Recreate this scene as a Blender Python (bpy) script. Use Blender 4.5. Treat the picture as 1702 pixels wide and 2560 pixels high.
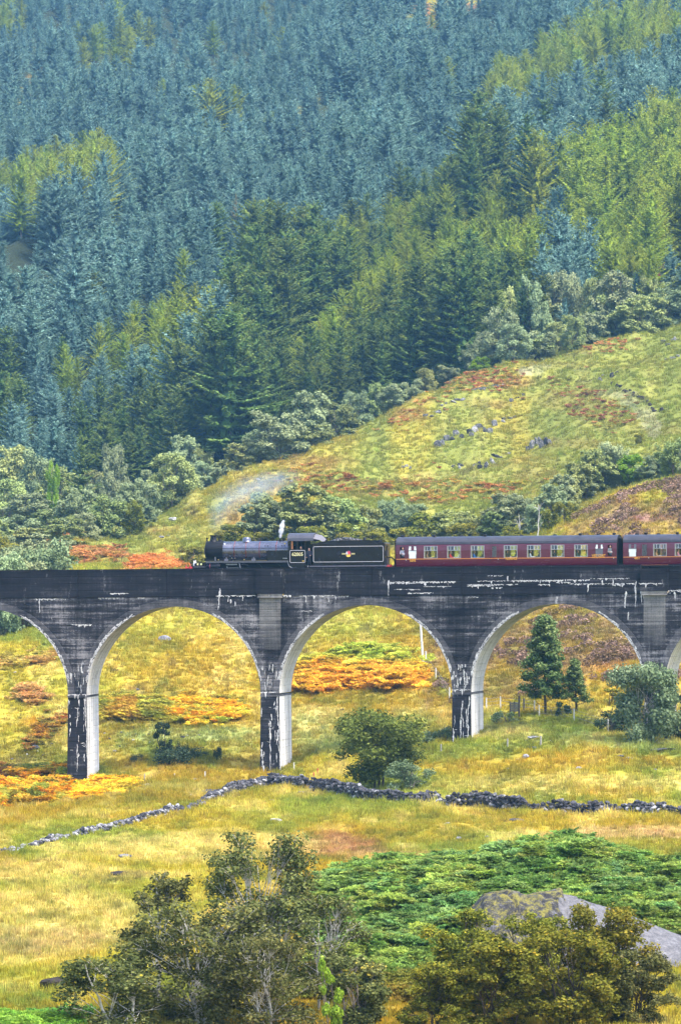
import bpy, math, random
import numpy as np
from mathutils import Vector, Matrix
sc = bpy.context.scene
for o in list(bpy.data.objects): bpy.data.objects.remove(o)
COL = sc.collection
rad = math.radians

# ---------------------------------------------------------------- camera, sky, sun, exposure
F, U0, V0, W0, H0 = 11120.0, 851.0, 1400.0, 1702.0, 2560.0   # focal length and horizon in pixels of the photograph
cam_d = bpy.data.cameras.new('camera'); cam = bpy.data.objects.new('camera', cam_d); COL.objects.link(cam)
cam.location = (0, 0, 0); cam.rotation_euler = (rad(90), 0, 0)
cam_d.sensor_fit = 'VERTICAL'; cam_d.sensor_height = 36.0; cam_d.sensor_width = 24.0
cam_d.lens = F / H0 * 36.0; cam_d.shift_y = (V0 - H0 / 2) / H0
cam_d.clip_start = 1.0; cam_d.clip_end = 6000.0
sc.camera = cam
SUN_EL, SUN_AZ = 61.0, 128.0            # degrees; azimuth clockwise from +Y (the view direction)
wd = bpy.data.worlds.new('World'); sc.world = wd; wd.use_nodes = True
wn = wd.node_tree; bg = wn.nodes['Background']
sky = wn.nodes.new('ShaderNodeTexSky'); sky.sky_type = 'NISHITA'; sky.sun_disc = False
sky.sun_elevation = rad(SUN_EL); sky.sun_rotation = rad(SUN_AZ); sky.dust_density = 3.0; sky.air_density = 1.0
wn.links.new(sky.outputs[0], bg.inputs[0]); bg.inputs[1].default_value = 0.15
sun_d = bpy.data.lights.new('sun', 'SUN'); sun_d.energy = 1.5; sun_d.angle = rad(14); sun_d.color = (1.0, 0.95, 0.87)
sun = bpy.data.objects.new('sun', sun_d); COL.objects.link(sun)
_sd = Vector((math.sin(rad(SUN_AZ)) * math.cos(rad(SUN_EL)), math.cos(rad(SUN_AZ)) * math.cos(rad(SUN_EL)), math.sin(rad(SUN_EL))))
sun.rotation_euler = _sd.to_track_quat('Z', 'Y').to_euler()
sun.location = (0, 0, 300)
sc.view_settings.view_transform = 'Standard'; sc.view_settings.look = 'None'
sc.view_settings.gamma = 1.0; sc.view_settings.use_curve_mapping = False
sc.view_settings.exposure = 1.88
sc.render.engine = 'CYCLES'
sc.cycles.use_denoising = True
sc.cycles.max_bounces = 6; sc.cycles.diffuse_bounces = 3; sc.cycles.glossy_bounces = 3
sc.cycles.transmission_bounces = 4; sc.cycles.transparent_max_bounces = 12; sc.cycles.volume_bounces = 3
HAZE = 0.000075

# ---------------------------------------------------------------- helpers
def vhash(ix, iy, seed):
    h = (ix.astype(np.int64) * 374761393 + iy.astype(np.int64) * 668265263 + seed * 982451653) & 0xffffffff
    h = ((h ^ (h >> 13)) * 1274126177) & 0xffffffff
    return ((h ^ (h >> 16)) & 0xffffff) / float(0xffffff)
def vnoise(x, y, seed=0):
    x = np.asarray(x, float); y = np.asarray(y, float)
    ix = np.floor(x); iy = np.floor(y); fx = x - ix; fy = y - iy
    fx = fx * fx * (3 - 2 * fx); fy = fy * fy * (3 - 2 * fy)
    a = vhash(ix, iy, seed); b = vhash(ix + 1, iy, seed); c = vhash(ix, iy + 1, seed); d = vhash(ix + 1, iy + 1, seed)
    return (a + (b - a) * fx) * (1 - fy) + (c + (d - c) * fx) * fy
def fbm(x, y, seed=0, oct=4):
    t = 0; a = 0.5; s = 0
    for k in range(oct):
        t = t + a * vnoise(np.asarray(x) * 2 ** k, np.asarray(y) * 2 ** k, seed + k * 17); s += a; a *= 0.5
    return t / s
def sstep(a, b, x):
    t = np.clip((np.asarray(x, float) - a) / (b - a), 0, 1); return t * t * (3 - 2 * t)

class NT:                                           # short hand for node trees
    def __init__(self, name, emission=False):
        self.m = bpy.data.materials.new(name); self.m.use_nodes = True
        self.t = self.m.node_tree; self.t.nodes.clear()
        self.out = self.t.nodes.new('ShaderNodeOutputMaterial')
    def n(self, typ, **kw):
        nd = self.t.nodes.new(typ)
        for k, v in kw.items(): setattr(nd, k, v)
        return nd
    def put(self, sock, v):
        if hasattr(v, 'is_linked') or hasattr(v, 'links'): self.t.links.new(v, sock)
        elif isinstance(v, (tuple, list)) and len(v) == 3 and sock.type == 'RGBA': sock.default_value = (*v, 1)
        else: sock.default_value = v
    def attr(self, name, typ='GEOMETRY'):
        nd = self.n('ShaderNodeAttribute'); nd.attribute_name = name; nd.attribute_type = typ; return nd
    def obj(self): return self.n('ShaderNodeTexCoord').outputs['Object']
    def pos(self): return self.n('ShaderNodeNewGeometry').outputs['Position']
    def rnd(self): return self.n('ShaderNodeObjectInfo').outputs['Random']
    def scale(self, vec, s):
        nd = self.n('ShaderNodeMapping'); self.put(nd.inputs[0], vec); nd.inputs['Scale'].default_value = s; return nd.outputs[0]
    def noise(self, vec, s=1.0, detail=4, rough=0.6):
        nd = self.n('ShaderNodeTexNoise'); self.put(nd.inputs['Vector'], vec)
        nd.inputs['Scale'].default_value = s; nd.inputs['Detail'].default_value = detail; nd.inputs['Roughness'].default_value = rough
        return nd.outputs['Fac']
    def ramp(self, fac, stops, interp='LINEAR'):
        nd = self.n('ShaderNodeValToRGB'); self.put(nd.inputs[0], fac); cr = nd.color_ramp; cr.interpolation = interp
        while len(cr.elements) < len(stops): cr.elements.new(0.5)
        for e, (p, c) in zip(cr.elements, stops):
            e.position = p; e.color = (c, c, c, 1) if isinstance(c, (int, float)) else (*c, 1)
        return nd.outputs[0]
    def mix(self, fac, a, b, mode='MIX'):
        nd = self.n('ShaderNodeMixRGB'); nd.blend_type = mode
        self.put(nd.inputs[0], fac); self.put(nd.inputs[1], a); self.put(nd.inputs[2], b); return nd.outputs[0]
    def math(self, op, a, b=0.0, clamp=False):
        nd = self.n('ShaderNodeMath'); nd.operation = op; nd.use_clamp = clamp
        self.put(nd.inputs[0], a); self.put(nd.inputs[1], b); return nd.outputs[0]
    def sep(self, v):
        nd = self.n('ShaderNodeSeparateXYZ'); self.put(nd.inputs[0], v); return nd.outputs
    def bump(self, h, strength=0.4, dist=0.05):
        nd = self.n('ShaderNodeBump'); self.put(nd.inputs['Height'], h)
        nd.inputs['Strength'].default_value = strength; nd.inputs['Distance'].default_value = dist; return nd.outputs[0]
    def principled(self, col, rough=0.8, metal=0.0, normal=None, spec=0.5, **kw):
        nd = self.n('ShaderNodeBsdfPrincipled'); self.put(nd.inputs['Base Color'], col)
        self.put(nd.inputs['Roughness'], rough); self.put(nd.inputs['Metallic'], metal)
        nd.inputs['Specular IOR Level'].default_value = spec
        if normal is not None: self.put(nd.inputs['Normal'], normal)
        self.t.links.new(nd.outputs[0], self.out.inputs[0]); return self.m

def plain(name, c, rough=0.6, metal=0.0, spec=0.5, vary=0.25, nscale=6.0):
    t = NT(name); nz = t.noise(t.obj(), nscale, 4)
    lo = tuple(x * (1 - vary) for x in c); hi = tuple(min(1, x * (1 + vary)) for x in c)
    return t.principled(t.ramp(nz, [(0.3, lo), (0.7, hi)]), t.ramp(nz, [(0.3, max(0, rough - .08)), (0.7, min(1, rough + .08))]), metal, spec=spec)

def foliage(name, stops, trans=0.25, vary=0.35, hue=0.03, inst=False, soft=0.0):
    """leaf colour from each leaf's own tint value, shifted a little from plant to plant"""
    t = NT(name)
    col = t.ramp(t.attr('tint').outputs['Fac'], stops)
    r = t.rnd()
    hs = t.n('ShaderNodeHueSaturation')
    t.put(hs.inputs['Hue'], t.math('ADD', t.math('MULTIPLY', r, 2 * hue), 0.5 - hue))
    t.put(hs.inputs['Value'], t.math('ADD', t.math('MULTIPLY', t.math('FRACT', t.math('MULTIPLY', r, 7.31)), 2 * vary), 1 - vary))
    hs.inputs['Saturation'].default_value = 1.0
    t.put(hs.inputs['Color'], col); c = hs.outputs[0]
    if inst: c = t.mix(1.0, c, t.attr('itint', 'INSTANCER').outputs['Color'], 'MULTIPLY')
    d = t.n('ShaderNodeBsdfDiffuse'); t.put(d.inputs[0], c)
    if soft:                                                # needles and small leaves point every way: shade the spray as a soft tuft
        g = t.n('ShaderNodeNewGeometry').outputs['Normal']; a = t.n('ShaderNodeVectorMath', operation='SCALE'); t.put(a.inputs[0], g); a.inputs['Scale'].default_value = 1 - soft
        b = t.n('ShaderNodeVectorMath', operation='ADD'); t.put(b.inputs[0], a.outputs[0]); b.inputs[1].default_value = (0, 0, soft)
        e = t.n('ShaderNodeVectorMath', operation='NORMALIZE'); t.put(e.inputs[0], b.outputs[0]); t.put(d.inputs['Normal'], e.outputs[0])
    tr = t.n('ShaderNodeBsdfTranslucent'); t.put(tr.inputs[0], c)
    mx = t.n('ShaderNodeMixShader'); mx.inputs[0].default_value = trans
    t.t.links.new(d.outputs[0], mx.inputs[1]); t.t.links.new(tr.outputs[0], mx.inputs[2]); t.t.links.new(mx.outputs[0], t.out.inputs[0])
    return t.m

def tag(o, label=None, cat=None, group=None, kind=None):
    if label: o['label'] = label
    if cat: o['category'] = cat
    if group: o['group'] = group
    if kind: o['kind'] = kind
    return o
def link(name, data, parent=None, loc=None):
    o = bpy.data.objects.new(name, data); COL.objects.link(o)
    if parent is not None: o.parent = parent
    if loc is not None: o.location = loc
    return o
def empty(name, loc=(0, 0, 0), rz=0.0, label=None, cat=None, group=None):
    o = link(name, None, None, loc); o.rotation_euler = (0, 0, rz); o.empty_display_size = 0.3
    return tag(o, label, cat, group)

def np_mesh(name, verts, faces, mats, midx=None, smooth=False, tint=None, vec=None, col=None):
    """faces: an int array M x 3 or M x 4, or a list of arrays of both kinds"""
    me = bpy.data.meshes.new(name)
    if isinstance(faces, np.ndarray): faces = [faces]
    faces = [f for f in faces if len(f)]
    nl = sum(f.size for f in faces); nf = sum(len(f) for f in faces)
    me.vertices.add(len(verts)); me.vertices.foreach_set('co', np.ascontiguousarray(verts, np.float32).ravel())
    me.loops.add(nl); me.loops.foreach_set('vertex_index', np.concatenate([f.ravel() for f in faces]).astype(np.int32))
    me.polygons.add(nf)
    tot = np.concatenate([np.full(len(f), f.shape[1]) for f in faces]).astype(np.int32)
    me.polygons.foreach_set('loop_start', (np.cumsum(tot) - tot).astype(np.int32))
    me.polygons.foreach_set('loop_total', tot)
    if midx is not None: me.polygons.foreach_set('material_index', np.asarray(midx, np.int32))
    me.polygons.foreach_set('use_smooth', np.full(nf, bool(smooth)))
    for m in (mats if isinstance(mats, (list, tuple)) else [mats]): me.materials.append(m)
    if tint is not None:
        a = me.attributes.new('tint', 'FLOAT', 'POINT'); a.data.foreach_set('value', np.asarray(tint, np.float32))
    if vec is not None:
        a = me.attributes.new('sdz', 'FLOAT_VECTOR', 'POINT'); a.data.foreach_set('vector', np.ascontiguousarray(vec, np.float32).ravel())
    if col is not None:
        a = me.attributes.new('gcol', 'FLOAT_COLOR', 'POINT')
        c4 = np.ones((len(verts), 4), np.float32); c4[:, :3] = col; a.data.foreach_set('color', c4.ravel())
    me.update(); me.validate()
    return me

class MB:
    """collects shapes for ONE mesh object; fn maps the finished points (for work along the curved line)"""
    def __init__(self): self.v = []; self.f = []; self.mi = []; self.m = 0
    def add(self, vs, fs):
        b = len(self.v); self.v += [tuple(p) for p in vs]; self.f += [tuple(i + b for i in f) for f in fs]; self.mi += [self.m] * len(fs); return self
    def box(self, a, b):
        (x0, y0, z0), (x1, y1, z1) = a, b
        vs = [(x0, y0, z0), (x1, y0, z0), (x1, y1, z0), (x0, y1, z0), (x0, y0, z1), (x1, y0, z1), (x1, y1, z1), (x0, y1, z1)]
        return self.add(vs, [(0, 3, 2, 1), (4, 5, 6, 7), (0, 1, 5, 4), (1, 2, 6, 5), (2, 3, 7, 6), (3, 0, 4, 7)])
    def tube(self, pts, r, n=8, cap=True):
        pts = [Vector(p) for p in pts]; rs = r if isinstance(r, (list, tuple)) else [r] * len(pts); vs = []; fs = []
        for i, p in enumerate(pts):
            d = (pts[min(i + 1, len(pts) - 1)] - pts[max(i - 1, 0)]); d = d.normalized() if d.length > 1e-9 else Vector((0, 0, 1))
            a = d.cross(Vector((0, 0, 1)) if abs(d.z) < 0.9 else Vector((1, 0, 0))).normalized(); b = d.cross(a)
            for k in range(n):
                t = 2 * math.pi * k / n; vs.append(p + (a * math.cos(t) + b * math.sin(t)) * rs[i])
        for i in range(len(pts) - 1):
            for k in range(n): fs.append((i * n + k, i * n + (k + 1) % n, (i + 1) * n + (k + 1) % n, (i + 1) * n + k))
        if cap: fs += [tuple(range(n))[::-1], tuple((len(pts) - 1) * n + k for k in range(n))]
        return self.add(vs, fs)
    def lathe(self, prof, origin=(0, 0, 0), axis='z', n=24, sy=1.0):
        """prof: (radius, height) pairs, turned about an axis through origin"""
        vs = []; fs = []; ox, oy, oz = origin
        for r, h in prof:
            for k in range(n):
                t = 2 * math.pi * k / n; c, s = math.cos(t) * r, math.sin(t) * r * sy
                vs.append((ox + c, oy + s, oz + h) if axis == 'z' else (ox + h, oy + c, oz + s) if axis == 'x' else (ox + c, oy + h, oz + s))
        for i in range(len(prof) - 1):
            for k in range(n): fs.append((i * n + k, i * n + (k + 1) % n, (i + 1) * n + (k + 1) % n, (i + 1) * n + k))
        fs += [tuple(range(n))[::-1], tuple((len(prof) - 1) * n + k for k in range(n))]
        return self.add(vs, fs)
    def prism(self, poly, y0, y1):
        """poly in x, z, pushed from y0 to y1"""
        n = len(poly); vs = [(x, y0, z) for x, z in poly] + [(x, y1, z) for x, z in poly]
        fs = [tuple(range(n)), tuple(range(n, 2 * n))[::-1]] + [(i, i + n, (i + 1) % n + n, (i + 1) % n) for i in range(n)]
        return self.add(vs, fs)
    def build(self, name, mats, parent=None, smooth=False, fn=None, loc=None, bevel=0.0, angle=None):
        me = bpy.data.meshes.new(name)
        vs = self.v
        if fn is not None: vs = [tuple(p) for p in fn(np.array(self.v, float))]
        me.from_pydata(vs, [], self.f)
        for m in (mats if isinstance(mats, (list, tuple)) else [mats]): me.materials.append(m)
        me.polygons.foreach_set('material_index', self.mi)
        if fn is not None:
            a = me.attributes.new('sdz', 'FLOAT_VECTOR', 'POINT'); a.data.foreach_set('vector', np.array(self.v, np.float32).ravel())
        import bmesh
        bm = bmesh.new(); bm.from_mesh(me); bmesh.ops.recalc_face_normals(bm, faces=bm.faces)
        if bevel: bmesh.ops.bevel(bm, geom=[e for e in bm.edges if e.is_manifold and e.calc_face_angle(0) > 0.6], offset=bevel, segments=1, affect='EDGES', clamp_overlap=True)
        bm.to_mesh(me); bm.free()
        if smooth:
            me.polygons.foreach_set('use_smooth', [True] * len(me.polygons))
            if hasattr(me, 'set_sharp_from_angle'): me.set_sharp_from_angle(angle=rad(angle or 35))
        return link(name, me, parent, loc)

def copy_tree(o, loc=None, rot=None, scale=None, label=None, group=None):
    """a thing with copies of its parts and sub-parts, sharing mesh data"""
    def rec(s, parent):
        c = s.copy(); COL.objects.link(c)
        if parent is not None: c.parent = parent
        for ch in s.children: rec(ch, c)
        return c
    c = rec(o, None)
    if loc is not None: c.location = loc
    if rot is not None: c.rotation_euler = rot
    if scale is not None: c.scale = scale
    if label: c['label'] = label
    if group: c['group'] = group
    return c

def px(u, v, Y): return np.array([(u - U0) / F * Y, Y, -(v - V0) / F * Y])
def proj(X, Y, Z): return U0 + F * np.asarray(X) / Y, V0 - F * np.asarray(Z) / Y
def inpoly(u, v, poly):
    u = np.asarray(u); v = np.asarray(v); r = np.zeros(u.shape, bool); n = len(poly)
    for i in range(n):
        x0, y0 = poly[i]; x1, y1 = poly[(i + 1) % n]
        c = ((y0 > v) != (y1 > v))
        with np.errstate(divide='ignore', invalid='ignore'):
            xx = (x1 - x0) * (v - y0) / (y1 - y0 + 1e-12) + x0
        r ^= c & (u < xx)
    return r

def scatter(name, pts, rot, scl, vid, protos, label, cat, itint=None, kind='stuff'):
    """one object of kind stuff: copies of the proto objects set on points"""
    c = bpy.data.collections.new(name + '_source')
    for i, p in enumerate(protos): c.objects.link(p)
    me = bpy.data.meshes.new(name)
    me.vertices.add(len(pts)); me.vertices.foreach_set('co', np.ascontiguousarray(pts, np.float32).ravel())
    def at(nm, typ, fld, arr):
        a = me.attributes.new(nm, typ, 'POINT'); a.data.foreach_set(fld, np.ascontiguousarray(arr).ravel())
    at('rot', 'FLOAT_VECTOR', 'vector', np.asarray(rot, np.float32)); 
    s3 = np.asarray(scl, np.float32); s3 = np.repeat(s3[:, None], 3, 1) if s3.ndim == 1 else s3
    at('scl', 'FLOAT_VECTOR', 'vector', s3); at('vid', 'INT', 'value', np.asarray(vid, np.int32))
    if itint is not None:
        c4 = np.ones((len(pts), 4), np.float32); c4[:, :3] = itint; at('itint', 'FLOAT_COLOR', 'color', c4)
    o = link(name, me); tag(o, label, cat, kind=kind)
    ng = bpy.data.node_groups.new(name, 'GeometryNodeTree')
    ng.interface.new_socket('Geometry', in_out='INPUT', socket_type='NodeSocketGeometry')
    ng.interface.new_socket('Geometry', in_out='OUTPUT', socket_type='NodeSocketGeometry')
    N = ng.nodes.new; L = ng.links.new
    gi = N('NodeGroupInput'); go = N('NodeGroupOutput'); ip = N('GeometryNodeInstanceOnPoints'); ci = N('GeometryNodeCollectionInfo')
    ci.inputs['Collection'].default_value = c; ci.inputs['Separate Children'].default_value = True; ci.inputs['Reset Children'].default_value = True
    def na(nm, dt):
        a = N('GeometryNodeInputNamedAttribute'); a.data_type = dt; a.inputs['Name'].default_value = nm; return [s for s in a.outputs if s.enabled][0]
    L(gi.outputs[0], ip.inputs['Points']); L(ci.outputs[0], ip.inputs['Instance']); ip.inputs['Pick Instance'].default_value = True
    L(na('vid', 'INT'), ip.inputs['Instance Index']); L(na('scl', 'FLOAT_VECTOR'), ip.inputs['Scale'])
    e = N('FunctionNodeEulerToRotation'); L(na('rot', 'FLOAT_VECTOR'), e.inputs[0]); L(e.outputs[0], ip.inputs['Rotation'])
    L(ip.outputs[0], go.inputs[0])
    md = o.modifiers.new('scatter', 'NODES'); md.node_group = ng
    return o
# ---------------------------------------------------------------- the lie of the land
# ground heights of the moor along sight lines: image column -> (distance, image row of the ground there)
ROWS = {
 -500: [(400, 1985), (430, 1860), (470, 1620), (520, 1640), (600, 1500), (700, 1440), (850, 1400)],
 0:    [(400, 1995), (430, 1860), (450, 1725), (470, 1600), (500, 1610), (560, 1500), (610, 1415), (700, 1392), (850, 1340)],
 170:  [(400, 1990), (410, 1968), (430, 1850), (450, 1705), (472, 1590), (500, 1560), (560, 1460), (610, 1405), (680, 1362), (760, 1340), (850, 1330)],
 430:  [(395, 1940), (410, 1890), (430, 1810), (450, 1700), (475, 1605), (510, 1510), (560, 1440), (600, 1400), (650, 1345), (700, 1285), (730, 1252), (850, 1290)],
 690:  [(395, 1965), (402, 1938), (425, 1840), (455, 1705), (480, 1605), (505, 1520), (550, 1440), (600, 1370), (660, 1270), (720, 1185), (760, 1150), (860, 1200)],
 850:  [(395, 1925), (405, 1870), (425, 1785), (455, 1685), (490, 1560), (510, 1505), (550, 1450), (590, 1390), (640, 1300), (700, 1210), (760, 1125), (785, 1103), (880, 1150)],
 1050: [(385, 1925), (394, 1882), (405, 1840), (425, 1775), (455, 1675), (490, 1560), (520, 1500), (560, 1440), (600, 1370), (650, 1265), (690, 1222), (715, 1212), (760, 1120), (800, 1000), (815, 988), (900, 1030)],
 1180: [(380, 1920), (392, 1862), (404, 1835), (425, 1760), (455, 1650), (490, 1540), (530, 1440), (570, 1390), (620, 1290), (665, 1215), (690, 1188), (720, 1180), (770, 1040), (812, 945), (830, 932), (900, 960)],
 1350: [(375, 1905), (392, 1825), (402, 1797), (414, 1788), (435, 1705), (475, 1550), (510, 1430), (545, 1328), (590, 1335), (640, 1250), (680, 1200), (730, 1150), (780, 1020), (830, 915), (850, 905), (920, 940)],
 1520: [(370, 1905), (388, 1842), (400, 1815), (425, 1715), (465, 1555), (500, 1420), (525, 1320), (548, 1238), (590, 1270), (640, 1190), (700, 1110), (770, 960), (845, 862), (930, 900)],
 1702: [(365, 1915), (386, 1850), (400, 1800), (425, 1700), (465, 1550), (500, 1400), (520, 1300), (550, 1182), (590, 1215), (640, 1160), (700, 1070), (770, 920), (850, 808), (940, 840)],
 2200: [(365, 1910), (400, 1770), (465, 1500), (520, 1250), (560, 1080), (600, 1080), (700, 960), (850, 640), (940, 660)],
}
UG = np.arange(-700, 2400.1, 20.0); YG = np.arange(60, 1060.1, 4.0)
def _prep():
    us = sorted(ROWS); tab = []
    for u in us:
        pts = [(60, -21.0), (120, -20.3), (180, -19.6), (240, -19.2), (300, -19.2), (345, -19.3)]
        pts += [(Y, -(r - V0) / F * Y) for Y, r in ROWS[u]]
        pts.append((1060, pts[-1][1] - 6))
        tab.append(np.interp(YG, [p[0] for p in pts], [p[1] for p in pts]))
    tab = np.array(tab); Z = np.empty((len(UG), len(YG)))
    for j in range(len(YG)): Z[:, j] = np.interp(UG, us, tab[:, j])
    def sm(A, ax, w):
        k = np.exp(-0.5 * (np.arange(-3 * w, 3 * w + 1) / w) ** 2); k /= k.sum()
        P = np.concatenate([np.repeat(np.take(A, [0], ax), 3 * w, ax), A, np.repeat(np.take(A, [-1], ax), 3 * w, ax)], ax)
        return np.apply_along_axis(lambda a: np.convolve(a, k, 'valid'), ax, P)
    return sm(sm(Z, 0, 3), 1, 2)
ZG = _prep()
_MX = np.array([-14, -3, 3.1, 7.4, 12.4, 17.6, 24, 40]); _MZ = np.array([-19.2, -18.6, -17.2, -16.7, -15.75, -17.2, -18.2, -19.2])
def zmoor(X, Y):
    X = np.asarray(X, float); Y = np.asarray(Y, float)
    u = X / Y * F + U0
    a = np.clip((u - UG[0]) / 20.0, 0, len(UG) - 1.001); b = np.clip((Y - YG[0]) / 4.0, 0, len(YG) - 1.001)
    i = a.astype(int); j = b.astype(int); fa = a - i; fb = b - j
    z = (ZG[i, j] * (1 - fa) + ZG[i + 1, j] * fa) * (1 - fb) + (ZG[i, j + 1] * (1 - fa) + ZG[i + 1, j + 1] * fa) * fb
    top = np.interp(X, _MX, _MZ)                          # the bracken knoll in the foreground
    w = sstep(209, 236, Y) * (1 - sstep(238, 268, Y)) * sstep(-14, -1, X)
    z = np.maximum(z, z * (1 - w) + (top + 0.25 * fbm(X * .5, Y * .5, 5)) * w)
    amp = np.interp(Y, [100, 300, 420, 560, 640, 1000], [0.25, 0.35, 0.6, 1.0, 2.6, 3.0])
    z = z + amp * (fbm(X * 0.13, Y * 0.07, 3, 3) - 0.5) * 1.6 + np.interp(Y, [100, 400, 1000], [0.22, 0.45, 1.1]) * (fbm(X * 0.7, Y * 0.35, 9, 3) - 0.5)
    return z
# the wooded mountain side behind: column -> row of the ground at its foot (850 m) and far up (2100 m)
_CU = [-700, 0, 300, 600, 900, 1200, 1450, 1702, 2400]; _CB = [1430, 1340, 1300, 1190, 1100, 1000, 925, 845, 640]; _CT = [-40, -60, -70, -80, -100, -120, -140, -170, -260]
def zwood(X, Y):
    X = np.asarray(X, float); Y = np.asarray(Y, float); u = X / Y * F + U0
    zb = -(np.interp(u, _CU, _CB) - V0) / F * 850; zt = -(np.interp(u, _CU, _CT) - V0) / F * 2100
    z = zb + (zt - zb) * (Y - 850) / 1250.0
    d = (X * 0.977 - (Y - 850) * 0.213) / 62.0 + 1.1 * (fbm(X * .008, Y * .003, 27, 2) - .5) + .3; q = d - np.floor(d)      # spurs running down the slope
    return z + sstep(850, 1100, Y) * (11 * (fbm(X * 0.012 + 3, Y * 0.004, 21, 3) - 0.5) + 27 * np.where(q > .86, (q - .86) / .14 * .0 + (1 - (1 - q) / .14), 1 - q / .86) * (.4 + .9 * fbm(X * .006 + 5, Y * .003, 29, 2)) - 11)
def hit(u, v, zf=zmoor, y0=110, y1=1000, st=1.0):
    """where the sight line through a pixel meets the ground"""
    u = np.atleast_1d(np.asarray(u, float)); v = np.atleast_1d(np.asarray(v, float)); ys = np.arange(y0, y1, st); Y = np.full(u.shape, np.nan)
    for a in range(0, len(u), 150):
        uu, vv = u[a:a + 150, None], v[a:a + 150, None]; yy = np.repeat(ys[None], len(uu), 0)
        m = zf(((uu - U0) / F * yy).ravel(), yy.ravel()).reshape(yy.shape) >= -(vv - V0) / F * yy
        k = m.argmax(1); Y[a:a + 150] = np.where(m.any(1), ys[k], np.nan)
    return (u - U0) / F * Y, Y
def hit1(u, v, **k):
    X, Y = hit([u], [v], **k); X, Y = float(X[0]), float(Y[0])
    return X, Y, float(zmoor(np.array([X]), np.array([Y]))[0])

# ---------------------------------------------------------------- ground colours (the plants' own colours)
YEL = (0.42, 0.345, 0.036); GRN = (0.17, 0.23, 0.042); OCH = (0.42, 0.275, 0.028); STR = (0.60, 0.48, 0.15); LIM = (0.29, 0.305, 0.042)
RED = (0.36, 0.15, 0.06); HEA = (0.25, 0.165, 0.07); PEA = (0.045, 0.033, 0.02); OLV = (0.21, 0.185, 0.025); PGR = (0.32, 0.36, 0.12); PAT = (0.55, 0.47, 0.36); ORA = (0.58, 0.26, 0.03); SLT = (0.20, 0.20, 0.23)
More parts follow.
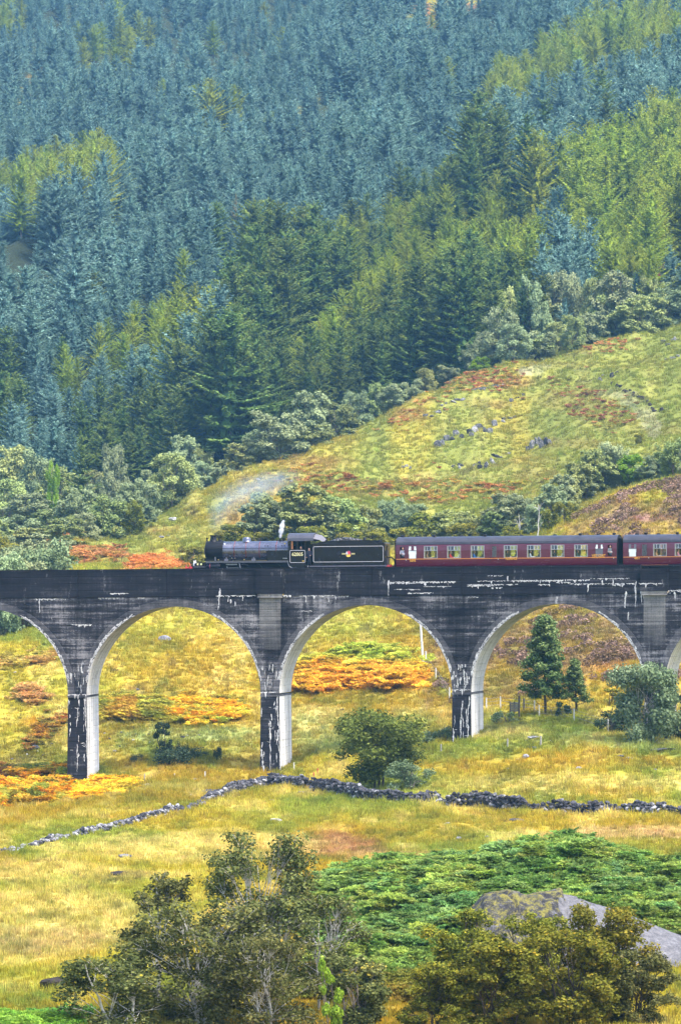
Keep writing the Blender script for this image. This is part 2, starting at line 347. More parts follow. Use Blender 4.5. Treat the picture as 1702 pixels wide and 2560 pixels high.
# column, row, half width, half height, colour, strength
ZONES = [
 (420, 1640, 230, 60, OCH, .5), (430, 1560, 200, 45, YEL, .6), (420, 1790, 190, 40, OLV, .85), (300, 1800, 90, 45, OLV, .8), (460, 1865, 220, 45, GRN, .7), (400, 1845, 120, 14, PGR, .8), (560, 1850, 110, 18, PGR, .7),
 (60, 1655, 80, 12, ORA, .5), (60, 1730, 120, 60, YEL, .5), (30, 1790, 70, 40, YEL, .8), (90, 1870, 100, 22, OLV, .9), (70, 1895, 90, 14, PEA, .5), (80, 1922, 110, 14, RED, .6), (110, 1815, 60, 24, ORA, .55),
 (850, 1550, 170, 60, LIM, .6), (95, 1975, 80, 26, ORA, .5), (880, 1655, 120, 18, LIM, .9), (870, 1730, 180, 30, OCH, .5), (730, 1620, 60, 60, LIM, .5), (1010, 1600, 60, 60, OCH, .4), (780, 1830, 110, 55, PGR, .65), (1040, 1820, 90, 30, GRN, .55), (760, 1790, 110, 18, STR, .6),
 (1130, 1600, 80, 60, HEA, .8), (1330, 1560, 260, 40, HEA, .6), (1300, 1660, 280, 60, OCH, .4), (1380, 1620, 260, 70, HEA, .55), (1250, 1720, 120, 30, HEA, .5), (1560, 1690, 150, 40, OCH, .6), (1500, 1675, 60, 14, ORA, .7),
 (1350, 1810, 160, 22, LIM, .75), (1330, 1830, 210, 16, GRN, .75), (1560, 1850, 180, 22, PGR, .55), (1230, 1830, 130, 16, STR, .6), (1180, 1880, 120, 22, GRN, .5), (1500, 1900, 260, 22, OCH, .7), (1250, 1920, 200, 22, OCH, .55), (1420, 1960, 330, 26, STR, .5), (1300, 1990, 130, 14, GRN, .4),
 (1550, 1985, 130, 14, OCH, .5), (1340, 2060, 260, 22, OCH, .4), (1560, 2090, 220, 16, (0.52, 0.34, 0.16), .7), (1640, 2130, 100, 30, LIM, .6), (1100, 2050, 220, 30, OCH, .35), (1000, 2090, 200, 24, OCH, .5), (830, 2120, 130, 30, (0.36, 0.16, 0.09), .7), (1000, 2150, 150, 24, (0.48, 0.33, 0.14), .6),
 (500, 2120, 330, 40, STR, .75), (150, 2190, 200, 30, STR, .7), (350, 2050, 260, 22, OCH, .35), (690, 2050, 150, 30, LIM, .6), (180, 2080, 200, 26, LIM, .4), (250, 2220, 220, 30, LIM, .6), (300, 2190, 70, 14, PEA, .35), (120, 2300, 260, 80, STR, .75), (80, 2360, 200, 40, (0.48, 0.34, 0.14), .5), (150, 2440, 200, 22, LIM, .6), (60, 2490, 140, 22, GRN, .6),
 (330, 1975, 220, 16, GRN, .4), (500, 1985, 180, 22, OLV, .3), (300, 2010, 160, 20, OLV, .4),
 # the hill above the train
 (520, 1350, 230, 30, LIM, .55), (440, 1330, 220, 18, STR, .35), (620, 1230, 130, 18, OCH, .5), (600, 1300, 70, 24, RED, .75), (700, 1210, 110, 26, RED, .5), (640, 1260, 90, 18, ORA, .4), (420, 1392, 200, 9, STR, .8), (200, 1345, 60, 12, RED, .8), (190, 1384, 95, 9, RED, .95), (380, 1320, 60, 9, RED, .6), (170, 1360, 110, 16, YEL, .6), (200, 1400, 140, 10, LIM, .6),
 (780, 1160, 110, 22, RED, .6), (800, 1200, 150, 22, GRN, .45), (900, 1130, 130, 22, LIM, .5), (1000, 1210, 170, 10, RED, .85), (920, 1230, 90, 12, RED, .75), (1080, 1245, 80, 16, RED, .7), (1230, 1225, 90, 22, RED, .65), (1150, 1190, 160, 10, STR, .75), (1180, 1230, 60, 18, GRN, .5), (1350, 1190, 70, 16, RED, .7), (1300, 1160, 150, 14, RED, .4),
 (1010, 1035, 60, 18, RED, .6), (1170, 950, 90, 12, RED, .75), (1110, 975, 70, 10, RED, .6), (1060, 1000, 60, 10, RED, .4), (1210, 1010, 70, 14, RED, .6), (1300, 960, 90, 14, RED, .65), (1380, 985, 80, 26, GRN, .5), (1450, 1000, 110, 30, RED, .75), (1530, 1050, 80, 26, RED, .55), (1450, 1110, 120, 13, RED, .8), (1640, 1070, 70, 22, RED, .5), (1400, 1060, 110, 28, GRN, .55), (1200, 1060, 140, 20, OCH, .45), (1150, 1130, 160, 30, LIM, .5),
 (1480, 870, 70, 10, RED, .8), (1420, 915, 70, 10, RED, .55), (1600, 900, 150, 30, LIM, .4), (1560, 960, 60, 20, LIM, .5), (1560, 905, 120, 16, OCH, .4), (1325, 930, 40, 11, PAT, .9), (1352, 918, 30, 5, PAT, .8), (1500, 985, 18, 8, PAT, .6), (1556, 985, 44, 12, PAT, .85), (1585, 1008, 42, 14, SLT, .9), (1610, 1035, 34, 18, PAT, .9), (1626, 1062, 26, 18, PAT, .95), (1632, 1086, 18, 14, PAT, .95), (1575, 1003, 30, 8, PAT, .7),
 (1640, 1015, 30, 9, GRN, .5), (1550, 970, 60, 6, PEA, .85), (1625, 1000, 24, 8, PEA, .7),
 (1560, 1235, 170, 18, YEL, .7), (1600, 1285, 190, 32, HEA, .8), (1640, 1300, 60, 14, (0.36, 0.16, 0.20), .6), (1450, 1290, 90, 26, LIM, .6), (1500, 1255, 130, 16, OCH, .35),
]
def ground_col(X, Y, Z):
    u, v = proj(X, Y, Z)
    sc_ = np.interp(Y, [150, 400, 900], [1.0, 0.75, 0.42])
    n1 = fbm(X * .16 * sc_, Y * .05 * sc_, 31, 4); n2 = fbm(X * .55 * sc_, Y * .22 * sc_, 37, 4); n3 = fbm(X * 1.7 * sc_, Y * .8 * sc_, 41, 3); n4 = fbm(X * .09 * sc_ + 9, Y * .035 * sc_, 53, 3)
    A = lambda c: np.array(c)[None, :]
    c = A(YEL) + (A(LIM) - A(YEL)) * sstep(.45, .62, n1)[:, None]
    c = c + (A(OCH) - c) * (sstep(.5, .68, n4) * .75)[:, None]
    c = c + (A(STR) - c) * (sstep(.54, .72, n2) * .55)[:, None]
    c = c + (A(GRN) - c) * (sstep(.56, .72, 1 - n2) * .55)[:, None]
    wu = u + (n1 - .5) * 90 + (n2 - .5) * 60; wv = v + (n4 - .5) * 26 + (n2 - .5) * 22
    for (zu, zv, ru, rv, zc, s) in ZONES:
        if zv > 1440 and zv < 1990: ok = (Y > 330)
        else: ok = True
        r = ((wu - zu) / ru) ** 2 + ((wv - zv) / rv) ** 2
        w = s * (1 - sstep(.35, 1.5, r)) * (0.55 + 0.6 * sstep(.3, .7, n3)) * ok
        if zc in (PAT, SLT): w = s * (1 - sstep(.55, 1.1, ((u + (n2 - .5) * 14 - zu) / ru) ** 2 + ((v + (n2 - .5) * 8 - zv) / rv) ** 2))
        c = c + (A(zc) - c) * np.clip(w, 0, 1)[:, None]
    hea = (Y > 425) & (u > 1060) & (Y < 560)
    c = c + (A(HEA) - c) * (hea * sstep(.47, .58, n2 * .6 + n3 * .4) * .6)[:, None]
    c = c + (A(PEA) - c) * (sstep(.62, .74, n3) * sstep(.5, .6, n2) * .5)[:, None]
    c = c + (A(GRN) - c) * (sstep(560, 640, Y) * sstep(.46, .64, n1) * .55)[:, None]
    c = c + (A((.26, .245, .055)) - c) * (.42 * sstep(560, 620, Y))[:, None]
    n5 = fbm(X * .10, Y * .05, 171, 3); ln = (1 - sstep(.0, .022, np.abs(n5 - .5))) * sstep(420, 450, Y) * sstep(.4, .6, n2); c = c + (A((.10, .085, .03)) - c) * (ln * .7)[:, None]
    vr = np.interp(Y, [560, 640], [1.0, .45]); c = c * ((1 + .6 * vr * (n3 - .5)) * (1 + .62 * vr * (n2 - .5)))[:, None]
    return np.clip(c, 0.01, 0.9)

def ground_material():
    t = NT('moor_grass'); c = t.attr('gcol').outputs['Color']; p = t.pos()
    nz = t.noise(t.scale(p, (1.6, .8, 1.6)), 1.0, 6, .7); nf = t.noise(t.scale(p, (7, 3, 7)), 1.0, 4, .7)
    c = t.mix(1.0, c, t.ramp(nz, [(.28, (.62, .62, .58)), (.5, (1, 1, 1)), (.75, (1.28, 1.24, 1.15))]), 'MULTIPLY')
    c = t.mix(.6, c, t.ramp(nf, [(.3, (.6, .62, .6)), (.7, (1.3, 1.28, 1.2))]), 'MULTIPLY')
    return t.principled(c, 0.95, 0, t.bump(t.math('ADD', nz, nf), .7, .35), spec=.1)
M_ground = ground_material()
def sheet(name, zf, ulo, uhi, nu, Ys, mat, label, cat, colf=None):
    us = np.linspace(ulo, uhi, nu); UU, YY = np.meshgrid(us, Ys); X = (UU - U0) / F * YY; X = X.ravel(); Y = YY.ravel(); Z = zf(X, Y)
    idx = np.arange(nu * len(Ys)).reshape(len(Ys), nu)
    f = np.stack([idx[:-1, :-1], idx[:-1, 1:], idx[1:, 1:], idx[1:, :-1]], -1).reshape(-1, 4)
    me = np_mesh(name, np.stack([X, Y, Z], 1), f, mat, smooth=True, col=None if colf is None else colf(X, Y, Z))
    return tag(link(name, me), label, cat, kind='structure')
_ys = np.concatenate([np.arange(70, 180, 3.0), np.arange(180, 300, .8), np.arange(300, 580, .9), np.arange(580, 900, 1.5), np.arange(900, 1061, 8)])
sheet('moor', zmoor, -600, 2300, 420, _ys, M_ground, 'open grassy moor of yellow, ochre and green tussocks under and behind the viaduct', 'ground', ground_col)
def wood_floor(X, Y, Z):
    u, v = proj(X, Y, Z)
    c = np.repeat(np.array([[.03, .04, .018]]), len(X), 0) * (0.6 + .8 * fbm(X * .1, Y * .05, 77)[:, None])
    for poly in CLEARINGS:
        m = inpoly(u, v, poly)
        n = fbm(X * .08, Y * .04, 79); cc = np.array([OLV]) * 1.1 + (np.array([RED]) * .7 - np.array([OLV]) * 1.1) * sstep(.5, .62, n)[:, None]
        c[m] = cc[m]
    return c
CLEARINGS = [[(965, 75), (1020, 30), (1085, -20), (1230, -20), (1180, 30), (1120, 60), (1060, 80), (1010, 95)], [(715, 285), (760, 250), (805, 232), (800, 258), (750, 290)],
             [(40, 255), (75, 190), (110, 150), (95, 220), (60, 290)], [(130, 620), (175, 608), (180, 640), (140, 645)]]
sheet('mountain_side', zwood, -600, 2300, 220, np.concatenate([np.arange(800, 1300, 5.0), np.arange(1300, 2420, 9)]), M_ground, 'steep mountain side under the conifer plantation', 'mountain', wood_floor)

# unseen hillside added under and behind the camera to cut low sky light
def viewpoint():
    xs = np.linspace(-260, 260, 90); ys = np.linspace(-290, 76, 80); XX, YY = np.meshgrid(xs, ys); X, Y = XX.ravel(), YY.ravel()
    Z = np.interp(Y, [-290, -180, -70, -12, 0, 6, 20, 40, 76], [62, 46, 13, -.8, -1.9, -2.3, -5.2, -12, -21.4]) + np.interp(Y, [-290, -60, 0, 76], [9, 4, .25, .25]) * (fbm(X * .03, Y * .03, 191, 4) - .5)
    n = fbm(X * .1, Y * .1, 193, 4)[:, None]; c = np.array([GRN]) + (np.array([OCH]) - np.array([GRN])) * sstep(.4, .65, n) * .7
    idx = np.arange(len(X)).reshape(XX.shape); f = np.stack([idx[:-1, :-1], idx[:-1, 1:], idx[1:, 1:], idx[1:, :-1]], -1).reshape(-1, 4)
    tag(link('unseen_viewpoint_hill', np_mesh('unseen_viewpoint_hill', np.stack([X, Y, Z], 1), f, M_ground, smooth=True, col=c)), 'unseen grassy hillside under and behind the camera, added to block low sky light', 'hill', kind='structure')
viewpoint()
# ---------------------------------------------------------------- the line of the viaduct: a gentle curve, hollow side to the camera
_S = np.arange(-80, 80.01, .25)
def _path():
    n = len(_S); X = np.zeros(n); Y = np.zeros(n); P = np.zeros(n); c = n // 2; X[c], Y[c] = 0.0, 400.0
    ang = lambda x, y: -rad(11.2) - math.atan2(x, y)
    for rng, ds in ((range(c, n - 1), .25), (range(c, 0, -1), -.25)):
        for i in rng:
            P[i] = ang(X[i], Y[i]); j = i + (1 if ds > 0 else -1)
            X[j] = X[i] + math.cos(P[i]) * ds; Y[j] = Y[i] + math.sin(P[i]) * ds; P[j] = ang(X[j], Y[j])
    return X, Y, P
_PX, _PY, _PP = _path()
GRADE = 0.009
def along(a):
    """(distance along, distance towards the camera, height over parapet top) -> world"""
    s, d, z = a[:, 0], a[:, 1], a[:, 2]
    x = np.interp(s, _S, _PX); y = np.interp(s, _S, _PY); p = np.interp(s, _S, _PP)
    return np.stack([x + d * np.sin(p), y - d * np.cos(p), z - 0.65 + GRADE * s], 1)
def w1(s, d, z): return along(np.array([[s, d, z]], float))[0]
def s_at(u, d=0.0):
    p = along(np.stack([_S, np.full(len(_S), d), np.zeros(len(_S))], 1)); return float(np.interp(u, U0 + F * p[:, 0] / p[:, 1], _S))
def z_at(v, s, d=0.0):
    """height over the parapet top that shows at image row v"""
    y = w1(s, d, 0)[1]; return -(v - V0) / F * y + 0.65 - GRADE * s

# ---------------------------------------------------------------- concrete
def concrete(name, dark, mid, light, white=0.0, lime=False, low=.4, high=.62, fade=False):
    t = NT(name); a = t.attr('sdz').outputs['Vector']; s, d, z = t.sep(a)
    n1 = t.noise(t.scale(a, (.22, .22, .3)), 1, 7, .68)                     # large mottling
    n2 = t.noise(t.scale(a, (.16, .3, 3.2)), 1, 5, .65)                     # lifts and board marks
    n3 = t.noise(t.scale(a, (2.6, 2.6, .12)), 1, 5, .7)                     # runs
    n4 = t.noise(a, 7.0, 5, .75)
    v = t.math('ADD', t.math('MULTIPLY', n1, .38), t.math('ADD', t.math('MULTIPLY', n2, .30), t.math('ADD', t.math('MULTIPLY', n3, .16), t.math('MULTIPLY', n4, .16))))
    c = t.ramp(v, [(low, dark), ((low + high) / 2, mid), (high, light)])
    lines = t.math('ABSOLUTE', t.math('SUBTRACT', t.math('FRACT', t.math('ADD', t.math('MULTIPLY', z, 1 / .62), t.math('MULTIPLY', n1, .25))), .5))
    c = t.mix(t.ramp(lines, [(.44, 0.0), (.5, .55)]), c, tuple(x * .35 for x in dark))          # lift joints
    if white:
        w = t.math('MULTIPLY', t.ramp(t.noise(t.scale(a, (1.5, 1.5, .5)), 1, 8, .8), [(.6, 0.0), (.66, 1.0)]), t.ramp(n1, [(.45, 0.0), (.6, 1.0)]))
        c = t.mix(t.math('MULTIPLY', w, white), c, (.62, .61, .6))
    if lime:                                                                # pale lime washed down the soffits
        run = t.noise(t.scale(a, (.9, 4.5, .10)), 1, 6, .75)
        zz = t.ramp(t.math('DIVIDE', t.math('ADD', z, 20.0), 17.0), [(.0, .9), (.42, .95), (.68, .7), (.92, .15)])
        c = t.mix(t.math('MULTIPLY', t.ramp(run, [(.40, 0.0), (.50, .75), (.62, 1.0)]), zz), c, t.ramp(n4, [(.3, (.70, .68, .68)), (.7, (.92, .90, .89))]))
        c = t.mix(t.math('MULTIPLY', t.ramp(t.noise(t.scale(a, (.5, 2.2, .25)), 1, 5, .7), [(.62, 0.0), (.7, .8)]), .5), c, (.36, .2, .09))
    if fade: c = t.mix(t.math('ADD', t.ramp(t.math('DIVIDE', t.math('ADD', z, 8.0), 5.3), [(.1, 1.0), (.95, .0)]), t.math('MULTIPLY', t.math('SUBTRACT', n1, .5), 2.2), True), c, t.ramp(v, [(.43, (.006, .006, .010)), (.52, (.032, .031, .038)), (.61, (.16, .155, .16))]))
    return t.principled(c, .92, 0, t.bump(t.math('ADD', t.math('MULTIPLY', n4, .6), t.ramp(lines, [(.4, 1.0), (.5, 0.0)])), .5, .04), spec=.2)
M_par = concrete('sooty_concrete', (.004, .004, .007), (.016, .016, .022), (.10, .097, .105), .45, low=.42, high=.66)
M_wall = concrete('dark_concrete', (.004, .004, .007), (.034, .033, .040), (.25, .24, .25), .8, low=.44, high=.585)
M_ring = concrete('grey_concrete', (.02, .02, .026), (.085, .082, .09), (.25, .24, .25), .9, low=.42, high=.62)
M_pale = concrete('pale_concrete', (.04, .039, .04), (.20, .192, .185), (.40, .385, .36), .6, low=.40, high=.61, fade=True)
M_pier = concrete('stained_concrete', (.006, .006, .010), (.022, .021, .028), (.16, .155, .16), 1.0, low=.42, high=.66)
M_lime = concrete('limewashed_concrete', (.05, .05, .05), (.19, .18, .165), (.32, .31, .28), .3, lime=True, low=.36, high=.6)
def lime_mat():
    t = NT('lime_deposit'); n = t.noise(t.attr('sdz').outputs['Vector'], 5, 6, .8)
    return t.principled(t.ramp(n, [(.36, (.16, .155, .16)), (.52, (.55, .54, .54)), (.7, (.86, .85, .84))]), .9, spec=.2)
M_streak = lime_mat()

viaduct = empty('railway_viaduct', tuple(w1(0, -2.75, -18.5)), label='long curved concrete railway viaduct with tall lime-streaked piers and round arches', cat='viaduct')
def vb(mb, name, mats, parent=viaduct, smooth=False, angle=None):
    o = mb.build(name, mats, None, smooth=smooth, fn=along, angle=angle); o.parent = parent; o.matrix_parent_inverse = Matrix.Translation(-Vector(viaduct.location)); return o
PIER_U = [-310, 171, 652, 1130, 1611, 2090]                                  # left front edges of the piers in the photograph
HW = 0.86; PS = [s_at(u) + HW for u in PIER_U]
WIDTH = 5.5; CROWN = -3.42
def stain_edge(x, k): return 0.5 * fbm(np.array([x * 2.0]), np.array([k * 3.1]), 61)[0]
RINGT = .66; ZS = {}
for i in range(len(PS) - 1):
    a, b = PS[i], PS[i + 1]; c = (a + b) / 2; R = (b - a) / 2 - HW; zs = CROWN - R; ZS[i] = zs; n = 44
    # ring and barrel
    mb = MB(); th = [math.pi * k / n for k in range(n + 1)]
    inn = [(c - R * math.cos(t), zs + R * math.sin(t)) for t in th]; Ro = R + RINGT
    out = [(c - (R + min(RINGT, .62 + .1 * math.sin(t))) * math.cos(t), zs + Ro * math.sin(t)) for t in th]
    for k in range(n):
        p = [inn[k], inn[k + 1], out[k + 1], out[k]]
        mb.m = 0; mb.add([(x, .06, z) for x, z in p], [(0, 1, 2, 3)]); mb.add([(x, -WIDTH - .06, z) for x, z in p], [(3, 2, 1, 0)])
        mb.add([(out[k][0], .06, out[k][1]), (out[k + 1][0], .06, out[k + 1][1]), (out[k + 1][0], -.02, out[k + 1][1]), (out[k][0], -.02, out[k][1])], [(0, 1, 2, 3)])
        mb.m = 1; ds = [.06, -1.4, -2.75, -4.1, -WIDTH - .06]
        for q in range(4):
            mb.add([(inn[k][0], ds[q], inn[k][1]), (inn[k + 1][0], ds[q], inn[k + 1][1]), (inn[k + 1][0], ds[q + 1], inn[k + 1][1]), (inn[k][0], ds[q + 1], inn[k][1])], [(0, 3, 2, 1)])
    vb(mb, 'arch', [M_ring, M_lime], smooth=True, angle=40)
    # spandrel walls, front and back
    for dd in (0.0, -WIDTH):
        mb = MB(); xs = [a] + [c - Ro * math.cos(math.pi * k / n) for k in range(n + 1)] + [b]; rows = 6
        for k in range(len(xs) - 1):
            zl = []
            for x in (xs[k], xs[k + 1]):
                q = Ro * Ro - (x - c) ** 2; zl.append(zs + (math.sqrt(q) if q > 0 else 0) - .01)
            for r in range(rows):
                z0 = [zl[j] + (-2.58 - zl[j]) * r / rows for j in (0, 1)]; z1 = [zl[j] + (-2.58 - zl[j]) * (r + 1) / rows for j in (0, 1)]
                mb.add([(xs[k], dd, z0[0]), (xs[k + 1], dd, z0[1]), (xs[k + 1], dd, z1[1]), (xs[k], dd, z1[0])], [(0, 1, 2, 3)])
        vb(mb, 'spandrel_wall', M_wall)
# piers, each with a cap band and a base under the turf
for i, s in enumerate(PS):
    zs = min(ZS.get(i, -11.4), ZS.get(i - 1, -11.4)); mb = MB(); zb = -23.0; nz = 14
    for k in range(nz):
        z0 = zs + (zb - zs) * k / nz; z1 = zs + (zb - zs) * (k + 1) / nz; w0 = HW + .010 * (zs - z0); w1_ = HW + .010 * (zs - z1)
        L0, R0, L1, R1 = s - w0, s + w0, s - w1_, s + w1_; f, bk = .05, -WIDTH - .05
        mb.m = 0
        mb.add([(L0, f, z0), (R0, f, z0), (R1, f, z1), (L1, f, z1)], [(0, 3, 2, 1)]); mb.add([(L0, bk, z0), (R0, bk, z0), (R1, bk, z1), (L1, bk, z1)], [(0, 1, 2, 3)])
        mb.m = 1
        ds = [f, -1.4, -2.75, -4.1, bk]
        for q in range(4):
            for e0, e1 in ((L0, L1), (R0, R1)): mb.add([(e0, ds[q], z0), (e0, ds[q + 1], z0), (e1, ds[q + 1], z1), (e1, ds[q], z1)], [(0, 1, 2, 3)])
    vb(mb, 'pier', [M_pier, M_lime])
    mb = MB(); mb.box((s - HW - .03, -WIDTH - .1, zs - .16), (s + HW + .02, .11, zs + .0)); vb(mb, 'pier_band', M_ring)
    if i in (3, 4):                                                          # a second band where the rings part
        zz = zs + 2.6; mb = MB(); q = Ro - 0.06; hw = (PS[1] - PS[0]) / 2 - math.sqrt(max(0.01, Ro * Ro - 2.6 ** 2)) + .05
        mb.box((s - hw, -.1, zz - .1), (s + hw, .05, zz)); vb(mb, 'pier_band', M_ring)
# parapets in panels with open joints; refuges stand forward over every second pier
REF = [PS[0], PS[2], PS[4]]; RH = 1.24
edges = []
for i in range(len(PS) - 1):
    a, b = PS[i], PS[i + 1]; a = a + RH if i % 2 == 0 else a; b = b - RH if i % 2 else b
    m = 2 if b - a > 10 else 1
    for k in range(m): edges.append((a + (b - a) * k / m, a + (b - a) * (k + 1) / m))
for d0, d1 in ((.05, -.42), (-WIDTH - .05, -WIDTH + .42)):
    for a, b in edges:
        mb = MB(); k = 8
        for q in range(k):
            x0, x1 = a + .015 + (b - a - .03) * q / k, a + .015 + (b - a - .03) * (q + 1) / k
            mb.box((x0, d1, -2.58), (x1, d0, -.14)); mb.box((x0, d1 - .04 * np.sign(d0 - d1), -.14), (x1, d0 + .05 * np.sign(d0 - d1), 0))
        vb(mb, 'parapet_panel', M_par)
    for s in REF:
        drop = -.34 if (s == REF[2] and d0 > 0) else 0.0
        mb = MB(); mb.box((s - RH, min(d0 + (.24 if d0 > 0 else -.24), d1), -2.36), (s + RH, max(d0 + (.24 if d0 > 0 else -.24), d1), drop)); vb(mb, 'refuge', M_par)
        if d0 > 0:
            mb = MB(); mb.box((s - RH + .1, -.1, -2.72), (s + RH - .1, .26, -2.36)); vb(mb, 'refuge_corbel', M_pale)
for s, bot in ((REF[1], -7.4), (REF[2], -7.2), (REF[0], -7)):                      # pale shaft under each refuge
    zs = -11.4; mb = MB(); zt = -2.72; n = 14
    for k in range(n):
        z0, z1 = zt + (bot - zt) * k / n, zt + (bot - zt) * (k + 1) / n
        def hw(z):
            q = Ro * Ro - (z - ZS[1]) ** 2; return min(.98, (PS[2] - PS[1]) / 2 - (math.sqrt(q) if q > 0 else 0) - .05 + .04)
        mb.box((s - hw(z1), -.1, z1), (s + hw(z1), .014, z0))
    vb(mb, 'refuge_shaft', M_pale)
# track bed and rails between the parapets
ss = np.linspace(PS[0] + .1, PS[-1] - .1, 60); mb = MB()
for k in range(59): mb.add([(ss[k], -.43, -1.45), (ss[k + 1], -.43, -1.45), (ss[k + 1], -WIDTH + .43, -1.45), (ss[k], -WIDTH + .43, -1.45)], [(0, 1, 2, 3)])
vb(mb, 'track_bed', plain('ballast', (.12, .115, .11), .95, vary=.5, nscale=30))
for o_ in (-.7175, .7175):
    mb = MB()
    for k in range(59): mb.box((ss[k], -2.75 + o_ - .035, -1.40), (ss[k + 1], -2.75 + o_ + .035, -1.25))
    vb(mb, 'rail', plain('rail_steel', (.16, .11, .08), .45, .8))
# lime that has seeped from the joints: thin crusts with ragged lower edges
rs = random.Random(4); mb = MB()
def crust(u0, u1, v, h, drip=.5, d=None):
    s0, s1 = s_at(u0), s_at(u1); z = z_at(v, (s0 + s1) / 2); dd = (.058 if z > -2.55 else .008) if d is None else d
    n = max(2, int((s1 - s0) / .09)); t0 = None
    for k in range(n):
        x0, x1 = s0 + (s1 - s0) * k / n, s0 + (s1 - s0) * (k + 1) / n
        if rs.random() < .12: t0 = None; continue
        hh = h * (.25 + .9 * rs.random() ** 1.5); 
        if rs.random() < .13 * drip: hh += drip * rs.random() * .5
        za = z + .03 * rs.uniform(-1, 1); zb0 = za - (t0 if t0 is not None else hh * .6); zb1 = za - hh; t0 = hh
        mb.add([(x0, dd, za), (x1, dd, za + .01), (x1, dd, zb1), (x0, dd, zb0)], [(0, 3, 2, 1)])
def run(u, v0, v1, w=.07, d=None):
    s = s_at(u); za, zb = z_at(v0, s), z_at(v1, s); n = max(3, int((za - zb) / .12)); x = s; pw = w * .4
    for k in range(n):
        z0, z1 = za + (zb - za) * k / n, za + (zb - za) * (k + 1) / n; dd = (.058 if z0 > -2.55 else .008) if d is None else d
        nx = x + rs.uniform(-.035, .035); nw = w * rs.uniform(.35, 1.1) * (1.1 - .8 * k / n)
        mb.add([(x - pw, dd, z0), (x + pw, dd, z0), (nx + nw, dd, z1), (nx - nw, dd, z1)], [(0, 3, 2, 1)]); x, pw = nx, nw
for a in [(85, 165, 1497, .13), (246, 312, 1494, .16), (276, 322, 1483, .1), (345, 362, 1494, .12), (540, 640, 1489, .12), (706, 728, 1488, .18), (748, 835, 1489, .1), (835, 872, 1489, .1), (974, 1139, 1454, .15), (974, 1065, 1457, .12), (1019, 1083, 1482, .09), (1058, 1128, 1466, .05), (1167, 1294, 1461, .12), (1168, 1235, 1464, .1),
          (1193, 1300, 1452, .06), (1278, 1474, 1450, .15), (1300, 1398, 1452, .08), (1218, 1257, 1439, .1), (1390, 1425, 1455, .14), (1423, 1590, 1459, .1), (1530, 1560, 1461, .24), (1474, 1572, 1446, .08), (1344, 1374, 1461, .1), (1667, 1702, 1476, .14), (1690, 1740, 1474, .1), (1168, 1195, 1492, .07), (985, 1030, 1473, .07), (1020, 1050, 1473, .1), (752, 780, 1527, .06), (495, 520, 1513, .05), (1640, 1675, 1482, .06), (1228, 1255, 1469, .12), (178, 235, 1561, .07), (195, 228, 1563, .09)]: crust(*a)
crust(645, 702, 1478, .06, 1.2, .262); crust(1594, 1658, 1458, .12, 1.3, .298)
for a in [(550, 1471, 1524, .09), (571, 1493, 1504, .06), (577, 1498, 1508, .09), (588, 1504, 1516, .05), (608, 1490, 1502, .08), (654, 1486, 1500, .08), (703, 1482, 1492, .13), (764, 1488, 1506, .06), (820, 1488, 1505, .06), (838, 1488, 1500, .05), (972, 1450, 1490, .055), (100, 1497, 1532, .06), (1564, 1478, 1520, .11), (1590, 1453, 1518, .085), (1601, 1478, 1506, .07), (1607, 1478, 1504, .06), (1620, 1496, 1506, .05), (1660, 1476, 1522, .09), (1469, 1459, 1480, .07), (1531, 1446, 1460, .07), (1505, 1450, 1462, .06), (1269, 1440, 1452, .08), (1685, 1480, 1496, .09), (1350, 1450, 1458, .05), (1194, 1461, 1472, .06), (1570, 1530, 1550, .06)]: run(*a)
# on the pier fronts and along the ring edges
for pi, u0 in enumerate(PIER_U):
    if u0 < 0 or u0 > 1702: continue
    w = 46
    for k in range(26 if pi != 1 else 18):
        u = u0 + w * (rs.choice([.08, .14, .5, .55, .82, .9]) + rs.uniform(-.07, .07)); v = rs.uniform(1745, 1905); run(u, v, v + rs.uniform(6, 34), rs.uniform(.025, .08), .058)
    run(u0 + w * .93, 1740, 1930, .05, .058); run(u0 + w * .5, 1860, 1930, .05, .058)
    for k in range(8): u = u0 + w * rs.uniform(.1, .95); crust(u - 3, u + rs.uniform(2, 9), rs.uniform(1745, 1900), .05, .6, .058)
    for k in range(10 if pi < 3 else 22): u = u0 + w * rs.uniform(.08, .92); v = rs.uniform(1660, 1715); run(u, v, v + rs.uniform(5, 22), rs.uniform(.03, .08), .07)
    crust(u0, u0 + w, 1736 - 6 * (pi - 1), .08, 1.0, .118)
for i in range(1, 5):
    a, b = PS[i - 1], PS[i]; c = (a + b) / 2; R = (b - a) / 2 - HW; zs = CROWN - R
    for side in (-1, 1):
        k = 0
        while k < 120:
            t = rs.uniform(8, 62); t = rad(t); L = rs.uniform(.01, .05); r0 = R + rs.uniform(.015, .2) ** 1.0; w = rs.uniform(.03, .11) * (1.2 if side < 0 else .9)
            p = []
            for tt, rr in ((t, r0), (t + L, r0 + rs.uniform(-.02, .02)), (t + L, r0 + w), (t, r0 + w * .6)): p.append((c + side * rr * math.cos(tt), .068, zs + rr * math.sin(tt)))
            mb.add(p, [(0, 1, 2, 3)]); k += 1
        for tt in np.arange(12, 55, .8):                                        # the bright arris
            if rs.random() < .72:
                t = rad(tt); t2 = rad(tt + .85); w = rs.uniform(.03, .09)
                mb.add([(c + side * (R + .004) * math.cos(t), .067, zs + (R + .004) * math.sin(t)), (c + side * (R + .004) * math.cos(t2), .067, zs + (R + .004) * math.sin(t2)), (c + side * (R + w) * math.cos(t2), .067, zs + (R + w) * math.sin(t2)), (c + side * (R + w) * math.cos(t), .067, zs + (R + w) * math.sin(t))], [(0, 1, 2, 3)])
o = vb(mb, 'lime_streaks', M_streak); o['kind'] = 'stuff'
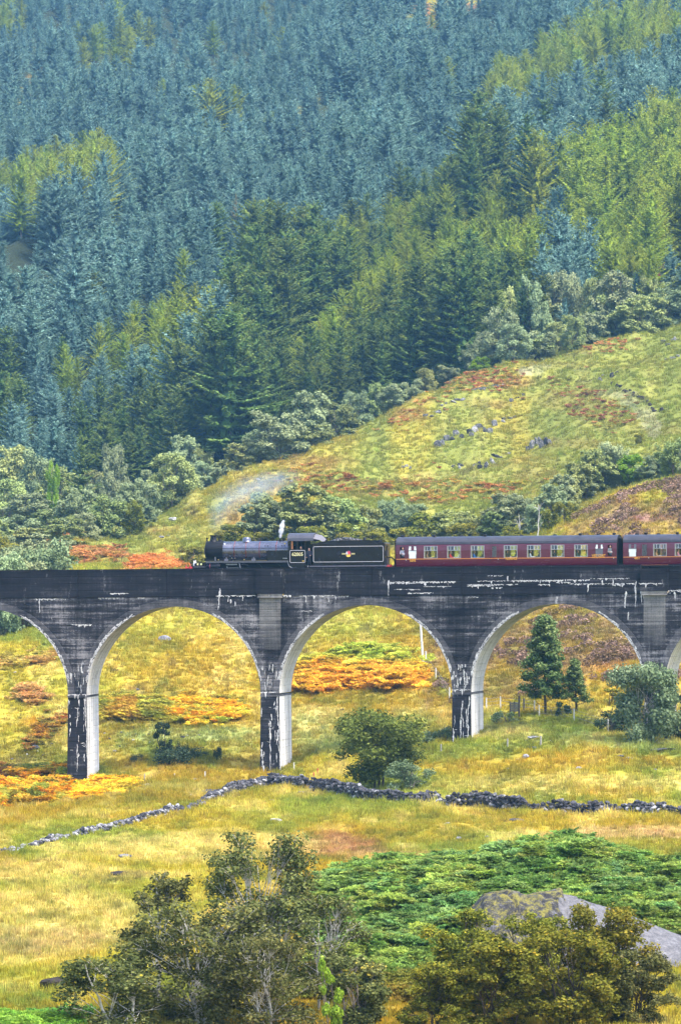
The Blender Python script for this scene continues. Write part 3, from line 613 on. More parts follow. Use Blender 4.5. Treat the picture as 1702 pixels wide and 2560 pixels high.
# ---------------------------------------------------------------- the train
DC = -2.75; RAILZ = -1.12
def vehicle(name, ua, ub, label, cat, dv=-1.45):
    """an Empty on the rails whose x axis runs along the train; returns it, the matrix and the pixel -> x function"""
    sa, sb = s_at(ua, dv), s_at(ub, dv); s0 = (sa + sb) / 2; pa, pb = w1(sa * .7 + sb * .3, DC, RAILZ), w1(sa * .3 + sb * .7, DC, RAILZ)
    d = Vector(pb - pa).normalized(); m = (pa + pb) / 2; side = Vector((0, 0, 1)).cross(d).normalized(); up = d.cross(side)
    M = Matrix((d, side, up)).transposed().to_4x4(); M.translation = Vector(m)
    e = empty(name, label=label, cat=cat); e.matrix_world = M
    e.location = Vector(m); e.rotation_euler = M.to_euler()
    inv = M.inverted()
    def X(u, y=None):                                   # x on the near side that shows at column u
        k = (u - U0) / F; p0 = M @ Vector((0, dv - DC if y is None else y, 0)); dx, dy = d.x, d.y
        y0 = -(dv - DC) if y is None else y
        p0 = M @ Vector((0, y0, 0)); return (k * p0.y - p0.x) / (dx - k * dy)
    def Zr(v): return (-(v - V0) / F * (m[1] - 1.3)) - m[2]
    return e, M, X, Zr
M_black = plain('engine_black', (.005, .005, .009), .22, 0, .35, .3, 1.5)
M_soot = plain('smokebox_black', (.006, .006, .008), .55, 0, .25, .4, 4)
M_clad = plain('boiler_black', (.14, .145, .19), .28, .75, .5, .15, 1.5)
M_steel = plain('oily_steel', (.22, .22, .23), .35, .9, .5, .4, 8)
M_frame = plain('frame_black', (.007, .007, .008), .6, 0, .3, .4, 6)
M_roofg = plain('cab_roof_grey', (.045, .045, .062), .5, 0, .5, .3, 3)
M_redb = plain('buffer_red', (.42, .025, .03), .5, 0, .5, .25, 6)
M_lineg = plain('lining_grey', (.42, .40, .42), .5, 0, .4, .15, 3)
M_liner = plain('lining_red', (.16, .012, .018), .5, 0, .4, .2, 3)
M_cream = plain('lettering_cream', (.80, .72, .36), .5, 0, .4, .08, 3)
M_white = plain('lamp_white', (.85, .85, .84), .4, 0, .5, .06, 5)
M_brass = plain('brass', (.62, .42, .12), .3, .9, .5, .2, 9)
M_wood = plain('varnished_wood', (.26, .10, .03), .45, 0, .5, .3, 9)
M_coal = plain('coal', (.014, .014, .018), .38, 0, .7, .6, 9)
M_tyre = plain('wheel_steel', (.10, .10, .11), .4, .8, .5, .3, 8)

def text(name, body, mat, parent, x0, x1, z0, z1, y, off=0.012, sx=None):
    """lettering fitted into a rectangle on the side facing the camera"""
    cu = bpy.data.curves.new(name, 'FONT'); cu.body = body; cu.size = 1.0; cu.offset = off; cu.extrude = 0.0; cu.resolution_u = 3
    tmp = bpy.data.objects.new('tmp', cu); COL.objects.link(tmp)
    dg = bpy.context.evaluated_depsgraph_get(); me = bpy.data.meshes.new_from_object(tmp.evaluated_get(dg)); bpy.data.objects.remove(tmp)
    co = np.empty(len(me.vertices) * 3); me.vertices.foreach_get('co', co); co = co.reshape(-1, 3); lo, hi = co.min(0), co.max(0)
    out = np.empty_like(co); out[:, 0] = x0 + (co[:, 0] - lo[0]) / (hi[0] - lo[0]) * (x1 - x0); out[:, 2] = z0 + (co[:, 1] - lo[1]) / (hi[1] - lo[1]) * (z1 - z0); out[:, 1] = y
    me.vertices.foreach_set('co', out.ravel()); me.materials.clear(); me.materials.append(mat); me.update()
    return link(name, me, parent)
def outline(mb, x0, x1, z0, z1, w, y, r=.12, n=4):
    """a lined panel: a thin flat band round a rounded rectangle"""
    def loop(k):
        p = []
        for cx, cz, a0 in ((x1 - r, z1 - r, 0), (x0 + r, z1 - r, 90), (x0 + r, z0 + r, 180), (x1 - r, z0 + r, 270)):
            for i in range(n + 1): a = rad(a0 + 90 * i / n); p.append((cx + (r - k) * math.cos(a), y, cz + (r - k) * math.sin(a)))
        return p
    A, B = loop(0), loop(w); m = len(A); mb.add(A + B, [(i, (i + 1) % m, (i + 1) % m + m, i + m) for i in range(m)])

# --- locomotive
loco, LM, X, Zr = vehicle('steam_locomotive', 470, 778, 'black steam locomotive with grey sheen on its boiler, leading the train on the viaduct', 'steam locomotive')
NY = -1.33                                                        # the side facing the camera is y < 0
bz = 2.70
def P(mb, name, mat, parent=None, smooth=False, bevel=0.0, angle=None): return mb.build(name, mat, parent or loco, smooth=smooth, bevel=bevel, angle=angle)
xb0, xs1, xc0, xc1 = X(512, -.8), X(557, -.8), X(721, -1.2), X(765, -1.2)
boiler = P(MB().lathe([(.80, xs1), (.845, xs1 + .02), (.845, xs1 + .1), (.84, xs1 + .12), (.85, xc0 - 2.0), (.86, xc0)], (0, 0, bz), 'x', 48), 'boiler', M_clad, smooth=True)
for u in (586, 615, 649, 691):
    x = X(u, -.8); P(MB().lathe([(.864, x - .022), (.872, x), (.864, x + .022)], (0, 0, bz), 'x', 48), 'boiler_band', M_liner, boiler)
fb = MB(); fb.prism([(xc0 - 2.05, 1.75), (xc0 - .02, 1.75), (xc0 - .02, bz), (xc0 - 2.05, bz)], -.862, .862); P(fb, 'firebox', M_black, bevel=.03)
smokebox = P(MB().lathe([(.88, xb0 + .06), (.905, xb0 + .1), (.905, xs1 - .01), (.86, xs1)], (0, 0, bz), 'x', 48), 'smokebox', M_soot, smooth=True)
door = P(MB().lathe([(.0, xb0 - .16), (.25, xb0 - .14), (.5, xb0 - .07), (.7, xb0 + .02), (.74, xb0 + .062)], (0, 0, bz), 'x', 32), 'smokebox_door', M_soot, smooth=True)
P(MB().tube([(xb0 - .17, 0, bz - .25), (xb0 - .17, 0, bz + .25)], .025), 'handle', M_steel, door)
xch = X(535, 0); P(MB().lathe([(.42, 0), (.36, .08), (.31, .18), (.275, .3), (.275, .52), (.32, .55), (.32, .62), (.25, .62)], (xch, 0, bz + .82), 'z', 28), 'chimney', M_soot, smooth=True)
P(MB().lathe([(.05, 0), (.07, .1), (.06, .22), (.1, .25), (.09, .36)], (X(519, 0), 0, bz + .86), 'z', 12), 'lamp_bracket', M_soot)
P(MB().lathe([(.2, 0), (.2, .1), (.12, .17)], (X(551, 0), 0, bz + .86), 'z', 16), 'snifting_valve', M_soot, smooth=True)
P(MB().lathe([(.44, 0), (.38, .07), (.36, .16), (.36, .28), (.3, .37), (.16, .42), (0.02, .43)], (X(618, 0), 0, bz + .8), 'z', 28), 'dome', M_clad, smooth=True)
for u in (701, 709): P(MB().lathe([(.13, 0), (.13, .1), (.08, .12), (.08, .2), (.11, .22), (.11, .27)], (X(u, 0), 0, bz + .83), 'z', 12), 'safety_valve', M_soot, smooth=True)
P(MB().lathe([(.04, 0), (.05, .2), (.05, .33)], (X(716, 0), .3, bz + .8), 'z', 10), 'whistle', M_brass)
P(MB().tube([(xb0 + .2, -.93, bz + .22), (xc0, -.93, bz + .22)], .022, 6), 'hand_rail', M_soot); P(MB().tube([(xb0 + .2, .93, bz + .22), (xc0, .93, bz + .22)], .022, 6), 'hand_rail', M_soot)
for u in (664, 670, 690, 706, 712): P(MB().lathe([(.05, 0), (.05, .05)], (X(u, -.8), -.80, bz + .42), 'y', 10), 'washout_plug', M_soot)
P(MB().lathe([(.075, 0), (.075, .06)], (X(563, -.6), -.66, bz + .62), 'y', 12), 'washout_plug', M_white); P(MB().lathe([(.075, 0), (.075, .06)], (X(713, -.6), -.66, bz + .60), 'y', 12), 'clack_valve', M_brass)
# running plate, front end
rp = MB(); rp.box((X(515, -1.3), -1.33, 1.70), (xc0 + .02, 1.33, 1.78)); rp.box((X(515, -1.3), -1.34, 1.60), (xc0 + .02, -1.28, 1.70)); rp.box((X(515, -1.3), 1.28, 1.60), (xc0 + .02, 1.34, 1.70)); P(rp, 'running_plate', plain('running_plate_grey', (.06, .06, .07), .5, 0, .5, .4, 6))
fr = MB(); fr.prism([(X(478, 0), .95), (xc1 - .1, .95), (xc1 - .1, 1.7), (X(515, 0), 1.7), (X(508, 0), 1.45), (X(478, 0), 1.3)], -.6, .6); P(fr, 'frame', M_frame); P(MB().box((X(515, 0), -.58, 1.79), (xc0 - .1, .58, 2.05)), 'boiler_cradle', M_frame)
P(MB().box((X(485, -1.2), -1.25, 1.22), (X(514, -1.2), 1.25, 1.30)), 'front_platform', plain('platform_grey', (.09, .085, .10), .6, 0, .4, .3, 5))
st = MB(); st.box((X(487, -1.0), -1.0, 1.30), (X(496, -1.0), -.6, 1.62)); st.box((X(499, -.8), -.8, 1.3), (X(512, -.8), .8, 1.66)); P(st, 'front_steps', M_frame)
for x, m in ((X(495, -1.0), M_cream), (X(503.5, -1.0), plain('lamp_lens', (.75, .78, .35), .3))): P(MB().box((x - .06, -1.06, 1.42), (x + .07, -1.0, 1.60)), 'marker_plate', m)
bb = P(MB().box((X(482, 0) - .08, -1.22, .85), (X(482, 0) + .05, 1.22, 1.30)), 'buffer_beam', M_redb)
for sy in (-.87, .87):
    b = P(MB().lathe([(.23, -.62), (.24, -.57), (.08, -.55), (.08, -.3), (.15, -.29), (.17, -.02)], (X(482, -.9), sy, 1.16), 'x', 18), 'buffer', M_redb, smooth=True, angle=30)
lam = P(MB().lathe([(.0, -.11), (.1, -.11), (.12, -.09), (.12, .10), (.07, .12), (0, .12)], (X(485.5, -.9), -.45, 1.66), 'x', 14, 1.5), 'head_lamp', M_white, smooth=True)
P(MB().lathe([(.09, 0), (.14, .04), (.13, .28), (.08, .38), (.03, .42)], (X(486, -1.0), -.78, 1.34), 'z', 14), 'head_lamp', M_white, smooth=True)
P(MB().tube([(X(481, -1.), -.98, 1.3), (X(478, -1), -1.0, 1.5), (X(477.5, -1), -1.0, 1.66), (X(480, -1), -1.0, 1.86), (X(485, -1), -.98, 1.95), (X(488, -1), -.9, 1.8)], .035, 6), 'vacuum_pipe', M_frame)
for sy in (-1.07, 1.07):
    c = P(MB().lathe([(.27, X(517, -1.2)), (.30, X(519, -1.2)), (.30, X(549, -1.2)), (.27, X(552, -1.2))], (0, sy, 1.28), 'x', 20), 'cylinder', M_black, smooth=True, angle=30)
    P(MB().lathe([(.301, X(525, -1.2)), (.31, X(525.5, -1.2)), (.31, X(526.5, -1.2)), (.301, X(527, -1.2))], (0, sy, 1.28), 'x', 20), 'cylinder_band', M_liner, c)
    vg = MB(); s_ = 1 if sy > 0 else -1
    vg.box((X(565, -1.3), sy - .05, 1.40), (X(592, -1.3), sy + .05, 1.52)); P(vg, 'slide_bar', M_steel); vg = MB(); vg.box((X(568, -1.3), sy - .05, 1.08), (X(596, -1.3), sy + .05, 1.17)); P(vg, 'slide_bar', M_steel)
    
    for nm_, pt_, r_ in (('combination_lever', [(X(597, -1.3), sy, 1.66), (X(599, -1.3), sy, 1.3), (X(602, -1.3), sy, .9)], .05), ('radius_rod', [(X(604, -1.3), sy, 1.45), (X(620, -1.3), sy, 1.40)], .045), ('drain_cock', [(X(567, -1.3), sy, 1.3), (X(567.5, -1.3), sy, .95)], .04)): P(MB().tube(pt_, r_, 6), nm_, M_steel)
   
    P(MB().box((X(584, -1.3), sy - .03, .72), (X(678, -1.3), sy + .03, .84)), 'coupling_rod', M_steel)
def wheel(parent, x, sy, r, nsp):
    w = MB(); w.lathe([(r, -.065), (r, .05), (r + .03, .065), (r - .09, .065), (r - .09, -.065)], (x, sy, r), 'y', 32); w.lathe([(.16, -.09), (.16, .09)], (x, sy, r), 'y', 14)
    for k in range(nsp):
        a = 2 * math.pi * k / nsp; w.tube([(x + .13 * math.cos(a), sy, r + .13 * math.sin(a)), (x + (r - .07) * math.cos(a), sy, r + (r - .07) * math.sin(a))], [.045, .03], 4)
    return w.build('wheel', M_frame, parent)
for sy in (-.76, .76):
    for u in (588, 636, 684): wheel(loco, X(u, -.9), sy, .787, 16)
    wheel(loco, X(543, -.9), sy, .48, 10)
for u in (566, 634):                                              # mechanical lubricators and sand boxes on the running plate
    x = X(u, -1.2); lb = MB(); lb.box((x - .16, -1.24, 1.78), (x + .16, -1.0, 1.98)); lb.lathe([(.06, 0), (.06, .14)], (x + .02, -1.12, 1.98), 'z', 8); P(lb, 'lubricator', plain('lubricator_grey', (.10, .10, .13), .4))
for u in (580, 588): P(MB().lathe([(.05, 0), (.06, .22), (.03, .26)], (X(u, -1.2), -1.15, 1.78), 'z', 8), 'oil_pot', M_black)
for u in (547, 611): P(MB().lathe([(.05, -.03), (.05, .03)], (X(u, -1.2), -1.20, 1.9), 'y', 10), 'works_plate', M_brass)
P(MB().tube([(X(539, -.9), -.93, 1.78), (X(539, -.9), -.95, 2.15)], .055, 6), 'drain_pipe', plain('pipe_grey', (.13, .13, .15), .4)); P(MB().box((X(708, -1.2), -1.22, 1.92), (X(718, -1.2), -1.1, 2.02)), 'injector_pipe', plain('injector_grey', (.2, .22, .25), .3, .5))
# cab
zc0, zr, zt = 1.10, Zr(1352), Zr(1337)
w0, w1x, w2, w3 = X(729, -1.3), X(741.5, -1.3), X(746, -1.3), X(762.5, -1.3); zw0, zw1 = Zr(1374), Zr(1354)
for sy, nm in ((NY, 'cab_side'), (-NY, 'cab_side')):
    y0, y1 = (sy, sy + .05) if sy < 0 else (sy - .05, sy); m = MB()
    m.box((xc0, y0, zc0 + .25), (xc1, y1, zw0)); 
    if sy < 0: m.box((xc0, y0, zw0), (w0, y1, zr)); m.box((w1x, y0, zw0), (w2, y1, zr)); m.box((w3, y0, zw0), (xc1, y1, zr)); m.box((w0, y0, zw1), (w1x, y1, zr)); m.box((w2, y0, zw1), (w3, y1, zr))
    else: m.box((xc0, y0, zw0), (xc1, y1, zr)); m.box((xc1, y0, 1.1), (xc1 + .62, y1, zr - .35))
   
    m.prism([(xc0 + .45, zc0), (xc1, zc0), (xc1, zc0 + .25), (xc0 + .05, zc0 + .25), (xc0 + .2, zc0 + .08)], y0, y1)
    cs = P(m, nm, M_black)
    if sy < 0:
        fm = MB(); fm.box((w0, y0 + .015, zw0), (w0 + .16, y1 - .02, zw1)); P(fm, 'window_frame', M_wood, cs)
        ln = MB(); outline(ln, X(725, -1.33), X(764, -1.33), Zr(1408), Zr(1376.5), .045, sy - .004, .12); P(ln, 'lining', M_lineg, cs)
        text('number', '62005', M_cream, cs, X(730.5, -1.33), X(757.5, -1.33), Zr(1391), Zr(1382.3), sy - .006, .012)
        P(MB().box((X(756, -1.33), sy - .01, Zr(1405)), (X(761, -1.33), sy - .003, Zr(1402))), 'works_plate', M_brass, cs)
        ed = MB(); ed.tube([(xc0 - .02, sy - .01, 1.72), (xc0 + .0, sy - .01, 1.5), (xc0 + .12, sy - .01, 1.25), (xc0 + .35, sy - .01, 1.1), (xc1, sy - .01, 1.08)], .03, 5); P(ed, 'cab_edge', plain('edge_grey', (.12, .13, .15), .4), cs)
fr = MB(); fr.box((xc0, -1.28, 1.4), (xc0 + .05, 1.28, zr)); P(fr, 'cab_front', M_black)
P(MB().box((xc0 + .05, -1.28, 1.25), (xc1 - .05, 1.28, 1.3)), 'cab_floor', M_wood)
bh = MB(); bh.lathe([(.8, xc0 + .05), (.8, xc0 + .35)], (0, 0, 2.35), 'x', 24); bh.tube([(xc0 + .38, -.5, 2.6), (xc0 + .45, .5, 2.75)], .05); P(bh, 'backhead', M_soot)
rf = MB(); n = 12; xr1 = X(785, -1.2)
for k in range(n):
    a0, a1 = math.pi * k / n, math.pi * (k + 1) / n; f = lambda a: (-1.38 * math.cos(a), zr - .02 + (zt - zr + .14) * math.sin(a) ** .85)
    (ya, za), (yb, zb) = f(a0), f(a1); rf.add([(xc0 - .06, ya, za), (xr1, ya, za), (xr1, yb, zb), (xc0 - .06, yb, zb), (xc0 - .06, ya, za - .05), (xr1, ya, za - .05), (xr1, yb, zb - .05), (xc0 - .06, yb, zb - .05)], [(0, 1, 2, 3), (4, 7, 6, 5), (0, 4, 5, 1), (2, 6, 7, 3), (1, 5, 6, 2), (0, 3, 7, 4)])
P(rf, 'cab_roof', M_roofg, smooth=True)
sh = MB(); xs2 = X(811, -1.1)                                          # weather sheet between cab and tender
def rowp(x, yy, z0, z1, k=8): return [(x, -yy + 2 * yy * j / k, z0 + (z1 - z0) * math.sin(math.pi * j / k)) for j in range(k + 1)]
A = rowp(xr1 - .02, 1.3, zr + .12, zt + .02); B = rowp(X(800, -1.1), 1.2, zr + .02, zt - .1); C_ = rowp(xs2, 1.0, zr - .22, zr + .06)
sh.add(A + B + C_, [(j, j + 1, j + 10, j + 9) for j in range(8)] + [(j + 9, j + 10, j + 19, j + 18) for j in range(8)]); P(sh, 'weather_sheet', plain('canvas_grey', (.13, .125, .145), .85), smooth=True)

# --- tender
tend, TM, X, Zr = vehicle('tender', 780, 977, 'black coal tender with a round crest, coupled behind the locomotive', 'tender')
def T(mb, name, mat, parent=None, **k): return mb.build(name, mat, parent or tend, **k)
tx0, tx1 = X(782, -1.3), X(962, -1.3); ztp = Zr(1354); ty = -1.32
tk = MB(); tk.box((tx0, ty, 1.28), (tx1, -ty, ztp - .12)); tank = T(tk, 'tank', M_black, bevel=.04)
fl = MB()
for s_ in (-1, 1):
    poly = [(tx0 + .35, ztp - .14), (X(800, -1.3), ztp + .02), (X(830, -1.3), ztp + .10), (X(925, -1.3), ztp + .14), (X(935, -1.3), ztp + .06), (X(942, -1.3), ztp - .14)]
    fl.prism(poly, s_ * 1.27 - .02, s_ * 1.27 + .02)
T(fl, 'coping_plate', M_black)
ln = MB(); outline(ln, X(783.5, -1.3), X(959, -1.3), Zr(1405), Zr(1365), .05, ty - .004, .14); T(ln, 'lining', M_lineg, tank)
T(MB().box((X(776, -1.3), -1.30, 1.18), (X(966, -1.3), 1.30, 1.28)), 'footplate', plain('valance_grey', (.12, .11, .13), .5))
T(MB().box((tx0, -1.0, .55), (tx1, 1.0, 1.18)), 'frame', M_frame)
for sy in (-.8, .8):
    for u in (812, 866, 920): wheel(tend, X(u, -.9), sy, .63, 12)
rc = random.Random(8); co = MB()
for k in range(620):
    t = rc.random(); x = X(826, 0) + (X(918, 0) - X(826, 0)) * t; y = rc.uniform(-1.1, 1.1)
    h = .52 * math.sin(math.pi * min(1, max(0, t)) ** .8) ** .6 * (1 - (abs(y) / 1.3) ** 2); s = rc.uniform(.06, .14); z = ztp - .14 + h * rc.uniform(.7, 1)
    v = [(x + s * rc.uniform(.6, 1) * a, y + s * rc.uniform(.6, 1) * b, z + s * rc.uniform(.5, .9) * c) for a, b, c in ((1, 0, 0), (-1, 0, 0), (0, 1, 0), (0, -1, 0), (0, 0, 1), (0, 0, -1))]
    co.add(v, [(0, 2, 4), (2, 1, 4), (1, 3, 4), (3, 0, 4), (2, 0, 5), (1, 2, 5), (3, 1, 5), (0, 3, 5)])
xs_ = np.linspace(X(822, 0), X(922, 0), 10); ys_ = np.linspace(-1.2, 1.2, 8)
co.add([(x, y, ztp - .2 + .45 * math.sin(math.pi * i / 9) ** .6 * (1 - (abs(y) / 1.25) ** 2)) for i, x in enumerate(xs_) for y in ys_], [(i * 8 + j, i * 8 + 8 + j, i * 8 + 9 + j, i * 8 + 1 + j) for i in range(9) for j in range(7)])
o = T(co, 'coal', M_coal); o['kind'] = 'stuff'
T(MB().box((X(911, 0), -.5, ztp - .1), (X(914, 0), .5, ztp + .38)), 'coal_plate', M_soot)
T(MB().lathe([(.22, 0), (.22, .2), (.12, .25)], (X(950, 0), 0, ztp - .12), 'z', 14), 'filler_cap', M_soot)
rd = MB()
for z in (1.5, 1.9, 2.3, 2.7): rd.tube([(tx1 + .12, -1.15, z), (tx1 + .12, -.75, z)], .03, 5)
rd.tube([(tx1 + .12, -1.15, 1.2), (tx1 + .12, -1.15, 3.05), (tx1, -1.15, 3.1)], .035, 5); rd.tube([(tx1 + .12, -.75, 1.2), (tx1 + .12, -.75, 3.05), (tx1, -.75, 3.1)], .035, 5); T(rd, 'ladder', M_soot)
bk = MB(); bk.box((tx1, -1.1, 1.3), (tx1 + .22, -.5, 1.9)); bk.box((tx1, -1.0, 2.1), (tx1 + .2, -.6, 2.6)); T(bk, 'rear_box', plain('rear_box_grime', (.06, .05, .05), .8))
T(MB().tube([(tx1 + .1, -.5, 1.9), (tx1 + .45, -.5, 2.0), (tx1 + .72, -.5, 1.75), (tx1 + .8, -.5, 1.3), (tx1 + .7, -.5, .9)], .06, 8), 'vacuum_hose', M_frame, smooth=True)
for sy in (-.87, .87): T(MB().lathe([(.17, .02), (.15, .25), (.08, .26), (.08, .42), (.22, .43), (.23, .48), (.1, .52)], (tx1 + .02, sy, 1.16), 'x', 18), 'buffer', M_redb, smooth=True, angle=30)
cx, cz = X(871.5, -1.3), Zr(1384.6); yy = ty - .006
em = MB(); em.lathe([(.30, 0), (.30, .002)], (cx, yy - .003, cz), 'y', 24); cr = T(em, 'crest', plain('crest_ground', (.05, .02, .05), .5), tank)
M_cbar = plain('crest_bar', (.40, .36, .16), .5)
for xa_, xb_ in ((-.60, -.27), (.27, .60)): T(MB().box((cx + xa_, yy - .006, cz - .06), (cx + xb_, yy - .003, cz + .07)), 'crest_bar', M_cbar, cr)
em = MB(); em.add([(cx - .2, yy - .008, cz - .08), (cx + .2, yy - .008, cz - .08), (cx + .17, yy - .008, cz - .24), (cx, yy - .008, cz - .28), (cx - .17, yy - .008, cz - .24)], [(0, 1, 2, 3, 4)])
for k in range(5): em.add([(cx - .2 + .08 * k, yy - .008, cz - .08), (cx - .12 + .08 * k, yy - .008, cz - .08), (cx - .16 + .08 * k, yy - .008, cz - .01)], [(0, 1, 2)])
T(em, 'crest_crown', plain('crest_gold', (.75, .52, .06), .45), cr)
em = MB(); em.add([(cx + dx, yy - .010, cz + dz) for dx, dz in ((-.02, -.06), (.16, -.04), (.2, .06), (.13, .16), (.12, .26), (.04, .27), (.0, .2), (-.1, .2), (-.04, .14), (-.12, .1), (-.03, .06))], [tuple(range(11))]); T(em, 'crest_lion', plain('crest_red', (.62, .05, .10), .5), cr)
em = MB(); em.add([(cx + dx, yy - .009, cz + dz) for dx, dz in ((-.26, -.02), (-.06, -.06), (-.04, .1), (-.1, .22), (-.2, .18))], [(0, 1, 2, 3, 4)]); T(em, 'crest_wheel', plain('crest_silver', (.5, .5, .55), .4), cr)

# --- coaches
def coach_paint():
    t = NT('maroon_paint'); p = t.obj(); n = t.noise(p, .7, 5); n2 = t.noise(t.scale(p, (.5, 1, 7)), 1.5, 4)
    c = t.ramp(n, [(.3, (.062, .0018, .014)), (.7, (.088, .003, .019))])
    return t.principled(c, t.ramp(n2, [(.3, .16), (.7, .3)]), 0, t.bump(t.math('ADD', n2, n), .12, .05), spec=.6)
M_mar = coach_paint(); M_croof = plain('coach_roof_grey', (.029, .029, .043), .5, 0, .5, .35, 1.5); M_und = plain('underframe_black', (.006, .006, .008), .7, 0, .3, .4, 5)
M_gold = plain('waist_line_gold', (.55, .20, .03), .5, 0, .4, .15, 4); M_goldl = plain('lettering_gold', (.78, .38, .03), .5, 0, .4, .1, 6)
M_alu = plain('window_frame_metal', (.36, .35, .36), .35, .3, .5, .15, 8); M_cream2 = plain('interior_cream', (.36, .31, .21), .7, vary=.1); M_seat = plain('seat_moquette', (.05, .06, .10), .9); M_cloth = plain('table_white', (.75, .73, .7), .7)
M_frost = plain('frosted_glass', (.62, .66, .62), .35, vary=.1, nscale=2); M_dgrey = plain('blind_grey', (.10, .105, .12), .4, vary=.2); M_bell = plain('gangway_bellows', (.006, .006, .008), .85, 0, .2, .4, 9)
def glass():
    t = NT('window_glass'); a = t.n('ShaderNodeBsdfTransparent'); a.inputs[0].default_value = (.93, .95, .95, 1); g = t.n('ShaderNodeBsdfGlossy'); g.inputs[1].default_value = .03
    f = t.n('ShaderNodeLayerWeight'); f.inputs[0].default_value = .25; m = t.n('ShaderNodeMixShader'); t.put(m.inputs[0], t.math('ADD', t.math('MULTIPLY', f.outputs[1], .45), .07))
    t.t.links.new(a.outputs[0], m.inputs[1]); t.t.links.new(g.outputs[0], m.inputs[2]); t.t.links.new(m.outputs[0], t.out.inputs[0]); return t.m
M_glass = glass()
BODY = [(1.05, 1.33), (1.25, 1.375), (1.55, 1.40), (1.84, 1.41), (2.55, 1.395), (2.97, 1.355), (3.10, 1.325)]
def by(z): return float(np.interp(z, [b[0] for b in BODY], [b[1] for b in BODY]))
ZB, ZT, ZL = 1.85, 2.95, 2.55
COACH = {}
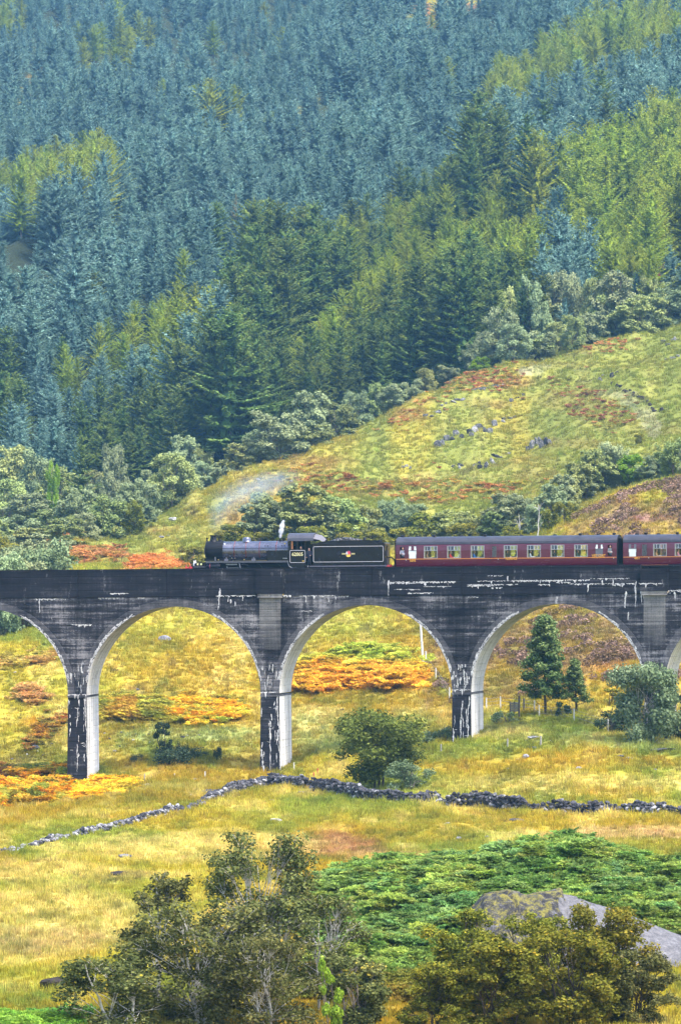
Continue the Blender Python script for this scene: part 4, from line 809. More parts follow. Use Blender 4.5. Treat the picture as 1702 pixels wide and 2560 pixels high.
def coach(ua, ub, wins, label, name_text, others, seatrows):
    e, Mx, X, Zr = vehicle('passenger_coach', ua, ub, label, 'railway coach', -1.35); n_ = 'passenger_coach'
    x0, x1 = X(ua, -1.4), X(ub, -1.4); W = []
    for kind, a, b in wins: W.append((kind, X(a, -1.4), X(b, -1.4)))
    def C(mb, name, mat, parent=None, **k): return mb.build(name, mat, parent or e, **k)
    cuts = sorted(set([x0, x1] + [w[1] for w in W] + [w[2] for w in W])); zs_ = [1.05, 1.25, 1.55, ZB, 2.2, ZL, ZT, 3.10]
    sides = []
    for s_ in (-1, 1):
        m = MB()
        for i in range(len(cuts) - 1):
            a, b = cuts[i], cuts[i + 1]; win = next((w for w in W if w[1] <= a + 1e-6 and w[2] >= b - 1e-6), None)
            for j in range(len(zs_) - 1):
                zl, zh = zs_[j], zs_[j + 1]
                if win and win[0] != 'door' and zl >= ZB - .01 and zh <= ZT + .01: continue
                if win and win[0] == 'door' and zl >= ZB - .01 and zh <= ZT + .01:
                    if zl >= 2.2 - .01 or zl >= ZB: continue
                ya, yb = s_ * by(zl), s_ * by(zh); ya2, yb2 = ya - s_ * .05, yb - s_ * .05
                m.add([(a, ya, zl), (b, ya, zl), (b, yb, zh), (a, yb, zh)], [(0, 1, 2, 3)]); m.add([(a, ya2, zl), (b, ya2, zl), (b, yb2, zh), (a, yb2, zh)], [(3, 2, 1, 0)])
            if win:                                                      # reveals
                for xx in (a, b): m.add([(xx, s_ * by(ZB), ZB), (xx, s_ * (by(ZB) - .05), ZB), (xx, s_ * (by(ZT) - .05), ZT), (xx, s_ * by(ZT), ZT)], [(0, 1, 2, 3)])
        sides.append(C(m, 'body_side', M_mar, smooth=True, angle=30))
        g = MB(); g.box((x0 + .02, s_ * 1.405 - .006, 1.765), (x1 - .02, s_ * 1.405 + .012, 1.825)); C(g, 'waist_line', M_gold)
        g = MB(); g.box((x0, s_ * 1.325 - .02, 3.085), (x1, s_ * 1.325 + .02, 3.115)); C(g, 'cantrail', M_und)
        for kind, a, b in W:
            def pt(x, z, d=0.0): return (x, s_ * (by(z) - .02 + d), z)
            fm = MB(); t = .05
            def bar(xa, xb, za, zb_, d=.028): fm.add([pt(xa, za, d), pt(xb, za, d), pt(xb, zb_, d), pt(xa, zb_, d), pt(xa, za, -.02), pt(xb, za, -.02), pt(xb, zb_, -.02), pt(xa, zb_, -.02)], [(0, 1, 2, 3), (4, 7, 6, 5), (0, 4, 5, 1), (1, 5, 6, 2), (2, 6, 7, 3), (3, 7, 4, 0)])
            def rnd(): 
                for cxx, sx_ in ((a, 1), (b, -1)):
                    for cz_, sz_ in ((ZB, 1), (ZT, -1)): fm.add([pt(cxx, cz_, .03), pt(cxx + sx_ * .16, cz_, .03), pt(cxx, cz_ + sz_ * .16, .03)], [(0, 1, 2)])
            mat = M_alu
            if kind == 'big':
                bar(a, b, ZB, ZB + .035); bar(a, b, ZT - .035, ZT); bar(a, a + .035, ZB, ZT); bar(b - .035, b, ZB, ZT); bar(a, b, ZL - .02, ZL + .02); md = (a + b) / 2
                bar(md - .03, md + .03, ZL, ZT); 
                for q in (.25, .75): xx = a + (b - a) * q; bar(xx - .02, xx + .02, ZL, ZT)
            elif kind == 'lav': bar(a, b, ZL - .03, ZL + .03, .01); mat = M_dgrey; bar(a, a + .05, ZB, ZT, .01); bar(b - .05, b, ZB, ZT, .01)
            else: bar(a, b, ZB, ZB + .05, .012); bar(a, b, ZT - .06, ZT, .012); bar(a, a + .05, ZB, ZT, .012); bar(b - .05, b, ZB, ZT, .012); mat = M_mar
            wf = C(fm, 'window', mat)
            def pane(xa, xb, za, zb_, m_): q = MB(); q.add([pt(xa, za), pt(xb, za), pt(xb, zb_), pt(xa, zb_)], [(0, 1, 2, 3)]); C(q, 'pane', m_, wf)
            if kind == 'big': pane(a, b, ZB, ZL, M_glass); pane(a, b, ZL, ZT, M_glass)
            elif kind == 'lav':
                pane(a, b, ZB, ZL, M_frost if others.get(round(a, 1), 'w') == 'w' and not (a > 5 and ub < 1600) else M_dgrey); md = (a + b) / 2
                pane(a, md - .14, ZL, ZT, M_dgrey if ub > 1600 else M_frost); pane(md - .14, md + .14, ZL, ZT, M_mar); pane(md + .14, b, ZL, ZT, M_dgrey if ub > 1600 else M_frost)
            elif kind == 'door': pane(a, b, ZB, ZT, M_glass)
            if kind in ('door', 'dooropen'):
                dr = MB(); da, db = a - .12, b + .14
                for xx in (da, db): dr.add([(xx - .012, s_ * (by(z) + .004), z) for z in (1.06, 1.5, 1.85, 2.55, 3.0)] + [(xx + .012, s_ * (by(z) + .004), z) for z in (1.06, 1.5, 1.85, 2.55, 3.0)], [(i, i + 1, i + 6, i + 5) for i in range(4)])
                do = C(dr, 'door', M_und); C(MB().lathe([(.05, 0), (.05, .05)], (b + .12, s_ * 1.41, 1.72), 'y', 10), 'handle', M_alu, do)
    rf = MB(); k = 14; pr = [(-1.345 * math.cos(math.pi * i / k), 3.10 + .70 * math.sin(math.pi * i / k) ** .8) for i in range(k + 1)]
    for i in range(k): (ya, za), (yb, zb) = pr[i], pr[i + 1]; rf.add([(x0 - .03, ya, za), (x1 + .03, ya, za), (x1 + .03, yb, zb), (x0 - .03, yb, zb)], [(0, 1, 2, 3)])
    roof = C(rf, 'roof', M_croof, smooth=True, angle=60)
    for q in range(1, 9):
        xx = x0 + (x1 - x0) * q / 9; rb = MB()
        for i in range(k): (ya, za), (yb, zb) = pr[i], pr[i + 1]; rb.add([(xx - .02, ya * 1.006, za + .006), (xx + .02, ya * 1.006, za + .006), (xx + .02, yb * 1.006, zb + .006), (xx - .02, yb * 1.006, zb + .006)], [(0, 1, 2, 3)])
        C(rb, 'roof_seam', plain('roof_seam_grey', (.05, .05, .065), .6), roof)
    for u, y in others['vents']:
        v = MB(); v.lathe([(.09, 0), (.09, .08), (.17, .10), (.17, .2), (.1, .24)], (X(u, 0), y, 3.74 if abs(y) < .3 else 3.66), 'z', 12); C(v, 'roof_vent', M_und, roof)
    for u0_, u1_ in others['strips']: C(MB().box((X(u0_, -.8), -.93, 3.56), (X(u1_, -.8), -.86, 3.62)), 'gutter_strip', M_und, roof)
    for xx, dr_ in ((x0, -1), (x1, 1)):
        en = MB(); poly = [(-1.33, 1.05), (-1.40, 1.7), (-1.34, 3.0), (-1.2, 3.35), (-.8, 3.62), (0, 3.78), (.8, 3.62), (1.2, 3.35), (1.34, 3.0), (1.40, 1.7), (1.33, 1.05)]
        xa, xb = (xx - .02, xx + .03) if dr_ < 0 else (xx - .03, xx + .02); nn = len(poly)
        en.add([(xa, y, z) for y, z in poly] + [(xb, y, z) for y, z in poly], [tuple(range(nn)), tuple(range(nn, 2 * nn))[::-1]] + [(i, i + nn, (i + 1) % nn + nn, (i + 1) % nn) for i in range(nn)]); C(en, 'end_wall', M_und)
        g = MB(); L = .27
        for q in range(4):
            a = xx + dr_ * (.02 + L * q / 4); b = xx + dr_ * (.02 + L * (q + .6) / 4); g.box((min(a, b), -.62, 1.1), (max(a, b), .62, 3.5)); a = b; b = xx + dr_ * (.02 + L * (q + 1) / 4); g.box((min(a, b), -.56, 1.15), (max(a, b), .56, 3.44))
        C(g, 'gangway', M_bell)
        for sy in (-.87, .87): C(MB().lathe([(.12, 0), (.12, .2 * dr_), (.08, .21 * dr_), (.08, .34 * dr_), (.21, .35 * dr_), (.21, .4 * dr_)], (xx, sy, 1.0), 'x', 16), 'buffer', M_und)
    C(MB().box((x0 + .05, -1.30, .92), (x1 - .05, 1.30, 1.06)), 'underframe', M_und); C(MB().box((x0 + .05, -1.34, 1.06), (x1 - .05, 1.34, 1.12)), 'floor', M_wood)
    un = MB(); un.box((x0 + 6.5, -1.2, .5), (x0 + 8.2, -.6, .95)); un.box((x0 + 9.5, -1.1, .55), (x0 + 11, -.5, .95)); C(un, 'battery_box', M_und)
    for bx in (x0 + 2.9, x1 - 2.9):
        b = MB(); b.box((bx - 1.7, -1.05, .5), (bx + 1.7, -.95, .85)); b.box((bx - 1.7, .95, .5), (bx + 1.7, 1.05, .85)); bo = C(b, 'bogie', M_und)
        for wx in (bx - 1.3, bx + 1.3):
            for sy in (-.76, .76): C(MB().lathe([(.457, -.07), (.457, .06), (.49, .07), (.1, .09)], (wx, sy, .46), 'y', 24), 'wheel', M_tyre, bo)
    C(MB().box((x0 + 3.2, .30, 1.12), (x0 + 3.24, 1.34, 3.1)), 'partition', M_cream2)
    ce = MB(); ce.box((x0 + .1, -1.2, 3.13), (x1 - .1, 1.2, 3.16)); C(ce, 'ceiling', M_cream2)
    for kind, a, b in W:
        if kind != 'big': continue
        md = (a + b) / 2
        for ys in ((-1.30, -.42), (.35, 1.30)):
            for sx_ in (-1, 1):
                m = MB(); xo = md + sx_ * .74; m.box((xo - .09, ys[0], 1.3), (xo + .09, ys[1], 2.36 if ys[0] < 0 else 2.5)); m.box((min(xo, xo - sx_ * .5), ys[0], 1.3), (max(xo, xo - sx_ * .5), ys[1], 1.56)); C(m, 'seat', M_seat)
            m = MB(); m.box((md - .34, ys[0], 1.80), (md + .34, ys[1], 1.84)); m.box((md - .04, ys[0] + .1, 1.12), (md + .04, ys[0] + .2, 1.8)); C(m, 'table', M_cloth)
            if ys[0] < 0:
                m = MB(); 
                for q, (dx, dy) in enumerate(((-.2, .2), (.05, .3), (.2, .18), (-.05, .12))): m.lathe([(.035, 0), (.045, .1), (.03, .12)], (md + dx, ys[0] + dy, 1.84), 'z', 8)
                C(m, 'cup', M_cloth)
            for sx_ in (-1, 1):
                q = MB(); xx = a + .06 if sx_ < 0 else b - .06; q.box((xx - .05, ys[0] if ys[0] < 0 else ys[1] - .04, 1.86), (xx + .05, ys[0] + .04 if ys[0] < 0 else ys[1], 2.9)); C(q, 'curtain', M_cream2)
    for body, ua_, ub_, va, vb_, m_, off in name_text: text('lettering', body, m_, sides[0], X(ua_, -1.4), X(ub_, -1.4), Zr(vb_), Zr(va), -1.392 - .03, off)
    for ua_, ub_, v_ in others.get('rules', []): C(MB().box((X(ua_, -1.4), -1.42, Zr(v_) - .008), (X(ub_, -1.4), -1.40, Zr(v_) + .008)), 'lettering_rule', M_goldl, sides[0])
    return e, Mx, X, Zr, W
c1 = coach(990, 1541, [('dooropen', 998.7, 1012), ('lav', 1021.5, 1041), ('big', 1059.6, 1093.6), ('big', 1117.7, 1151.7), ('big', 1176.6, 1210.6), ('door', 1228.5, 1241.7), ('big', 1258.9, 1293), ('big', 1317, 1351.5), ('big', 1376, 1410), ('big', 1435, 1468.7), ('lav', 1488, 1506.7), ('dooropen', 1517.4, 1530)],
           'maroon railway coach with gold lettering, whole in view behind the tender', [('5093', 1024.5, 1039, 1396.5, 1402.5, M_goldl, .006), ('FLORENCE', 1264, 1292, 1392.5, 1399.5, M_goldl, .004), ('WEST COAST', 1478.5, 1513, 1387.6 + 0, 1394.2, M_goldl, .006), ('RAILWAYS', 1488.5, 1503, 1395.6, 1397.3, M_goldl, .01)],
           {'vents': [(1008, .0), (1043, .35), (1087, -.2), (1152, .4), (1213, -.2), (1302, .4), (1385, .35), (1451, -.2), (1494, .3), (1534, .2)], 'strips': [(992, 1024), (1509, 1540)], 'rules': [(1479, 1486.5, 1396.5), (1505, 1512, 1396.5)]}, None)
c2 = coach(1557, 2108, [('lav', 1571, 1590), ('door', 1603, 1617.6), ('big', 1632, 1666), ('big', 1686, 1720), ('big', 1745, 1779), ('door', 1800, 1813), ('big', 1834, 1868), ('big', 1892, 1926), ('big', 1950, 1984), ('big', 2008, 2042), ('dooropen', 2080, 2093)],
           'maroon railway coach cut off by the picture edge, coupled behind the first coach', [('4951', 1585, 1597.5, 1391, 1396, M_goldl, .006)],
           {'vents': [(1590, .3), (1615, -.1), (1644, .3), (1694, -.2), (1740, .3)], 'strips': [(1565, 1649)]}, None)
# ---------------------------------------------------------------- people on the train
def body(pose):
    S = {}
    if pose == 'sit':
        J = dict(pel=(0, 0, .50, .15), wai=(.0, 0, .70, .135), che=(.01, 0, .93, .155), nec=(.02, 0, 1.10, .06), chi=(.05, 0, 1.17, .075), hea=(.05, 0, 1.27, .105), cro=(.04, 0, 1.37, .07),
                 shL=(0, .19, 1.04, .07), elL=(.10, .25, .80, .05), haL=(.34, .16, .80, .04), fiL=(.43, .13, .80, .025), shR=(0, -.19, 1.04, .07), elR=(.10, -.25, .80, .05), haR=(.34, -.16, .80, .04), fiR=(.43, -.13, .80, .025),
                 knL=(.44, .11, .50, .075), ftL=(.45, .11, .09, .05), toL=(.60, .11, .05, .04), knR=(.44, -.11, .50, .075), ftR=(.45, -.11, .09, .05), toR=(.60, -.11, .05, .04))
    else:
        up = pose == 'lean'
        J = dict(pel=(0, 0, .93, .15), wai=(.02, 0, 1.10, .135), che=(.04 if not up else .10, 0, 1.32, .16), nec=(.06 if not up else .16, 0, 1.49, .06), chi=(.09 if not up else .22, 0, 1.55, .075), hea=(.09 if not up else .24, 0, 1.64, .105), cro=(.08 if not up else .23, 0, 1.73, .07),
                 shL=(.04 if not up else .10, .20, 1.43, .07), elL=(.10 if not up else .22, .27, 1.15, .052), haL=(.30 if not up else .42, .08 if up else .22, 1.06 if not up else 1.13, .04), fiL=(.39 if not up else .44, .19 if not up else -.02, 1.06 if not up else 1.13, .025), shR=(.04 if not up else .10, -.20, 1.43, .07), elR=(.08 if not up else .22, -.27, 1.15, .052), haR=(.10 if not up else .42, -.25 if not up else -.10, .92 if not up else 1.14, .04), fiR=(.13 if not up else .45, -.25 if not up else .0, .82 if not up else 1.15, .025),
                 knL=(.03, .10, .50, .075), ftL=(0, .11, .09, .05), toL=(.16, .12, .05, .04), knR=(.03, -.10, .50, .075), ftR=(0, -.11, .09, .05), toR=(.16, -.12, .05, .04))
    E = [('pel', 'wai', 1), ('wai', 'che', 1), ('che', 'nec', 1), ('nec', 'chi', 0), ('chi', 'hea', 0), ('hea', 'cro', 3)]
    for q in 'LR': E += [('che', 'sh' + q, 1), ('sh' + q, 'el' + q, 1), ('el' + q, 'ha' + q, 1), ('ha' + q, 'fi' + q, 0), ('pel', 'kn' + q, 2), ('kn' + q, 'ft' + q, 2), ('ft' + q, 'to' + q, 3)]
    names = list(J); me = bpy.data.meshes.new('body'); me.from_pydata([J[k][:3] for k in names], [(names.index(a), names.index(b)) for a, b, _ in E], [])
    o = link('tmp_body', me); o.modifiers.new('skin', 'SKIN'); sk = me.skin_vertices[0].data
    for i, k in enumerate(names): r = J[k][3]; sk[i].radius = (r, r)
    sk[names.index('pel')].use_root = True
    m = o.modifiers.new('sub', 'SUBSURF'); m.levels = 1; m.render_levels = 1
    dg = bpy.context.evaluated_depsgraph_get(); out = bpy.data.meshes.new_from_object(o.evaluated_get(dg)); bpy.data.objects.remove(o)
    mi = []
    for p in out.polygons:
        c = p.center; best = (9, 0)
        for a, b, lab in E:
            A, B = Vector(J[a][:3]), Vector(J[b][:3]); t = max(0, min(1, (c - A).dot(B - A) / (B - A).length_squared)); d = (c - A.lerp(B, t)).length - .5 * (J[a][3] + (J[b][3] - J[a][3]) * t)
            if d < best[0]: best = (d, lab)
        lab = best[1]; hx, hz = J['hea'][0], J['hea'][2]
        if lab in (0, 3) and c.z > J['chi'][2] - .02 and abs(c.y) < .16: lab = 3 if (c.x < hx + .0 or c.z > hz + .06) else 0
        mi.append(lab)
    out.materials.clear()
    for _ in range(4): out.materials.append(None)
    out.polygons.foreach_set('material_index', mi); out.polygons.foreach_set('use_smooth', [True] * len(mi)); return out
BODY_M = {k: body(k) for k in ('sit', 'stand', 'lean')}
M_skin = plain('skin', (.50, .27, .19), .6, vary=.1); _pc = {}
def cloth(c):
    if c not in _pc: _pc[c] = plain('cloth', c, .9, vary=.15)
    return _pc[c]
DARK = (.02, .022, .03)
def face(kind, c=(0, 0, 0)):                               # eyes, brows, nose and mouth as one small child mesh of the person
    pass
def person(pose, Mx, x, y, z, ang, top, legs, hair, label, group=None, s=1.0):
    o = link('person', BODY_M[pose]); o.location = Mx @ Vector((x, y, z)); o.rotation_euler = (0, 0, Mx.to_euler().z + ang); o.scale = (s, s, s)
    for i, m in enumerate((M_skin, cloth(top), cloth(legs), cloth(hair))): o.material_slots[i].link = 'OBJECT'; o.material_slots[i].material = m
    return tag(o, label, 'person', group)
W1 = [w for w in c1[4] if w[0] == 'big']; M1 = c1[1]; W2 = [w for w in c2[4] if w[0] == 'big']; M2 = c2[1]
def seated(Mx, W, i, side, top, hair, label, y=-.98):
    md = (W[i][1] + W[i][2]) / 2; person('sit', Mx, md + side * .43, y, 1.12, 0 if side < 0 else math.pi, top, DARK, hair, label, 'passengers seated in the coaches')
BRN, GRY, BLN, BLK = (.06, .03, .015), (.35, .34, .33), (.40, .26, .10), (.012, .010, .009)
seated(M1, W1, 0, -1, (.30, .20, .12), BRN, 'passenger in brown sitting on the left of the big window nearest the frosted pane')
seated(M1, W1, 0, 1, (.10, .12, .10), BRN, 'dark clothed passenger on the right of the big window nearest the frosted pane')
seated(M1, W1, 1, -1, (.72, .03, .04), BLN, 'fair haired passenger in a bright red top at a coach window')
seated(M1, W1, 1, 1, (.62, .60, .50), GRY, 'passenger in cream facing the one in the bright red top')
seated(M1, W1, 2, -1, (.02, .14, .42), BRN, 'passenger in a bright blue top at a coach window')
seated(M1, W1, 2, 1, (.05, .05, .07), BLK, 'dark clothed passenger facing the one in the blue top')
seated(M1, W1, 3, -1, DARK, BLK, 'dark clothed passenger left in the window above the word FLORENCE')
seated(M1, W1, 3, 1, (.04, .05, .08), BLK, 'dark clothed passenger right in the window above the word FLORENCE')
seated(M1, W1, 4, -1, (.50, .55, .55), BRN, 'passenger in a pale grey shirt in the window after the word FLORENCE')
seated(M1, W1, 4, 1, (.05, .06, .08), GRY, 'grey haired passenger facing the one in the pale grey shirt')
seated(M1, W1, 5, -1, (.03, .03, .05), BRN, 'passenger in a black jacket, two windows before the words WEST COAST')
seated(M1, W1, 5, 1, (.55, .55, .48), GRY, 'passenger in pale clothes facing the one in the black jacket')
seated(M1, W1, 6, -1, (.03, .09, .09), BLK, 'passenger in dark teal in the last big window before the words WEST COAST')
seated(M1, W1, 6, 1, (.55, .56, .12), BRN, 'passenger in yellow in the last big window before the words WEST COAST')
md = (W1[6][1] + W1[6][2]) / 2
seated(M2, W2, 0, -1, (.45, .27, .14), BLN, 'passenger in tan in the first big window of the second coach')
seated(M2, W2, 0, 1, (.05, .06, .10), BRN, 'dark clothed passenger facing the one in tan in the second coach')
seated(M2, W2, 1, -1, (.65, .25, .28), BRN, 'passenger in pink at the picture edge in the second coach')
dx = [w for w in c1[4] if w[0] == 'dooropen']
person('lean', M1, (dx[0][1] + dx[0][2]) / 2 + .03, -1.06, 1.12, -math.pi / 2, (.55, .56, .66), DARK, BLK, 'person with pale sleeves leaning out of the door by the number 5093')
person('lean', M1, (dx[1][1] + dx[1][2]) / 2 + .02, -1.04, 1.12, -math.pi / 2, (.42, .46, .46), DARK, BLN, 'fair haired person leaning out of the door beside the words WEST COAST')
sl = LM.inverted() @ M1
XL = lambda u: vehicle_x(u)
_k = lambda u, Mx, y: ((u - U0) / F * (Mx @ Vector((0, y, 0))).y - (Mx @ Vector((0, y, 0))).x) / ((Mx.to_3x3() @ Vector((1, 0, 0))).x - (u - U0) / F * (Mx.to_3x3() @ Vector((1, 0, 0))).y)
person('lean', LM, _k(756.5, LM, -1.0) - .05, -.92, 1.30, -math.pi / 2 - .35, (.03, .04, .09), DARK, GRY, 'engine driver in dark blue leaning at the open cab side above the number')
person('stand', LM, _k(774, LM, -1.0), -1.02, 1.28 - .13, -math.pi / 2 - .2, (.025, .03, .06), DARK, GRY, 'fireman in dark overalls standing between the cab and the tender')
# ---------------------------------------------------------------- plants: leaves are small real faces spread through each crown
def quads_from(cen, nrm, tang, w, l):
    """a four sided leaf or spray at each centre: length along tang, width across"""
    tang = tang - nrm * (tang * nrm).sum(1, keepdims=True); tang /= np.linalg.norm(tang, axis=1, keepdims=True) + 1e-9
    side = np.cross(nrm, tang); w = np.asarray(w).reshape(-1, 1); l = np.asarray(l).reshape(-1, 1)
    v = np.stack([cen - tang * l * .5, cen + side * w * .5 - tang * l * .05, cen + tang * l * .5, cen - side * w * .5 - tang * l * .05], 1)
    n = len(cen); return v.reshape(-1, 3), np.arange(4 * n).reshape(n, 4)
def unit(rng, n):
    v = rng.normal(size=(n, 3)); return v / (np.linalg.norm(v, axis=1, keepdims=True) + 1e-9)
def tubes(segs, sides=5):
    """segs: list of (points, radii) -> verts, quads"""
    V = []; Q = []; b = 0; ang = np.arange(sides) * 2 * math.pi / sides
    for p, r in segs:
        p = np.asarray(p, float); r = np.asarray(r, float); d = np.gradient(p, axis=0); d /= np.linalg.norm(d, axis=1, keepdims=True) + 1e-9
        ref = np.where(np.abs(d[:, 2:3]) < .9, np.array([[0, 0, 1.0]]), np.array([[1.0, 0, 0]])); a = np.cross(d, ref); a /= np.linalg.norm(a, axis=1, keepdims=True) + 1e-9; c = np.cross(d, a)
        ring = p[:, None] + (a[:, None] * np.cos(ang)[None, :, None] + c[:, None] * np.sin(ang)[None, :, None]) * r[:, None, None]
        V.append(ring.reshape(-1, 3)); k = len(p); i = np.arange(k - 1)[:, None] * sides; j = np.arange(sides)[None]; jn = (j + 1) % sides
        Q.append(np.stack([i + j, i + jn, i + sides + jn, i + sides + j], -1).reshape(-1, 4) + b); b += k * sides
    return np.concatenate(V), np.concatenate(Q)

def conifer(seed, H, R, base=.06, gap=.62, nb=8, droop=.25, lift=.5, spray=.55, dens=1.0, layered=0.0, width=.3, ragged=.2, taper=.72, core=0.0):
    """trunk (verts, quads) and crown (verts, quads, tint)"""
    rng = np.random.default_rng(seed)
    tz = np.linspace(0, H, 9); tr = .012 * H * (1 - tz / H) ** .8 + .02; wob = np.cumsum(rng.normal(0, .03, (9, 2)), 0) * .6
    trunk = tubes([(np.stack([wob[:, 0], wob[:, 1], tz], 1), tr)], 6)
    C = []; Nn = []; T = []; Wd = []; Ln = []; Ti = []; tw = []
    z = base * H
    while z < H - .15:
        t = (z - base * H) / (H * (1 - base)); L0 = R * (1 - t) ** taper * min(1, .72 + 1.6 * t) + .12
        n = max(4, int(nb * (.6 + .4 * (1 - t)) + rng.integers(-1, 2))); ph = rng.uniform(0, 6.28); wl = 1 + ragged * rng.normal() * .6
        for k in range(n):
            if rng.random() < ragged * .35: continue
            a = ph + 2 * math.pi * k / n + rng.normal(0, .16); L = L0 * wl * np.clip(1 + ragged * rng.normal(), .35, 1.5); zz = z + rng.normal(0, .12 * gap + .02)
            el = lift * t - droop * (1 - t) + rng.normal(0, .08); d = np.array([math.cos(a), math.sin(a), 0]); s = np.linspace(.06, 1, max(3, int(L / .42 * dens) + 2))
            pts = d[None] * (L * s)[:, None]; zc = zz + L * (math.tan(el) * s - droop * .35 * s * (1 - s) * 2 + .10 * s ** 2); P = np.stack([pts[:, 0], pts[:, 1], zc], 1) + np.append(np.array([np.interp(zz, tz, wob[:, 0]), np.interp(zz, tz, wob[:, 1])]), 0)
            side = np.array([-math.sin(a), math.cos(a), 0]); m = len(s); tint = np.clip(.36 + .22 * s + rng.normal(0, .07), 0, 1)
            for sg in (-1, 1):
                l = (spray * (1.1 - .65 * s) * np.clip(L / 2.2, .45, 1.25)) * rng.uniform(.7, 1.3, m); tg = d[None] * .62 + side[None] * sg * .75 + np.array([[0, 0, -.12 - .25 * droop]]) + rng.normal(0, .13, (m, 3))
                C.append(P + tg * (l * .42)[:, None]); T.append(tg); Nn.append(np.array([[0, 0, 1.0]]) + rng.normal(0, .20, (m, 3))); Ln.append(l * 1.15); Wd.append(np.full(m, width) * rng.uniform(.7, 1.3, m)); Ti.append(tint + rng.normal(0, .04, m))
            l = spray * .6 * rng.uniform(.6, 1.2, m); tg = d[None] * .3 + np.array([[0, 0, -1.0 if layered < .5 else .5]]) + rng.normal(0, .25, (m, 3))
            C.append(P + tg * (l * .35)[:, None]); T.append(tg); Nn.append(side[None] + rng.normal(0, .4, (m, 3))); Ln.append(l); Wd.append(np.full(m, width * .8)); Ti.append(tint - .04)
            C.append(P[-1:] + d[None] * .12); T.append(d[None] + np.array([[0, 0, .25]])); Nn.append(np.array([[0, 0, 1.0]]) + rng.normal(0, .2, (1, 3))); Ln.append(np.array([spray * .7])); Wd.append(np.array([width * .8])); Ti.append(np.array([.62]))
        z += gap * (1 - .45 * t) * rng.uniform(.75, 1.25) * (1 + layered * (1 - t))
    if core:                                                # the close inner twigs and needles that no light passes
        nc = 260; zc = base * H + (H * .93 - base * H) * rng.random(nc) ** 1.25; rc_ = R * core * (1 - (zc - base * H) / (H * (1 - base))) ** taper * np.sqrt(rng.uniform(.25, 1, nc)); an = rng.uniform(0, 6.28, nc)
        C.append(np.stack([rc_ * np.cos(an), rc_ * np.sin(an), zc], 1)); T.append(np.stack([np.cos(an) * .5, np.sin(an) * .5, -np.ones(nc)], 1)); Nn.append(np.stack([np.cos(an), np.sin(an), .3 + 0 * an], 1) + rng.normal(0, .2, (nc, 3))); Ln.append(rng.uniform(1.1, 1.9, nc)); Wd.append(rng.uniform(.6, 1.0, nc)); Ti.append(np.clip(.38 + rng.normal(0, .05, nc), 0, 1))
    tp = np.array([[wob[-1, 0], wob[-1, 1], H - .25]]); 
    for k in range(5): C.append(tp + [[0, 0, .12 * k]]); T.append(np.array([[math.cos(k * 1.9) * .35, math.sin(k * 1.9) * .35, 1.0]])); Nn.append(np.array([[math.cos(k), math.sin(k), .1]])); Ln.append(np.array([.6])); Wd.append(np.array([.12])); Ti.append(np.array([.6]))
    nr = np.concatenate(Nn); nr /= np.linalg.norm(nr, axis=1, keepdims=True)
    v, q = quads_from(np.concatenate(C), nr, np.concatenate(T), np.concatenate(Wd), np.concatenate(Ln))
    return trunk, (v, q, np.repeat(np.clip(np.concatenate(Ti), 0, 1), 4))

